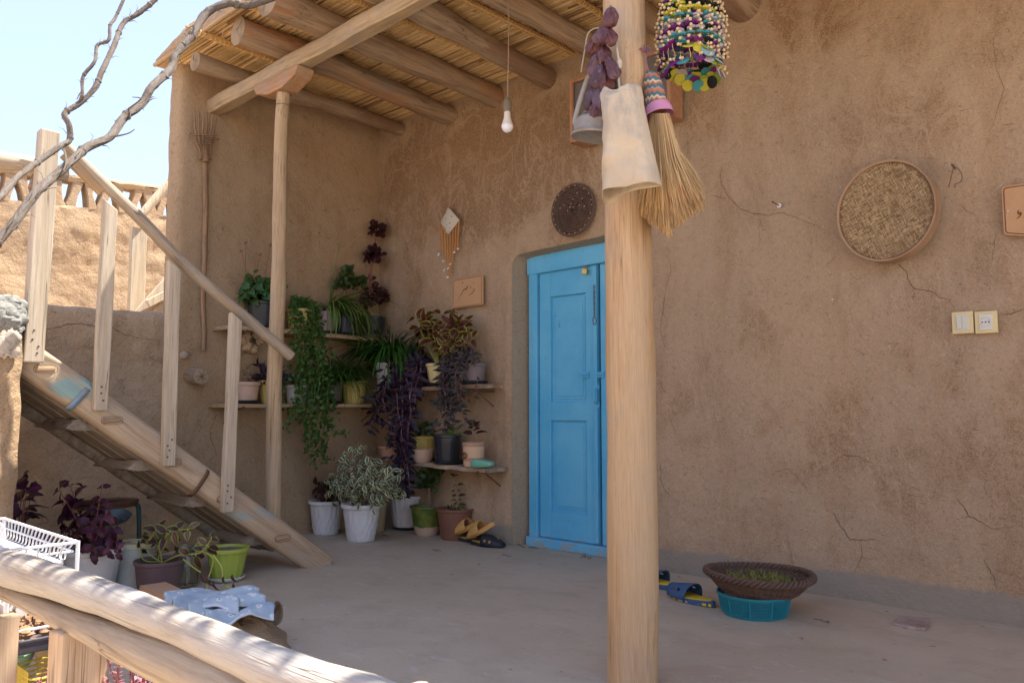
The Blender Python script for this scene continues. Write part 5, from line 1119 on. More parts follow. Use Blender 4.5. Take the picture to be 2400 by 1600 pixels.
# slippers ------------------------------------------------------------
def outline(t, L, W):     # sole outline: heel at 0, toe at L
    x = L*(.5-.5*math.cos(math.pi*t)); k = x/L
    w_ = W/2*(math.sin(math.pi*min(1, max(0, k))**.92)**.42)*(.80+.26*math.sin((k-.28)*3.6))
    return x, w_
def slipper(name, label, group, pos, rot, L, W, ms, mi_, mst, kind, tilt=0, roll=0, blocks=None, base_z=0):
    root = thing(name, label, 'slipper', pos, group); Mx = Matrix.Rotation(rad(rot), 3, 'Z') @ Matrix.Rotation(rad(roll), 3, 'X') @ Matrix.Rotation(rad(-tilt), 3, 'Y'); n = 30
    def up_(k): return .008*max(0, (k-.75)/.25)**2+.010*max(0, (.3-k)/.3)*.8
    def W_(x, y, z): return V(pos)+Mx @ V((x-L/2, y, z))
    def solid(nm, m_, z0, z1, sc, parent):
        mb = MB(); top = []; bot = []
        for s_ in (1, -1):
            rng = range(n+1) if s_ > 0 else range(n-1, 0, -1)
            for i in rng:
                x, w_ = outline(i/n, L, W); xx = L/2+(x-L/2)*sc; k = x/L; top.append(W_(xx, s_*w_*sc+.004*math.sin(k*5), z1+up_(k))); bot.append(W_(xx, s_*w_*sc*.96+.004*math.sin(k*5), z0+up_(k)*.6))
        N_ = len(top); mb.add(top+bot, [tuple(range(N_)), tuple(range(2*N_-1, N_-1, -1))]+[(k, N_+k, N_+(k+1) % N_, (k+1) % N_) for k in range(N_)]); return mb.build(nm, m_, parent, smooth=False, bevel=.003)
    so = solid('sole', ms, 0, .022, 1, root); solid('insole', mi_, .0215, .026, .90, root)
    if kind == 'strap':
        xa, xb, hh = L*.47, L*.90, .070
        def sf(u, v):
            t = u*math.pi; k = .47+.43*v; x, w_ = outline(math.acos(1-2*k)/math.pi, L, W); h_ = hh*(1-.35*v); cut = .02*math.sin(t)*(1-v)*1
            return W_(L*k-cut+.03*math.sin(t)*v*.4, (w_+.003)*math.cos(t)*(1), .012+h_*math.sin(t)**.75)
    else:
        def sf(u, v):
            t = u*math.pi; k = .42+.55*v; x, w_ = outline(math.acos(1-2*min(.985, k))/math.pi, L, W); h_ = .062*(1-v**2.2*.75)
            return W_(L*k, (w_+.004)*math.cos(t), .012+h_*math.sin(t)**.7)
    mb = MB(); holes = blocks == 'holes'
    nu, nv = 26, 14; pts = [[sf(i/nu, j/nv) for j in range(nv+1)] for i in range(nu+1)]
    vs = [p for r_ in pts for p in r_]; fs = []
    for i in range(nu):
        for j in range(nv):
            if kind == 'strap' and (i in (4, 5, 20, 21)) and j in (4, 5, 8, 9): continue
            fs.append((i*(nv+1)+j, (i+1)*(nv+1)+j, (i+1)*(nv+1)+j+1, i*(nv+1)+j+1))
    mb.add(vs, fs); st_ = mb.build('strap', mst, root); sm = st_.modifiers.new('solid', 'SOLIDIFY'); sm.thickness = .005; sm.offset = 1
    if blocks == 'blocks':
        for s_ in (1, -1):
            for i in range(3, 27, 3):
                x, w_ = outline(i/n, L, W); x2, w2 = outline((i+1.9)/n, L, W); mb = MB(); a = W_(x, s_*(w_+.0005), .011); b = W_(x2, s_*(w2+.0005), .011); 
                mb.box((a+b)/2, ((b-a).length, .004, .013), Matrix.Rotation(math.atan2((b-a).y, (b-a).x), 3, 'Z')); mb.build('sole_block', mi_, so, smooth=False, bevel=.0015)
    if blocks == 'holes':
        for (u_, v_) in ((.12, .25), (.11, .45), (.12, .65), (.3, .5), (.45, .7), (.88, .25), (.88, .5)):
            mb = MB(); p = sf(u_, v_); q_ = (p-W_(L*(.42+.55*v_), 0, .01)).normalized(); A_ = q_.orthogonal().normalized(); B_ = q_.cross(A_)
            mb.tube([p+q_*.006+(A_*math.cos(t)+B_*math.sin(t))*.0065 for t in [j*math.pi/6 for j in range(13)]], .0022, 5, cap=False); mb.build('eyelet', mi_, st_)
    return root
M_navy = plain('blue_rubber', (.035, .095, .22), .6, .4, .2, (.2, .2, .2), bs=.1); M_yel = plain('yellow_rubber', (.66, .47, .03), .6, .4, .15, (.3, .22, .08), bs=.1); M_blk = plain('black_rubber', (.02, .023, .03), .6, .4, .2, (.15, .13, .1)); M_tan = plain('tan_rubber', (.60, .34, .10), .6, .35, .3, (.40, .24, .09), bs=.2); M_yel2 = plain('ochre_rubber', (.60, .42, .08), .6, .4, .3, (.2, .14, .05))
A_ = onz(0, 1553, 1388); B_ = onz(0, 1686, 1428)
p1 = onz(0, 1620, 1408); slipper('slipper', 'blue and yellow rubber slipper in front, beside the wicker bowl', 'pair of blue and yellow slippers', (p1.x, p1.y, 0), math.degrees(math.atan2(A_.y-B_.y, A_.x-B_.x)), .30, .108, M_navy, M_yel, M_navy, 'strap', blocks='blocks')
p2 = onz(0, 1548, 1374); slipper('slipper', 'blue and yellow rubber slipper partly hidden behind the thick column', 'pair of blue and yellow slippers', (p2.x, p2.y, 0), math.degrees(math.atan2(A_.y-B_.y, A_.x-B_.x))+8, .30, .108, M_navy, M_yel, M_navy, 'strap', blocks='blocks')
p3 = onz(0, 1142, 1280); slipper('slipper', 'black rubber slipper with yellow eyelets under the tan slipper nearest the door', 'pair of black slippers with yellow eyelets', (p3.x, p3.y, 0), 10, .27, .10, M_blk, M_yel2, M_blk, 'clog', blocks='holes')
p4 = onz(0, 1108, 1270); slipper('slipper', 'black rubber slipper under the tan slipper leaning on the brown pot', 'pair of black slippers with yellow eyelets', (p4.x, p4.y, 0), 14, .26, .098, M_blk, M_yel2, M_blk, 'clog', blocks='holes')
p5 = p3+V((-.035, -.01, .085)); slipper('slipper', 'tan rubber slipper tipped up on the black slipper nearest the door', 'pair of tan slippers', p5, 190, .25, .095, M_tan, M_tan, M_tan, 'clog', tilt=-27, roll=-12)
p6 = p4+V((-.03, -.01, .080)); slipper('slipper', 'tan rubber slipper tipped up against the brown flower pot', 'pair of tan slippers', p6, 194, .25, .095, M_tan, M_tan, M_tan, 'clog', tilt=-24, roll=-12)
# twigs and dead leaves on the floor: countless litter
M_twig = leafm('dead_leaf', (.13, .07, .045), (.18, .10, .06), .6); mb = MB()
for (px, py, n) in ((1022, 1290, 7), (1185, 1302, 6), (1210, 1275, 5), (1225, 1281, 4), (1372, 1306, 8), (1922, 1455, 3), (1250, 1283, 5), (645, 1270, 2), (900, 1255, 2)):
    q = onz(.003, px, py)
    for k in range(n): mb.leaf(q+V((R.uniform(-.035, .035), R.uniform(-.03, .03), .003)), V((R.uniform(-1, 1), R.uniform(-1, 1), .2)), V((0, 0, 1)), R.uniform(.015, .035), .008, 'lance', .3, 1, 3, 2)
    mb.tube([q+V((-.03, R.uniform(-.02, .02), .004)), q+V((0, 0, .006)), q+V((.04, R.uniform(-.02, .02), .003))], .0014, 4)
o = mb.build('leaf_litter', M_twig); tag(o, 'dry twigs and dead leaves scattered on the cement floor', 'litter', kind='stuff')
# knotty root on the side wall
q = onx(XS+.05, 590, 800); rw = thing('gnarled_root', 'pale gnarled root knot hung on the side wall between the two shelves', 'driftwood', q); mb = MB()
for (px, py, r) in ((578, 790, .035), (600, 785, .03), (608, 800, .028), (596, 818, .03), (580, 812, .035), (570, 800, .03), (590, 770, .024)): blob(mb, onx(XS+.055, px, py), r, (1, 1, 1), 14, .7, 4)
mb.build('root', M_oldwood and mud('root_wood', (.50, .37, .24), (.25, .15, .08), (.44, .32, .2), hair=0, base_amt=.6, bs=1), rw)
# ============================================================ SHELVES
M_shelf = wood('shelf_board', (.50, .36, .20), (.36, .24, .13), (0, 0, 0), 1, .75, bs=.4, sc=.8)
M_shelfx = wood('shelf_board_x', (.46, .36, .25), (.33, .24, .16), (0, 0, 0), 0, .75, bs=.4, sc=.8, stain=(.24, .13, .07))
def shelf(label, c0, sz, m_, group='plant shelves'):
    r_ = thing('plant_shelf', label, 'shelf', c0, group); mb = MB(); n = 24; ax = 0 if sz[0] > sz[1] else 1; vs = []
    for i in range(n+1):
        t = i/n-.5
        for (a, b) in ((-.5, -.5), (.5, -.5), (.5, .5), (-.5, .5)):
            w_ = .008*noise.noise(V((t*7, a*3, c0[2]))); 
            if ax == 0: vs.append((c0[0]+sz[0]*t, c0[1]+sz[1]*a+w_, c0[2]+sz[2]*b+w_*.5+sz[3]*t))
            else: vs.append((c0[0]+sz[0]*a+w_, c0[1]+sz[1]*t, c0[2]+sz[2]*b+w_*.5+sz[3]*t))
    mb.add(vs, [(i*4+k, i*4+(k+1) % 4, (i+1)*4+(k+1) % 4, (i+1)*4+k) for i in range(n) for k in range(4)]+[(3, 2, 1, 0), tuple(n*4+k for k in range(4))]); mb.build('board', m_, r_, smooth=False, bevel=.003)
    for t in (-.42, .42):
        mb = MB()
        if ax == 0: a = V((c0[0]+sz[0]*t, YW, c0[2]-sz[2]/2-.008)); mb.tube([a, a+V((0, -sz[1]*.8, -.002)), a+V((.01, -sz[1]-.02, .01))], .006, 6); mb.tube([a+V((0, 0, -.1)), a+V((0, -sz[1]*.7, -.006))], .005, 6)
        else: a = V((XS, c0[1]+sz[1]*t, c0[2]-sz[2]/2-.008)); mb.tube([a, a+V((sz[0]*.8, 0, -.002)), a+V((sz[0]+.02, .01, .01))], .006, 6); mb.tube([a+V((0, 0, -.1)), a+V((sz[0]*.7, 0, -.006))], .005, 6)
        mb.build('bracket', M_rust, r_)
    return r_
ZU, ZL, ZC, ZD = 1.43, .925, 1.045, .515
shelf('upper board shelf full of pots on the side wall', (XS+.115, 3.13, ZU-.014), (.24, 1.32, .028, -.01), M_shelf)
shelf('lower board shelf full of pots on the side wall', (XS+.115, 3.13, ZL-.012), (.24, 1.34, .024, 0), M_shelf)
shelf('upper board shelf on the back wall with a rusty right end', (-4.19, 3.74, ZC-.014), (1.14, .21, .028, .02), M_shelfx)
shelf('lower warped board shelf on the back wall carrying a green soap box', (-4.02, 3.74, ZD-.014), (.89, .21, .028, -.012), M_shelfx)
# ============================================================ POTS
M_soil = mud('potting_soil', (.11, .075, .05), (.04, .028, .02), (.09, .06, .04), hair=0, base_amt=.5, bs=1.5); M_soilp = mud('pale_soil', (.30, .235, .18), (.15, .11, .08), (.26, .2, .15), hair=0, base_amt=.5, bs=1.5)
PM = dict(white=plain('white_pot', (.68, .68, .66), .45, .45, .25, (.40, .33, .25), bs=.05), black=plain('black_pot', (.022, .026, .032), .35, .5, .2, (.08, .07, .06), bs=.05), yellow=plain('yellow_pot', (.56, .45, .13), .45, .45, .2, (.36, .26, .10), bs=.05),
          cream=plain('cream_pot', (.66, .54, .25), .45, .45, .15, (.4, .3, .14), bs=.05), pink=plain('lilac_pot', (.50, .34, .42), .45, .45, .2, (.3, .22, .2), bs=.05), grey=plain('mauve_grey_pot', (.20, .16, .155), .5, .4, .2, bs=.05), brown=plain('brown_pot', (.20, .09, .055), .5, .4, .25, (.14, .08, .05), bs=.05),
          lime=plain('lime_pot', (.38, .47, .07), .4, .5, .15, (.3, .3, .1), bs=.05), clay=plain('terracotta', (.54, .31, .19), .8, .25, .6, (.60, .45, .34), bs=.25), pclay=plain('pale_clay', (.56, .38, .27), .85, .2, .6, (.62, .52, .42), bs=.3), dbrown=plain('dark_brown_pot', (.075, .045, .038), .6, .4, .3, bs=.1), beige=plain('beige_pot', (.36, .27, .14), .6, .3, .3, bs=.1),
          blue=plain('dark_blue_pot', (.02, .035, .08), .4, .5, .2, bs=.05), purple=plain('dusty_purple_pot', (.13, .085, .09), .5, .4, .3, bs=.05))
gg = NB('green_glaze', .3, .5); zz = gg.math('SUBTRACT', gg.xyz()[2], gg.math('MULTIPLY', gg.noise(11, 3), .03)); cg = gg.mix(gg.ramp(gg.noise(9, 4, .6), .4, .6), (.07, .125, .025), (.17, .19, .035)); gg.base(gg.mix(gg.ramp(zz, .047, .052), (.52, .38, .27), cg)); PM['glaze'] = gg.mat
gp_ = NB('painted_clay', .85, .2); z = gp_.xyz()[2]; cg = gp_.mix(gp_.noise(9, 4), (.56, .36, .22), (.62, .44, .30))
for zz in (ZD+.040, ZD+.052, ZD+.150, ZD+.138): cg = gp_.mix(gp_.ramp(gp_.math('ABSOLUTE', gp_.math('SUBTRACT', z, zz)), .0022, .0036, .85, 0), cg, (.20, .07, .05))
gp_.base(cg); gp_.bump(gp_.noise(50, 4), .2, .003); PM['painted'] = gp_.mat
def flute_pot(t, z): return 1
def pot(root, c0, rt, rb, H, mat, rim=.018, rimw=.006, style='plain', soil=None, saucer=None, sz=1.0, fill=.88, n=48):
    c0 = V(c0); sz0 = 0
    if saucer: sz0 = .008
    mb = MB(); zr = H-rim; rr = lambda z: rb+(rt-rb)*(z/H)**.9
    if style == 'flute': fl = lambda t, z: 1+(.018*(1 if math.sin(t*14) > .25 else -1)*(1 if .12*H < z-c0.z*0 < zr-.012 else 0))
    elif style == 'ribs': fl = lambda t, z: 1+(.012*abs(math.sin(t*9)) if z < zr-.01 else 0)
    elif style == 'diamond': fl = lambda t, z: 1+((.05*abs(math.sin(t*9+z/H*7))+.05*abs(math.sin(t*9-z/H*7))-.045)*(1 if z < .46*H else 0))+(.022*math.cos(t*18) if .46*H <= z < zr-.012 else 0)
    else: fl = lambda t, z: 1+.008*noise.noise(V((math.cos(t)*2, math.sin(t)*2, z*8)))
    pr = [(0, .001), (rb*.96, .001), (rb, .005)]+[(rr(H*k/14), H*k/14) for k in range(1, 14) if H*k/14 < zr-.006]+[(rr(zr)-.001, zr-.004), (rr(zr)+rimw, zr), (rt+rimw, H-.004), (rt+rimw-.001, H), (rt-.001, H+.001), (rt-.004, H-.004), (rr(H*fill)-.005, H*fill-.012)]
    N_ = 96 if style in ('diamond', 'flute', 'ribs') else n
    mb.lathe(pr, N_, c0+V((0, 0, sz0)), fl=fl); mb.build('pot', mat, root)
    mb = MB(); mb.disc(c0+V((0, 0, sz0+H*fill-.006)), rr(H*fill)-.003, n=28, bumpy=.006)
    for k in range(50):
        a = R.uniform(0, 6.28); f = math.sqrt(R.random())*.9*(rr(H*fill)-.01); blob(mb, c0+V((f*math.cos(a), f*math.sin(a), sz0+H*fill-.004)), R.uniform(.003, .008), (1, 1, .6), 6, .5)
    mb.build('soil', soil or M_soil, root)
    if saucer:
        mb = MB(); mb.lathe([(0, .002), (rb*1.05*sz, .002), (rb*1.25*sz, .012), (rb*1.32*sz, .022), (rb*1.30*sz, .024), (rb*1.22*sz, .014), (rb*1.0*sz, .007), (0, .007)], 40, c0); mb.build('saucer', saucer, root)
    return c0+V((0, 0, sz0+H*fill))
# ============================================================ PLANT GROWTH
M_stemg = plain('green_stem', (.12, .16, .04), .6, .3, .2); M_stemb = plain('woody_stem', (.26, .18, .11), .8, .2, .3); M_stemr = plain('reddish_stem', (.22, .08, .07), .6, .3, .2); M_stemp = plain('pink_stem', (.20, .085, .12), .6, .3, .5, (.5, .36, .36)); M_stemy = plain('pale_green_stem', (.36, .40, .10), .6, .3, .2)
LM = dict(kal=leafm('kalanchoe_leaf', (.035, .095, .02), (.05, .12, .03), .8, rough=.35), ivy=leafm('ivy_leaf', (.04, .10, .014), None, var=.6), spider=leafm('spider_leaf', (.14, .20, .04), (.085, .16, .03), .55, var=.4), dgrass=leafm('dark_strap_leaf', (.035, .11, .015), None, var=.6), rose=leafm('dark_rosette_leaf', (.045, .014, .016), (.075, .022, .022), .8, var=.5), ger=leafm('geranium_leaf', (.055, .10, .02), (.035, .05, .015), .6),
          heart=leafm('purple_heart_leaf', (.019, .012, .022), (.026, .014, .030), .8, var=.6, third=(.075, .018, .075)), coly=leafm('coleus_yellow_edge', (.085, .014, .014), (.24, .27, .04), .74, var=.3), wand=leafm('wandering_leaf', (.034, .042, .026), (.055, .026, .045), .7, var=.6, third=(.08, .10, .02)), colm=leafm('coleus_magenta', (.05, .009, .028), (.035, .035, .014), .88, var=.5, third=(.35, .02, .20)),
          colg=leafm('coleus_green_edge', (.06, .016, .018), (.15, .20, .035), .6, third=(.45, .14, .22)), fic=leafm('variegated_leaf', (.055, .10, .06), (.56, .55, .33), .58, var=.6, wob=.35), dark=leafm('maroon_leaf', (.05, .013, .018), (.10, .12, .03), .86, var=.4), wilt=leafm('wilted_leaf', (.085, .045, .05), None), succ=leafm('succulent_leaf', (.10, .17, .10), (.16, .09, .07), .8), sedum=leafm('pink_sedum', (.42, .07, .14), (.48, .22, .24), .5), dry=leafm('dry_leaf', (.20, .13, .07), (.14, .10, .05), .6))
UPZ = V((0, 0, 1))
def rdir(h=0): a = R.uniform(0, 6.28); return V((math.cos(a), math.sin(a), h))
def paired(ml, ms, path, L0, L1, nodes, W=.6, shape='ovate', droop=.7, el=.35, r0=.003, nu=4, nv=4, fold=.25, t0=.25, teeth=0, topn=2):
    P = smooth_path(path, 4); n = len(P); ms.tube(P, [r0*(1-.6*i/(n-1)) for i in range(n)], 6); az = R.uniform(0, 3)
    for k in range(nodes):
        t = t0+(1-t0)*k/(max(1, nodes-1)); i = min(n-1, int(t*(n-1))); p = P[i]; T = (P[min(n-1, i+1)]-P[max(0, i-1)]).normalized(); L = L0+(L1-L0)*k/max(1, nodes-1)
        a0 = T.orthogonal().normalized(); 
        for s_ in (0, math.pi):
            d = Matrix.Rotation(az+s_+R.uniform(-.3, .3), 3, T) @ a0; e = el if k < nodes-1 else el+.5
            dd = d+T*e; st = p+dd.normalized()*L*.18; ms.tube([p, st], r0*.5, 4, cap=False)
            ml.leaf(st, dd, T*.5+UPZ*.4+V((.35+R.uniform(-.5, .5), -.95, 0)), L*R.uniform(.8, 1.15), L*W*R.uniform(.9, 1.1), shape, fold, droop*R.uniform(.6, 1.4), nu, nv, teeth=teeth)
        az += math.pi/2
def straps(ml, c0, n, L, W, h=1.0, spread=(0, 6.28), droop=2.2, r0=.02, nu=9, el=(.3, 2.0)):
    for k in range(n):
        a = R.uniform(*spread); d = V((math.cos(a), math.sin(a), R.uniform(*el)*h)); ml.leaf(V(c0)+V((math.cos(a), math.sin(a), 0))*R.uniform(0, r0), d, UPZ, L*R.uniform(.6, 1.1), W*R.uniform(.7, 1.2), 'strap', .5, droop*R.uniform(.6, 1.3), nu, 2)
def trail(ml, ms, path, L, W, sp, shape='round', r0=.0015, jit=.02, droop=.4, fold=.1, nu=2, nv=2, stick=1.0, both=False, wig=.02):
    P = smooth_path(path, 6); P = [p+V((noise.noise(p*9)*wig, noise.noise(p*9+V((5, 5, 5)))*wig, 0)) for p in P]; ms.tube(P, r0, 4, cap=False); acc = 0; az = R.uniform(0, 6)
    for i in range(1, len(P)):
        seg = (P[i]-P[i-1]); l = seg.length; T = seg.normalized() if l > 0 else UPZ; acc += l
        while acc > sp:
            acc -= sp*R.uniform(.7, 1.3); az += 2.4
            for s_ in ((0, math.pi) if both else (0,)):
                d = Matrix.Rotation(az+s_, 3, T) @ T.orthogonal().normalized(); dd = d*stick+T*.5+V((0, 0, .25)); p = P[i]+V((R.uniform(-jit, jit), R.uniform(-jit, jit), R.uniform(-jit, jit)))*.6
                ml.leaf(p, dd, V((.3+R.uniform(-.5, .5), -1, .5)), L*R.uniform(.65, 1.25), W*R.uniform(.7, 1.2), shape, fold, droop*R.uniform(.3, 1.6), nu, nv)
def ball(ml, c0, r, n, L, W, shape='ovate', droop=.5, rad3=(1, 1, 1), nu=4, nv=4, fold=.2, low=-.6, inner=.35, up=.25):
    for k in range(n):
        d = V((R.gauss(0, 1), R.gauss(0, 1), R.gauss(0, 1))).normalized()
        if d.z < low: d.z = -d.z
        p = V(c0)+V((d.x*rad3[0], d.y*rad3[1], d.z*rad3[2]))*r*R.uniform(inner, 1)
        ml.leaf(p-d*L*.3, d+V((0, 0, up)), UPZ*.5+d*.3+V((.35+R.uniform(-.4, .4), -.85, 0)), L*R.uniform(.7, 1.2), W*R.uniform(.7, 1.2), shape, fold, droop*R.uniform(.5, 1.5), nu, nv)
def base_at(ax, v, px, py, zf=None):
    p = on(ax, v, px, py); 
    if zf is not None: p.z = zf
    return p
def plant(label, group=None, c0=(0, 0, 0), cat='potted plant'): return thing('potted_plant', label, cat, c0, group)
def fin(root, ml, lm, ms=None, sm=None):
    if ml.v: ml.build('foliage', lm, root, ang=180)
    if ms and ms.v: ms.build('stems', sm, root)
G1 = 'potted plants on the wall shelves'; G2 = 'potted plants along the porch floor'; G3 = 'potted plants under the stairs'
XM = XS+.12
# ---- upper side shelf
c0 = base_at(0, XM, 612, 757, ZU); k_ = ppm(c0); rt = 33*k_
p = plant('glossy green leafy plant in the black pot behind the thin column', G1, c0); s0 = pot(p, c0, rt, rt*.78, 62*k_, PM['black'], saucer=PM['black'], style='ribs'); ml, ms = MB(), MB()
for k in range(22):
    a = R.uniform(0, 6.28); t = s0+V((math.cos(a)*R.uniform(.04, .11), math.sin(a)*R.uniform(.05, .14)-.01, R.uniform(.05, .22))); paired(ml, ms, [s0+V((R.uniform(-.02, .02), R.uniform(-.02, .02), 0)), (s0+t)/2+V((0, 0, .02)), t], .10, .075, 3, .75, 'ovate', 1.2, .35, .004, fold=.15)
for (px, py, bx_) in ((566, 588, 578), (576, 570, 575), (610, 597, 600), (634, 575, 622)):
    t = onx(XM, px, py); b = onx(XM, bx_, 640); P = smooth_path([b, (b+t)/2+V((0, 0, .0)), t], 4); ms.tube(P, .0016, 5)
    for k in range(14): ms.tube([t, t+V((R.uniform(-1, 1), R.uniform(-1, 1), R.uniform(-.6, 1)))*.016], .0012, 4)
ball(ml, s0+V((0, -.02, .085)), .12, 60, .09, .066, 'ovate', 1.0, (1, 1.25, .75), low=-.5, inner=.5); fin(p, ml, LM['kal'], ms, M_stemr)
c0 = base_at(0, XM, 702, 768, ZU); k_ = ppm(c0)
p = plant('bright green creeper spilling far down from a yellow pot beside the thin column', G1, c0); s0 = pot(p, c0, 30*k_, 23*k_, 54*k_, PM['yellow'], style='flute'); ml, ms = MB(), MB()
TR = [[(700, 712), (725, 705), (740, 760), (725, 850), (735, 930), (745, 1000), (752, 1080)], [(700, 712), (690, 720), (700, 800), (705, 900), (700, 960), (720, 1030), (740, 1085)], [(705, 712), (720, 715), (722, 800), (712, 880), (690, 960), (672, 1005)], [(710, 712), (735, 720), (750, 800), (760, 880), (775, 950), (790, 1010), (808, 1012)],
      [(700, 712), (680, 700), (685, 760), (700, 830), (690, 900), (700, 990)], [(715, 712), (745, 740), (740, 830), (750, 900), (735, 980), (728, 1050)], [(710, 712), (738, 735), (765, 830), (770, 900), (755, 990), (760, 1060)], [(700, 712), (710, 760), (740, 840), (720, 940), (740, 1020)], [(700, 712), (695, 750), (715, 850), (745, 920), (760, 980), (778, 1000)], [(705, 712), (730, 730), (728, 790), (745, 870), (715, 920), (710, 1000), (725, 1060)], [(700, 715), (690, 730), (672, 880), (668, 930), (690, 985)], [(720, 740), (748, 850), (742, 905), (758, 955), (748, 1020), (745, 1090)], [(720, 740), (740, 830), (772, 870), (785, 900), (770, 960)]]
for i, t_ in enumerate((TR*2)[:22]):
    X_ = XM+.13+R.uniform(-.05, .08); trail(ml, ms, [s0+V((0, 0, .01))]+[onx(XM+(X_-XM)*min(1, j/1.5), q[0]+R.uniform(-11, 11), q[1]) for j, q in enumerate(t_)], .027, .027, .0145, 'round', .0012, .03, .5, .08, 2, 2)
ball(ml, s0+V((0, 0, .03)), .07, 70, .026, .026, 'round', nu=2, nv=2); fin(p, ml, LM['ivy'], ms, M_stemg)
c0 = base_at(0, XM, 762, 770, ZU); k_ = ppm(c0)
p = plant('spider plant with long arching blades in the lilac pot', G1, c0); s0 = pot(p, c0, 27*k_, 19*k_, 50*k_, PM['pink'], saucer=PM['black'], style='ribs'); ml, ms = MB(), MB()
cr = s0+V((.02, .02, .04)); ms.tube([s0, cr], [.02, .028], 8); straps(ml, cr, 26, .40, .018, 1, (0, 6.28), 2.2, .03, 10, (.2, 1.2)); straps(ml, cr, 24, .34, .018, 1, (-.6, 2.2), 1.4, .03, 10, (.7, 2.2)); straps(ml, cr, 50, .56, .018, 1, (.2, 1.9), 2.1, .03, 10, (.1, 1.2)); straps(ml, cr, 22, .46, .016, 1, (-1.0, 1.2), 2.6, .03, 10, (.3, 1.2))
for q, q1 in (((790, 560), (770, 610)), ((842, 632), (805, 650)), ((775, 640), (765, 610))):
    t = onx(XM, *q); d = t-cr; ml.leaf(cr, d, V((0, -1, .3)), d.length*1.03, .015, 'strap', .5, .12, 8, 2)
fin(p, ml, LM['spider'], ms, M_stemg)
c0 = base_at(0, XM-.02, 808, 778, ZU); k_ = ppm(c0)
p = plant('round leaved plant in a dark blue pot behind the spider plant', G1, c0); s0 = pot(p, c0, 28*k_, 24*k_, 50*k_, PM['blue'], saucer=PM['black']); ml, ms = MB(), MB()
for q in ((815, 636), (800, 662), (850, 662), (825, 668), (838, 668), (812, 648), (795, 672)):
    t = onx(XM, *q); ms.tube(smooth_path([s0, s0+(t-s0)*.5+V((0, 0, .02)), t], 4), .0028, 5); ball(ml, t, .042, 24, .040, .042, 'round', .4, nu=3, nv=3)
fin(p, ml, LM['ger'], ms, M_stemb)
c0 = base_at(0, XM-.01, 873, 772, ZU); k_ = ppm(c0)
p = plant('tall dark maroon rosette plant in the black pot at the corner', G1, c0); s0 = pot(p, c0, 29*k_, 23*k_, 48*k_, PM['black'], saucer=PM['grey'], style='ribs'); ml, ms = MB(), MB()
for q0, q1 in (((868, 715), (878, 580)), ((876, 715), (876, 590))): ms.tube(smooth_path([onx(XM, *q0), onx(XM, (q0[0]+q1[0])/2-6, 650), onx(XM, *q1), onx(XM, 884, 530)], 5), .005, 6)
for (q, r_, n, L) in (((882, 540), .070, 46, .050), ((876, 596), .072, 80, .042), ((868, 602), .05, 34, .04), ((878, 690), .08, 44, .045), ((862, 702), .065, 30, .045), ((895, 700), .06, 28, .045), ((873, 652), .022, 8, .03), ((877, 675), .04, 14, .035)):
    ball(ml, onx(XM, *q), r_, n, L, L*.92, 'round', .3, (1, 1, .95), 4, 4, low=-.9)
fin(p, ml, LM['rose'], ms, M_stemr)
# ---- lower side shelf
c0 = base_at(0, XM, 580, 938, ZL); k_ = ppm(c0)
p = plant('dry stemmed plant in the pale clay pot leftmost on the lower side shelf', G1, c0); s0 = pot(p, c0, 27*k_, 20*k_, 48*k_, PM['pclay'], saucer=PM['black'], sz=1.1, rim=.022); ml, ms = MB(), MB()
for k in range(5): t = s0+V((R.uniform(-.05, .05), R.uniform(-.05, .05), R.uniform(.06, .14))); paired(ml, ms, [s0, (s0+t)/2, t], .05, .035, 3, .4, 'lance', 1.5)
fin(p, ml, LM['dry'], ms, M_stemb)
c0 = base_at(0, XM, 632, 938, ZL); k_ = ppm(c0)
p = plant('spiky dark purple plant in a yellow pot behind the thin column', G1, c0); s0 = pot(p, c0, 27*k_, 18*k_, 54*k_, PM['yellow'], style='flute'); ml, ms = MB(), MB()
for k in range(11): d = rdir(R.uniform(.4, 1.6)).normalized(); t = s0+d*R.uniform(.06, .14); paired(ml, ms, [s0, t], .12, .09, 3, .26, 'lance', .5, .8, .004, fold=.5)
fin(p, ml, LM['heart'], ms, M_stemp)
c0 = base_at(0, XM, 695, 940, ZL); k_ = ppm(c0)
p = plant('small plant in a white pot hidden behind the creeper', G1, c0); s0 = pot(p, c0, 26*k_, 20*k_, 44*k_, PM['white'], style='ribs'); ml, ms = MB(), MB(); ball(ml, s0+V((0, 0, .04)), .06, 40, .03, .022, 'ovate'); ms.tube([s0, s0+V((0, 0, .06))], .003, 5); fin(p, ml, LM['ger'], ms, M_stemb)
c0 = base_at(0, XM, 778, 938, ZL); k_ = ppm(c0)
p = plant('fine grassy plant in a dusty purple pot on the lower side shelf', G1, c0); s0 = pot(p, c0, 24*k_, 19*k_, 48*k_, PM['purple'], saucer=PM['black']); ml, ms = MB(), MB()
straps(ml, s0, 230, .36, .007, 1, (0, 6.28), 1.8, .02, 7, (.6, 3)); straps(ml, s0, 170, .56, .009, 1, (0, 6.28), 2.2, .02, 9, (.8, 3.4)); fin(p, ml, LM['ivy'], ms, M_stemg)
c0 = base_at(0, XM-.01, 829, 944, ZL); k_ = ppm(c0)
p = plant('arching green plant in the fluted yellow pot right on the lower side shelf', G1, c0); s0 = pot(p, c0, 29*k_, 21*k_, 54*k_, PM['yellow'], style='flute'); ml, ms = MB(), MB()
straps(ml, s0, 80, .50, .013, 1, (.6, 5.6), 1.7, .03, 9, (1.2, 4)); straps(ml, s0, 5, .40, .012, 1, (-1, 1), 2.1, .03, 9, (1.2, 3)); fin(p, ml, LM['spider'], ms, M_stemg)
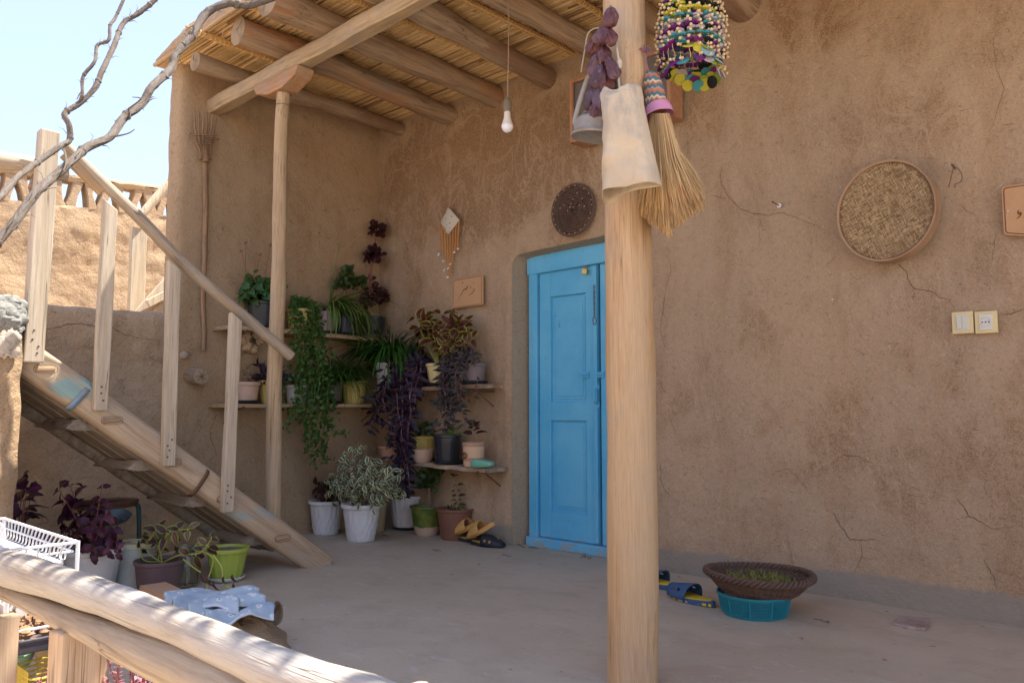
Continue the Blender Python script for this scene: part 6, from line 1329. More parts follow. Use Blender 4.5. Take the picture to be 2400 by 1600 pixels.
# ---- upper back shelf
YM = YW-.13
c0 = base_at(1, YM, 910, 905, ZC-.01); k_ = ppm(c0)
p = plant('dense dark green strap leaved plant in the white pot in the corner', G1, c0); s0 = pot(p, c0, 30*k_, 24*k_, 62*k_, PM['white']); ml, ms = MB(), MB()
straps(ml, s0+V((0, 0, .05)), 190, .52, .017, 1, (0, 6.28), 1.8, .04, 9, (.5, 2.4)); straps(ml, s0+V((.1, -.05, .06)), 70, .42, .016, 1, (-1, 1.2), 1.9, .04, 9, (.4, 2)); straps(ml, s0+V((-.05, -.05, .04)), 60, .52, .015, 1, (2.6, 4.6), 2.0, .04, 9, (.6, 2)); fin(p, ml, LM['dgrass'], ms, M_stemg)
c0 = base_at(1, YM-.01, 972, 903, ZC-.005); k_ = ppm(c0)
p = plant('deep purple trailing plant hanging in a long mass from the dark brown pot', G1, c0); s0 = pot(p, c0, 33*k_, 26*k_, 56*k_, PM['dbrown']); ml, ms = MB(), MB()
for k in range(9): t = ony(YM-.05, R.uniform(880, 960), R.uniform(770, 850)); paired(ml, ms, [s0, s0+(t-s0)*.5+V((0, 0, .03)), t], .085, .07, 4, .24, 'lance', .6, .8, .003, fold=.5, t0=.4)
for k in range(20):
    x0_ = 905+R.uniform(0, 85); x1_ = 948+R.gauss(0, 17); yb = R.uniform(1000, 1165) if k % 3 else R.uniform(1100, 1185); mx = x0_+R.uniform(-32, 18)
    if k < 4: x1_, yb, mx = 860+k*10, R.uniform(990, 1030), 885
    Yh = YM-.14+R.uniform(-.07, .05); P = [s0+V((0, 0, .01)), ony(YM-.10, x0_, 850), ony(Yh, mx, 930), ony(Yh, (mx+x1_)/2, (930+yb)/2), ony(Yh, x1_, yb)]
    trail(ml, ms, P, .088, .030, .030, 'lance', .0022, .016, .7, .3, 4, 2, 1.4)
fin(p, ml, LM['heart'], ms, M_stemp)
c0 = base_at(1, YM, 1025, 897, ZC+.004); k_ = ppm(c0)
p = plant('broad coleus with maroon leaves edged yellow green in the cream pot', G1, c0); s0 = pot(p, c0, 27*k_, 17*k_, 50*k_, PM['cream'], saucer=PM['black'], style='flute', sz=1.2); ml, ms = MB(), MB()
for (q, L) in (((975, 748), .10), ((995, 745), .10), ((985, 775), .11), ((1035, 738), .085), ((1055, 735), .08), ((1048, 765), .085), ((1080, 755), .075), ((1095, 775), .075), ((1075, 785), .075), ((1105, 795), .07), ((1030, 790), .08), ((1055, 800), .075), ((1015, 765), .09), ((1040, 815), .06), ((1088, 802), .065)):
    t = ony(YM-.03+R.uniform(-.05, .03), *q); b = s0+(t-s0)*.5+V((0, 0, .0)); paired(ml, ms, [s0, b, t], L*1.3, L*1.05, 3, .66, 'ovate', 1.4, .25, .0035, 5, 5, .2, .74)
ball(ml, ony(YM-.05, 1068, 768), .10, 34, .095, .064, 'ovate', 1.1, (1.1, .8, .8), 5, 5, low=-.5, inner=.5); ball(ml, ony(YM-.05, 998, 762), .07, 14, .115, .078, 'ovate', 1.1, (1.2, .8, .8), 5, 5, low=-.3, inner=.5); ball(ml, ony(YM-.08, 1045, 815), .06, 16, .07, .045, 'ovate', 1.1, (1, .8, .8), 5, 5); fin(p, ml, LM['coly'], ms, M_stemy)
c0 = base_at(1, YM, 1110, 888, ZC+.01); k_ = ppm(c0)
p = plant('wandering creeper drooping from the mauve grey pot at the shelf end', G1, c0); s0 = pot(p, c0, 30*k_, 24*k_, 46*k_, PM['grey'], saucer=PM['black'], sz=1.1); ml, ms = MB(), MB()
for k in range(22):
    x0_ = 1045+R.uniform(-12, 45); x1_ = 1048+R.gauss(0, 22); yb = R.uniform(930, 1020); Yh = YM-.15+R.uniform(-.05, .04)
    trail(ml, ms, [s0+V((-.02, 0, .0)), ony(YM-.07, x0_+18, 830+R.uniform(-8, 8)), ony(Yh, x0_, 870), ony(Yh, (x0_+x1_)/2+R.uniform(-10, 10), (870+yb)/2), ony(Yh, x1_, yb)], .068, .024, .026, 'lance', .0018, .014, .7, .3, 4, 2, 1.4)
for k in range(5): t = ony(YM-.05, R.uniform(1070, 1110), R.uniform(812, 825)); ml.leaf(t, rdir(.6), UPZ, .07, .022, 'lance', .4, .8)
trail(ml, ms, [s0, ony(YM-.1, 1112, 850), ony(YM-.12, 1118, 890), ony(YM-.12, 1112, 925), ony(YM-.12, 1085, 935)], .05, .02, .06, 'lance', .002, .01, .8, .4, 4, 2)
fin(p, ml, LM['wand'], ms, M_stemp)
# blue plastic bag behind the coleus
q = ony(YW-.04, 1040, 780); bb = thing('plastic_bag', 'crumpled dark blue plastic bag with cyan marks behind the yellow edged coleus', 'bag', q)
M_bb = NB('blue_film', .35, .5); M_bb.base(M_bb.mix(M_bb.ramp(M_bb.noise(14, 3), .60, .63), (.012, .03, .11), (.06, .35, .48))); M_bb.bump(M_bb.noise(18, 5), .8, .02); mb = MB()
mb.grid(lambda u, v: ony(YW-.03, 1020+45*u+6*math.sin(v*9), 750+75*v+4*math.sin(u*11))+V((0, -.035*math.sin(math.pi*u)*math.sin(math.pi*v)+.012*noise.noise(V((u*5, v*5, 1))), 0)), 20, 20); o = mb.build('bag_film', M_bb.mat, bb); sm = o.modifiers.new('solid', 'SOLIDIFY'); sm.thickness = .002
# ---- lower back shelf
c0 = base_at(1, YM, 915, 1080, ZD+.004); k_ = ppm(c0)
p = plant('small upright green sprigs in an orange clay bowl on the lower back shelf', G1, c0); s0 = pot(p, c0, 27*k_, 20*k_, 30*k_, PM['clay'], fill=.8); ml, ms = MB(), MB()
for k in range(7): t = s0+V((R.uniform(-.05, .05), R.uniform(-.03, .03), R.uniform(.05, .12))); trail(ml, ms, [s0+V((R.uniform(-.03, .03), 0, 0)), (s0+t)/2, t], .020, .010, .006, 'ovate', .002)
fin(p, ml, LM['succ'], ms, M_stemg)
c0 = base_at(1, YM-.03, 990, 1084, ZD+.002); k_ = ppm(c0)
o = thing('clay_bowl', 'empty wide pale clay bowl in front of the fluted yellow pot', 'bowl', c0); mb = MB(); mb.lathe([(0, .002), (20*k_, .002), (26*k_, 14*k_), (28*k_, 30*k_), (26*k_, 31*k_), (23*k_, 16*k_), (0, .01)], 40, c0); mb.build('bowl', PM['pclay'], o)
c0 = base_at(1, YM+.05, 990, 1065, ZD+.002); k_ = ppm(c0)
p = plant('dark green rosette plant in the fluted yellow pot on the lower back shelf', G1, c0); s0 = pot(p, c0, 28*k_, 23*k_, 58*k_, PM['yellow'], style='flute'); ml, ms = MB(), MB(); ball(ml, s0+V((.01, 0, .06)), .06, 46, .035, .034, 'round', .4); ms.tube([s0, s0+V((0, 0, .07))], .005, 6); fin(p, ml, LM['ger'], ms, M_stemb)
c0 = base_at(1, YM-.02, 1048, 1090, ZD); k_ = ppm(c0)
p = plant('flat stemmed green plant in the black pot on the lower back shelf', G1, c0); s0 = pot(p, c0, 32*k_, 26*k_, 66*k_, PM['black'], saucer=PM['black'], style='ribs', sz=1.05); ml, ms = MB(), MB()
for (a, L) in (((1055, 985), .05), ((1075, 990), .05), ((1080, 1010), .04), ((1040, 1000), .03), ((1060, 1000), .03)):
    t = ony(YM-.04, *a); d = t-s0; ml.leaf(s0, d, V((0, -1, .2)), d.length, .028, 'lance', .15, .4, 8, 3, teeth=.25)
for k in range(6): ml.leaf(s0+rdir(0)*.02, rdir(1.2), UPZ, .07, .025, 'lance', .3, .8)
fin(p, ml, leafm('cactus_leaf', (.13, .20, .03), None), ms, M_stemg)
c0 = base_at(1, YM-.03, 1110, 1094, ZD-.003); k_ = ppm(c0)
p = plant('little maroon coleus in the painted clay pot with brown rings', G1, c0); s0 = pot(p, c0, 26*k_, 23*k_, 56*k_, PM['painted'], rim=.022, rimw=.004, fill=.9); ml, ms = MB(), MB()
t = s0+V((.0, 0, .12)); paired(ml, ms, [s0, s0+V((.004, 0, .05)), t], .075, .06, 3, .6, 'ovate', .8, .5, .004, 5, 5, t0=.7); ball(ml, t, .03, 14, .045, .024, 'ovate', .6); fin(p, ml, LM['dark'], ms, M_stemb)
mb = MB()
pc = ony(c0.y-.1, 1113, 1068)
for f in (.35, .6, .85, 1.05):
    P = []
    for j in range(29):
        a = j*2*math.pi/28; th = -math.pi/2-.25+f*.42*math.cos(a); zz_ = c0.z+.075+f*.020*math.sin(a); r_ = (23+3*.55)*k_+.0035; P.append(V((c0.x+r_*math.cos(th), c0.y+r_*math.sin(th), zz_)))
    mb.tube(P, .0018, 4, cap=False)
mb.build('painted_rings', M_burn, p)
c0 = base_at(1, YM-.07, 1131, 1094, ZD-.004); k_ = ppm(c0); mb = MB(); sgn = lambda v_, e_: (abs(v_)**e_)*(1 if v_ > 0 else -1)
def sbx(u, v):
    a = u*2*math.pi; b = (v-.5)*math.pi; x = 30*k_*sgn(math.cos(a), .55)*abs(math.cos(b))**.5; y = .036*sgn(math.sin(a), .55)*abs(math.cos(b))**.5; z = 9.5*k_*sgn(math.sin(b), .7)*(1-.25*x/(30*k_))
    if abs(v-.5) < .03: x *= 1.03; y *= 1.03
    return c0+V((0, 0, 10*k_))+rotm('Z', 12) @ V((x, y, z))
mb.grid(sbx, 40, 24); o = mb.build('soap_box', plain('mint_plastic', (.15, .42, .28), .3, .5, .05, bs=0), smooth=True, ang=60); tag(o, 'mint green plastic soap box at the end of the lower back shelf', 'soap box')
# ---- porch floor
def floorpt(px, py): return onz(0, px, py)
def fpot(label, px, py, rtp, rbp, Hp, mat, **kw):
    c0 = floorpt(px, py-rbp*.42); k_ = ppm(c0); p = plant(label, G2, c0); return p, c0, pot(p, c0, rtp*k_, rbp*k_, Hp*k_, mat, **kw), k_
p, c0, s0, k_ = fpot('low maroon coleus in the leftmost white pot by the side wall', 764, 1262, 39, 27, 78, PM['white'], rimw=.012, rim=.022, style='diamond'); ml, ms = MB(), MB()
for k in range(9): t = s0+V((R.uniform(-.09, .09), R.uniform(-.05, .05), R.uniform(.07, .16))); paired(ml, ms, [s0, (s0+t)/2, t], .095, .07, 3, .62, 'ovate', 1.3, .3, .003, 5, 5, t0=.5)
fin(p, ml, LM['dark'], ms, M_stemy)
p, c0, s0, k_ = fpot('bushy cream and green variegated fig in the front white pot', 846, 1279, 44, 30, 86, PM['white'], rimw=.013, rim=.024, style='diamond', soil=M_soilp); ml, ms = MB(), MB()
for q in ((800, 1070), (830, 1045), (860, 1050), (885, 1080), (915, 1095), (940, 1150), (790, 1110), (775, 1150), (815, 1100), (850, 1110), (880, 1130), (905, 1140), (830, 1150), (860, 1160), (800, 1160), (780, 1130), (925, 1120), (845, 1080), (870, 1095), (820, 1130), (895, 1165)):
    t = ony(s0.y-.02+R.uniform(-.14, .10), *q); b0 = s0+V((R.choice((-.03, .02)), 0, 0)); P = smooth_path([b0, b0+(t-b0)*.45+V((0, 0, .05)), t], 5); ms.tube(P, [.0045*(1-.7*i/len(P)) for i in range(len(P))], 6)
    for k in range(24):
        i = R.randint(len(P)//2, len(P)-1); pp_ = P[i]+V((R.gauss(0, .03), R.gauss(0, .03), R.gauss(0, .028))); ml.leaf(pp_, rdir(R.uniform(-1.4, .2)), V((.3+R.uniform(-.6, .6), -1, .6)), R.uniform(.046, .068), R.uniform(.026, .034), 'ovate', .25, 1.0, 4, 4)
fin(p, ml, LM['fic'], ms, M_stemb)
p, c0, s0, k_ = fpot('tall beige pot standing behind the variegated fig', 884, 1252, 24, 15, 92, PM['beige']); ml, ms = MB(), MB(); ball(ml, s0+V((0, 0, .03)), .05, 20, .045, .02, 'lance'); fin(p, ml, LM['dgrass'])
p, c0, s0, k_ = fpot('white pot of dark soil with a few purple stems under the trailing plant', 953, 1251, 41, 29, 76, PM['white'], rimw=.012, rim=.022, style='diamond', saucer=PM['black'], sz=.85); ml, ms = MB(), MB()
for k in range(6): t = s0+V((R.uniform(-.05, .05), R.uniform(-.04, .04), R.uniform(.05, .14))); paired(ml, ms, [s0+V((R.uniform(-.05, .05), R.uniform(-.04, .04), 0)), t], .055, .04, 2, .35, 'lance', .9)
fin(p, ml, LM['heart'], ms, M_stemp)
p, c0, s0, k_ = fpot('dark geranium in the green glazed pot', 1000, 1264, 39, 26, 68, PM['glaze'], soil=M_soilp, rim=.012, fill=.93); ml, ms = MB(), MB()
for k in range(4): t = s0+V((R.uniform(-.05, .07), R.uniform(-.04, .04), R.uniform(.16, .30))); ms.tube(smooth_path([s0+V((.02, 0, 0)), s0+V((R.uniform(-.03, .04), 0, .1)), t], 5), .0045, 6, wob=.3, wsc=40); ball(ml, t, .055, 26, .045, .045, 'round', .4)
ball(ml, s0+V((0, 0, .17)), .085, 60, .045, .045, 'round', .4); fin(p, ml, LM['ger'], ms, M_stemb)
p, c0, s0, k_ = fpot('thin maroon coleus with small succulents in the big brown pot', 1066, 1276, 43, 31, 72, PM['brown'], fill=.92, soil=M_soilp); ml, ms = MB(), MB()
paired(ml, ms, [s0+V((.02, 0, 0)), s0+V((.025, 0, .10)), s0+V((.0, 0, .23))], .065, .045, 8, .58, 'ovate', .8, .3, .004, 5, 5, t0=.12)
for k in range(5): q = s0+V((R.uniform(-.10, .08), R.uniform(-.06, .03), .0)); ball(ml, q, .022, 10, .035, .016, 'ovate', .2, up=.6)
fin(p, ml, LM['colg'], ms, M_stemb)
# ============================================================ UNDER THE STAIRS
def gpot(label, px, py, rtp, rbp, Hp, mat, **kw):
    c0 = floorpt(px, py-rbp*.42); k_ = ppm(c0); p = plant(label, G3, c0); return p, c0, pot(p, c0, rtp*k_, rbp*k_, Hp*k_, mat, **kw), k_
p, c0, s0, k_ = gpot('big magenta and purple coleus in the wide white pot under the stairs', 211, 1412, 66, 47, 108, PM['white'], style='ribs', soil=M_soilp, rim=.022, rimw=.009, fill=.84); ml, ms = MB(), MB()
for (q, L) in (((140, 1150), .10), ((165, 1140), .09), ((150, 1185), .10), ((175, 1175), .09), ((238, 1145), .07), ((215, 1185), .08), ((180, 1215), .09), ((215, 1225), .085), ((250, 1200), .08), ((262, 1235), .085), ((165, 1250), .085), ((200, 1262), .085), ((240, 1265), .085), ((268, 1268), .075), ((145, 1225), .085), ((185, 1290), .07), ((225, 1295), .07), ((275, 1290), .06)):
    t = ony(s0.y+R.uniform(-.10, .08), *q); b = s0+(t-s0)*.5+V((0, 0, .02)); paired(ml, ms, [s0+V((R.uniform(-.02, .02), 0, 0)), b, t], L*.88, L*.72, 4, .68, 'ovate', 1.2, .3, .004, 6, 5, .2, .5, teeth=.12)
fin(p, ml, LM['colm'], ms, M_stemr)
p, c0, s0, k_ = gpot('dark purple coleus half hidden behind the mud pier', 35, 1420, 45, 32, 60, PM['black']); ml, ms = MB(), MB()
for (q, L) in (((52, 1125), .09), ((62, 1150), .12), ((55, 1175), .12), ((70, 1170), .10), ((75, 1260), .09), ((95, 1255), .08), ((60, 1265), .09), ((45, 1200), .12), ((30, 1150), .12)):
    t = ony(s0.y+R.uniform(-.05, .08), *q); paired(ml, ms, [s0, s0+(t-s0)*.5, t], L*.85, L*.7, 2, .85, 'ovate', 1.1, .3, .004, 6, 5, .2, .8, teeth=.12)
fin(p, ml, LM['colm'], ms, M_stemr)
p, c0, s0, k_ = gpot('leggy coleus arching right from the low brown pot by the brick', 372, 1408, 55, 44, 78, PM['purple'], fill=.92, rim=.016); ml, ms = MB(), MB()
for (qs, nL, L) in (([(360, 1330), (345, 1290), (360, 1250), (372, 1240)], 3, .07), ([(372, 1330), (380, 1275), (400, 1245), (440, 1240)], 4, .065), ([(378, 1335), (420, 1300), (470, 1295), (495, 1262)], 4, .06), ([(360, 1335), (335, 1310), (332, 1262), (350, 1262)], 2, .05), ([(372, 1335), (375, 1290), (368, 1275)], 3, .05)):
    P = [s0+V((R.uniform(-.03, .03), 0, 0))]+[ony(s0.y+R.uniform(-.05, .03), *q) for q in qs[1:]]; paired(ml, ms, P, L, L*.8, nL+1, .72, 'ovate', .9, .3, .0045, 6, 5, .15, .55)
for qs in ([(470, 1290), (500, 1310), (485, 1370), (500, 1400)], [(500, 1300), (520, 1330), (525, 1365), (560, 1390)], [(430, 1310), (455, 1330), (470, 1340)]): ms.tube(smooth_path([ony(c0.y-.03, *q) for q in qs], 5), .0035, 6)
m2 = MB()
for q in ((485, 1350), (490, 1385), (505, 1395), (500, 1360), (525, 1350), (545, 1345), (548, 1365), (560, 1385), (540, 1388), (472, 1345), (480, 1375), (345, 1390), (335, 1320)): m2.leaf(ony(c0.y-.04, *q), V((R.uniform(-.4, .4), 0, -1)), V((0, -1, 0)), R.uniform(.04, .06), .026, 'ovate', .6, .9, 5, 4)
m2.build('withered_leaves', LM['wilt'], p, ang=180, label='withered brown hanging leaves'); fin(p, ml, LM['colg'], ms, M_stemy)
p, c0, s0, k_ = gpot('lime green fluted pot of bare soil on a white saucer', 531, 1372, 46, 32, 72, PM['lime'], style='flute', soil=M_soilp, saucer=PM['white'], rimw=.010, rim=.02, fill=.95, sz=1.0)
# tub with lid
c0 = floorpt(312, 1372); k_ = ppm(c0); tb = thing('lidded_tub', 'tall white plastic tub with cream lid behind the big white pot', 'tub', c0); mb = MB(); r_ = 44*k_; H = 106*k_
mb.lathe([(0, .002), (r_*.93, .002), (r_*.95, .01), (r_*.97, H*.8), (r_, H*.82), (r_, H*.86)], 96, c0, fl=lambda t, z: 1+(.006*math.sin(t*48) if z < H*.78 else 0)); mb.build('tub_body', plain('milky_plastic', (.58, .62, .58), .5, .4, .4, (.38, .38, .30)), tb)
mb = MB(); mb.lathe([(r_*1.03, H*.84), (r_*1.05, H*.85), (r_*1.04, H*.93), (r_*.98, H*.96), (r_*.90, H*.965), (r_*.88, H*.945), (r_*.2, H*.945), (r_*.17, H*.99), (0, H*.995)], 48, c0); mb.build('lid', plain('cream_lid', (.58, .54, .33), .5, .4, .2), tb)
# glass jar
c0 = floorpt(432, 1372); k_ = ppm(c0); jr = thing('glass_jar', 'big empty glass jar behind the low brown pot', 'jar', c0); r_ = 30*k_; H = 92*k_
g2 = NB('bottle_glass', .05, .5); g2.base((.70, .76, .74)); g2.inp('Transmission Weight', 1.0); g2.inp('IOR', 1.45)
mb = MB(); mb.lathe([(0, .003), (r_*.9, .003), (r_, .012), (r_, H*.72), (r_*.92, H*.80), (r_*.72, H*.86), (r_*.70, H*.9), (r_*.78, H*.91), (r_*.78, H), (r_*.72, H), (r_*.66, H*.88), (r_*.86, H*.80), (r_*.95, H*.71), (r_*.95, .018), (0, .010)], 40, c0); mb.build('jar_glass', g2.mat, jr)
# iron stand with ring
st = thing('iron_stand', 'rusty ring on a bent green iron pipe leg against the shaded wall', 'stand', onx(-4.62, 325, 1318)); mb = MB()
A_ = onx(-4.62, 325, 1330); A_.z = 0
def ringp(t): a = onx(-4.62, 250, 1177); return V((a.x+.14*math.cos(t)*.8, a.y+.155*math.sin(t), a.z))
P = [A_, onx(-4.62, 326, 1250), onx(-4.62, 325, 1195), onx(-4.62, 321, 1182), onx(-4.62, 308, 1176), ringp(1.2)]
mb.tube(smooth_path(P, 5), .0125, 12); mb.build('pipe_leg', plain('green_pipe', (.045, .12, .115), .5, .5, .7, (.16, .09, .05), metal=.3, bs=.3), st)
mb = MB(); mb.tube([ringp(j*math.pi/20) for j in range(41)], .013, 10, cap=False, wob=.1); mb.tube([ringp(j*math.pi/20)*1+V((0, 0, -.016)) for j in range(41)], .009, 8, cap=False, wob=.2); mb.build('ring', M_rust, st)
q = onx(-4.6, 258, 1208); fl_ = thing('floral_bowl', 'dark teal bowl with faded flowers hanging below the iron ring', 'bowl', q); mb = MB(); mb.lathe([(0, -.045), (.05, -.043), (.09, -.02), (.11, .008), (.108, .012), (.08, -.012), (0, -.035)], 36, q, M=rotm('Y', 12)); m = NB('floral_enamel', .35, .5); m.base(m.mix(m.ramp(m.vor(30), .18, .26, .8, 0), (.045, .085, .10), m.mix(m.noise(9), (.35, .12, .08), (.3, .35, .35)))); mb.build('bowl', m.mat, fl_)
mb = MB(); mb.tube([q+V((0, 0, .01)), onx(-4.6, 258, 1180)], .003, 5); mb.build('hanger', M_wire, fl_)
# hollow brick ---------------------------------------------------------
bk = thing('hollow_brick', 'orange hollow clay brick lying beside the low brown pot', 'brick', floorpt(385, 1420)); P_ = lambda x, y, z: onz(z, 300+x/4.356, 1200+y/4.356)
hb_ = .095; T0, T1, T2, T3 = P_(130, 745, hb_), P_(375, 708, hb_), P_(640, 820, hb_), P_(395, 885, hb_)
ex = (T2-T1+T3-T0)/2; ex.z = 0; Lb = ex.length; ex.normalize(); ey = V((-ex.y, ex.x, 0)); Wb = abs(((T1-T0)+(T2-T3)).dot(ey)/2); cb_ = (T0+T1+T2+T3)/4
RB = Matrix((ex, ey, UPZ)).transposed(); cb_.z = 0; m = NB('fired_clay', .85, .2); m.base(m.mix(m.noise(12, 5), (.56, .34, .20), (.48, .30, .19))); m.bump(m.noise(60, 4), .3, .004)
mb = MB(); th = .011
def bb_(x, y, z, sx, sy, sz): mb.box(cb_+RB @ V((x, y, z)), (sx, sy, sz), RB)
bb_(0, 0, hb_-th/2, Lb, Wb, th); bb_(0, 0, th/2, Lb, Wb, th); bb_(0, Wb/2-th/2, hb_/2, Lb-.001, th, hb_-2*th); bb_(0, -Wb/2+th/2, hb_/2, Lb-.001, th, hb_-2*th); bb_(0, Wb/6, hb_/2, Lb-.001, th*.8, hb_-2*th); bb_(0, -Wb/6, hb_/2, Lb-.001, th*.8, hb_-2*th)
for k in range(7): bb_(0, -Wb/2-.0012, .012+k*.0118, Lb, .0035, .005)
mb.build('brick_body', m.mat, bk, smooth=False)
# sack and cloth --------------------------------------------------------
sk2 = thing('brown_sack', 'shiny brown woven sack slumped under the blue flowered cloth', 'sack', floorpt(540, 1500)); m = NB('woven_sack', .38, .5); wv = m.math('MULTIPLY', m.wave(55, axis='X'), m.wave(55, axis='Z')); m.base(m.mix(m.noise(7, 5), (.20, .135, .075), (.36, .26, .16))); m.bump(m.math('ADD', m.noise(9, 6, .7), m.math('MULTIPLY', wv, .1)), .7, .03); M_sack = m.mat
mb = MB(); c0 = floorpt(545, 1512)
def sackf(u, v):
    t = u*2*math.pi; a = v*math.pi/2; r_ = .24*math.cos(a)**.6*(1+.22*math.sin(t*3+1)+.15*noise.noise(V((math.cos(t)*2, math.sin(t)*2, v*3)))); crease = .02*abs(math.sin(t*7+v*4)); return c0+V((r_*math.cos(t)*.95, r_*math.sin(t)*.8-crease, .13*math.sin(a)*(1+.25*noise.noise(V((math.cos(t)*3, math.sin(t)*3, 4))))-.004))
mb.grid(sackf, 80, 24); mb.build('sack_body', M_sack, sk2, ang=60)
mb = MB(); a = onz(.10, 638, 1440); 
mb.grid(lambda u, v: a+V((-.10+.13*u, -.02+.03*math.sin(v*3)+.02*u, .05-.11*v*(1-.3*u)+.015*math.sin(u*7+v*5))), 12, 12); o = mb.build('sack_corner', M_sack, sk2); sm = o.modifiers.new('solid', 'SOLIDIFY'); sm.thickness = .004
m = NB('flowered_cotton', .9, .15); vv = m.vor(26, 'F1'); c = m.mix(m.ramp(m.noise(6, 4), .4, .6), (.33, .42, .50), (.43, .51, .56)); pet = m.ramp(vv, .26, .34, 1, 0); c = m.mix(m.math('MULTIPLY', pet, .85), c, (.68, .70, .68)); c = m.mix(m.ramp(vv, .07, .10, .9, 0), c, (.30, .10, .09)); m.base(c); m.bump(m.noise(30, 4), .2, .004); M_cloth = m.mat
cl = thing('flowered_cloth', 'light blue cloth with white daisies crumpled on the brown sack', 'cloth', floorpt(510, 1470)); mb = MB()
LAY = [((385, 1412), (480, 1395), (560, 1398), (606, 1400), .17, 26), ((440, 1440), (500, 1425), (570, 1408), (622, 1418), .165, 24), ((480, 1458), (540, 1445), (590, 1432), (642, 1438), .15, 26), ((405, 1428), (450, 1410), (500, 1412), (560, 1425), .175, 26)]
for (q0, q1, q2, q3, z_, hw) in LAY:
    def cf(u, v, q0=q0, q1=q1, q2=q2, q3=q3, z_=z_, hw=hw):
        b = [(1-u)**3, 3*u*(1-u)**2, 3*u*u*(1-u), u**3]; px = sum(w_*q[0] for w_, q in zip(b, (q0, q1, q2, q3))); py = sum(w_*q[1] for w_, q in zip(b, (q0, q1, q2, q3)))
        taper = .35+.65*math.sin(math.pi*min(1, u*.8+.12)); P = onz(z_, px, py+(v-.5)*hw*taper*1.0); P.z += .022*math.cos((v-.5)*3.0)+.012*math.sin(u*8+v*3)+.008*noise.noise(V((u*6, v*6, z_*50))); return P
    mb.grid(cf, 40, 14); HEM = globals().setdefault('HEM', []); HEM += [[cf(i_/30, vv_)+V((0, 0, .003)) for i_ in range(31)] for vv_ in (0, 1)]
o = mb.build('cloth_folds', M_cloth, cl, ang=80); sm = o.modifiers.new('solid', 'SOLIDIFY'); sm.thickness = .006
mb = MB(); a = onz(.12, 545, 1450); b = onz(.0, 560, 1490); mb.grid(lambda u, v: a+(b-a)*v+V((.03*(u-.5)*(1-.5*v), -.02-.015*math.sin(v*3+u*4), 0)), 8, 16); o = mb.build('hanging_corner', M_cloth, cl); sm = o.modifiers.new('solid', 'SOLIDIFY'); sm.thickness = .004
for H_ in HEM:
    mb = MB(); mb.tube(H_, .0045, 5); mb.build('white_hem', plain('white_hem_thread', (.62, .66, .70), .9, .1, .1), cl)
# dish rack ---------------------------------------------------------------
M_wh = plain('white_coated_wire', (.80, .80, .80), .4, .5, .1, (.4, .3, .2), bs=0)
def wire_basket(root, x0, x1, y0, y1, zt, dp, nx_, ny_, nm='basket', r_=.0036, curve=.04, legs=None, dx=0):
    mb = MB(); xi0, xi1, yi0, yi1 = x0+curve, x1-curve, y0+curve*.6, y1-curve*.6; zb = zt-dp
    for zz, (a, b, c_, d) in ((zt, (x0, x1, y0, y1)), (zt-dp*.45, (x0+curve*.3, x1-curve*.3, y0+curve*.2, y1-curve*.2)), (zb, (xi0, xi1, yi0, yi1))): mb.tube([(a, c_, zz), (b, c_, zz), (b, d, zz), (a, d, zz), (a, c_, zz)], r_*(1.35 if zz == zt else 1), 8, up=(0, 0, 1))
    for k in range(nx_):
        t = (k+.5)/nx_; x = x0+(x1-x0)*t; xb = xi0+(xi1-xi0)*t; mb.tube(smooth_path([(x, y0, zt), (xb, y0+curve*.25, zt-dp*.6), (xb, yi0, zb), (xb, yi1, zb), (xb, y1-curve*.25, zt-dp*.6), (x, y1, zt+.004)], 3), r_*.8, 6)
    for k in range(ny_): t = (k+.5)/ny_; y = yi0+(yi1-yi0)*t; mb.tube(smooth_path([(x0, y, zt), (x0+curve*.4, y, zt-dp*.6), (xi0, y, zb), (xi1, y, zb), (x1-curve*.4, y, zt-dp*.6), (x1, y, zt)], 3), r_*.8, 6)
    return mb.build(nm, M_wh, root)
RZ = .50; B0 = onz(RZ, 183, 1270); X1r, Y1r, Y0r = B0.x, B0.y, .70; X0r = onz(RZ, 30, 1221).x-.10
dr = thing('dish_rack', 'white wire dish rack standing in the sun behind the log railing', 'dish rack', ((X0r+X1r)/2, .79, 0))
wire_basket(dr, X0r, X1r, Y0r, Y1r, RZ, .060, 19, 4, r_=.0036, curve=.045); wire_basket(dr, X0r, X1r, Y0r, Y1r, .27, .05, 20, 4, r_=.0032, curve=.02, nm='lower_basket')
for (x, y) in ((X1r, Y1r), (X1r, Y0r), (X0r, Y1r), (X0r, Y0r)): mb = MB(); mb.tube([(x, y, RZ+.004), (x, y, .02), (x, y, 0)], .0058, 8); mb.build('leg', M_wh, dr)
mb = MB(); cx_ = X0r+.16
for k in range(8):
    x = cx_+k*.012; mb.tube([(x, Y0r+.05+.0*k, RZ-.04)]+[(x, Y0r+.085-.035*math.cos(a), RZ-.03+.055*math.sin(a)) for a in [j*math.pi/10 for j in range(11)]]+[(x, Y0r+.12, RZ-.04)], .0022, 6)
mb.build('cup_holder', M_wh, dr)
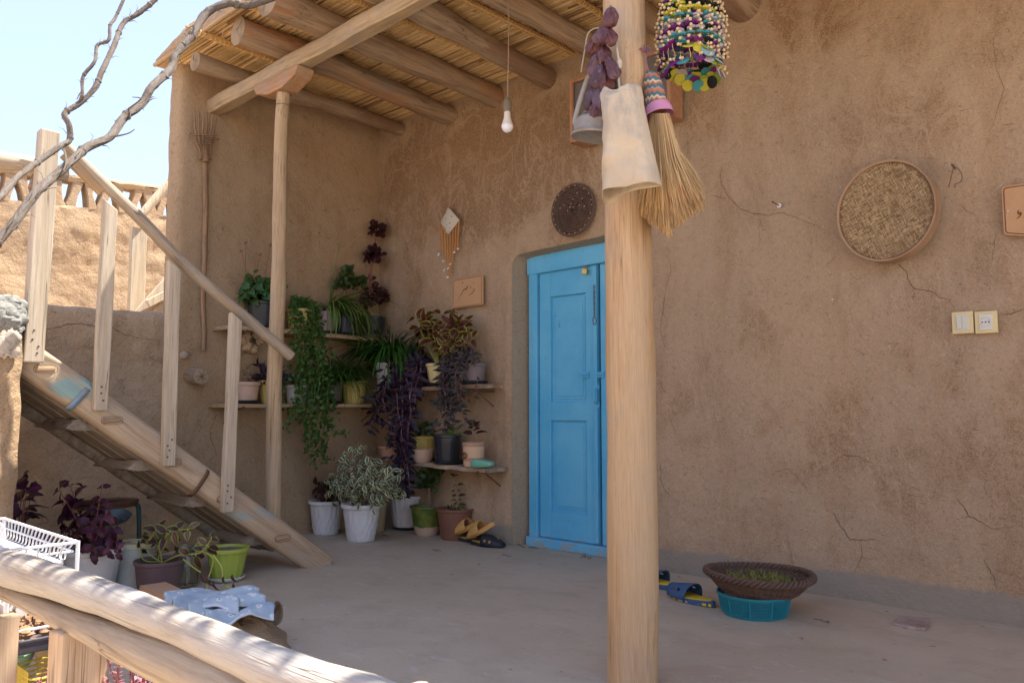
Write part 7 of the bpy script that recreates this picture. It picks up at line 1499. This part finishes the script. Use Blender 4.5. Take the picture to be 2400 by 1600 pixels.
# things on the lower part of the rack
zb = .225; tr_ = thing('black_tray', 'black tray of brown husks on the lower level of the white wire rack', 'tray', (-2.72, .80, zb)); mb = MB(); xa, xb = -3.0, -2.50
mb.box(((xa+xb)/2, .79, zb), (xb-xa, .15, .006)); 
for (a, b, c_, d) in ((xa, xb, .715, .715), (xa, xb, .865, .865), (xa, xa, .715, .865), (xb, xb, .715, .865)): mb.tube([(a, c_, zb+.03), (b, d, zb+.03)], .006, 6); mb.box(((a+b)/2, (c_+d)/2, zb+.015), (max(.004, b-a), max(.004, d-c_), .03))
mb.build('tray_body', plain('black_tray_plastic', (.03, .028, .04), .3, .5, .1), tr_)
hs = thing('walnut_husks', 'heap of brown dry husks in the black tray', 'husks', (-2.76, .79, zb+.01)); mb = MB()
for k in range(170): blob(mb, V((R.uniform(xa+.02, xb-.04), R.uniform(.735, .85), zb+.012+R.uniform(0, .035))), R.uniform(.008, .014), (R.uniform(.6, 1.6), R.uniform(.6, 1.4), .7), 7, .6)
o = mb.build('husk_heap', plain('husk_brown', (.34, .19, .10), .7, .3, .5, (.5, .33, .2)), hs); o['kind'] = 'stuff'
q = V((-2.86, .80, zb+.03)); mb = MB(); mb.box(q+V((0, 0, .0)), (.08, .08, .006)); 
for (dx_, dy_, sx, sy) in ((.04, 0, .005, .08), (-.04, 0, .005, .08), (0, .04, .085, .005), (0, -.04, .085, .005)): mb.box(q+V((dx_, dy_, .02)), (sx, sy, .045))
o = mb.build('white_box', PM['white'], smooth=False, bevel=.002); tag(o, 'small open white plastic box among the brown husks', 'box')
q = onz(.12, 30, 1545); gb = thing('green_bowl', 'pale green bowl below the wire rack at the left edge', 'bowl', q); mb = MB(); q = ony(.80, 12, 1545); mb.lathe([(0, -.045), (.04, -.045), (.07, -.02), (.085, .02), (.082, .022), (.065, -.015), (0, -.038)], 36, q); mb.build('bowl', plain('pale_green_plastic', (.35, .56, .36), .35, .5, .05, bs=0), gb)
q = ony(.80, 88, 1575); yb_ = thing('yellow_basket', 'yellow slatted plastic basket below the wire rack', 'basket', q); M_yb = plain('yellow_plastic', (.62, .47, .05), .4, .5, .1, bs=0); mb = MB()
for k in range(9): z = q.z-.10+k*.014; x0_, x1_ = q.x-.06-.002*k, q.x+.075+.002*k; mb.tube(smooth_path([(x0_, .76, z), (x1_, .755, z), (x1_+.01, .80, z), (x1_, .86, z), (x0_, .86, z), (x0_-.01, .80, z), (x0_, .76, z)], 3), .0032, 6)
for k in range(11): x = q.x-.06+k*.0135; mb.tube([(x, .755, q.z-.105), (x+.002, .752, q.z+.03)], .0028, 5)
mb.tube([(q.x-.065, .752, q.z-.1), (q.x-.07, .75, q.z+.045)], .007, 8); mb.box((q.x, .80, q.z-.105), (.14, .10, .006)); mb.build('basket_body', M_yb, yb_)
q = ony(.9, 115, 1520); p = thing('beige_pot', 'small beige clay pot in shade under the wire rack', 'pot', V((q.x, .92, 0))); 
mb = MB(); mb.lathe([(0, .002), (.04, .002), (.06, .13), (.064, .14), (.058, .14), (.04, .02), (0, .015)], 32, V((q.x, .92, 0.0))); mb.build('pot_body', PM['beige'], p)
# pink succulents at the railing foot
for (px, lab, n, hh) in ((308, 'pink flowering succulent behind the railing right of the square post', 260, .17), (98, 'small pink succulent in front of the yellow basket', 90, .10)):
    q = ony(.70, px, 1640 if px > 200 else 1625); c0 = V((q.x, q.y, q.z-.16)); r_ = thing('pink_succulent', lab, 'plant', c0, 'pink succulents at the railing'); ml, ms = MB(), MB()
    for k in range(n//12):
        w_ = .085 if px > 200 else .035; t = c0+V((R.uniform(-w_, w_), R.uniform(-.05, .05), .16+R.uniform(.0, hh*.55))); b = c0+V((R.uniform(-.03, .03), R.uniform(-.03, .03), .03)); P = smooth_path([b, (b+t)/2, t], 5); ms.tube(P, .0018, 5)
        for j in range(26): i = R.randint(4, len(P)-1); ml.leaf(P[i], rdir(R.uniform(0, 1.2)), UPZ, R.uniform(.010, .018), R.uniform(.005, .008), 'ovate', .3, .3, 2, 2)
    mb = MB(); mb.lathe([(0, .0), (.045, 0), (.06, .07), (.064, .075), (.055, .075), (0, .06)], 28, c0-V((0, 0, .02))); mb.build('pot', PM['clay'], r_)
    ml.build('foliage', LM['sedum'], r_, ang=180); ms.build('stems', M_stemr, r_)
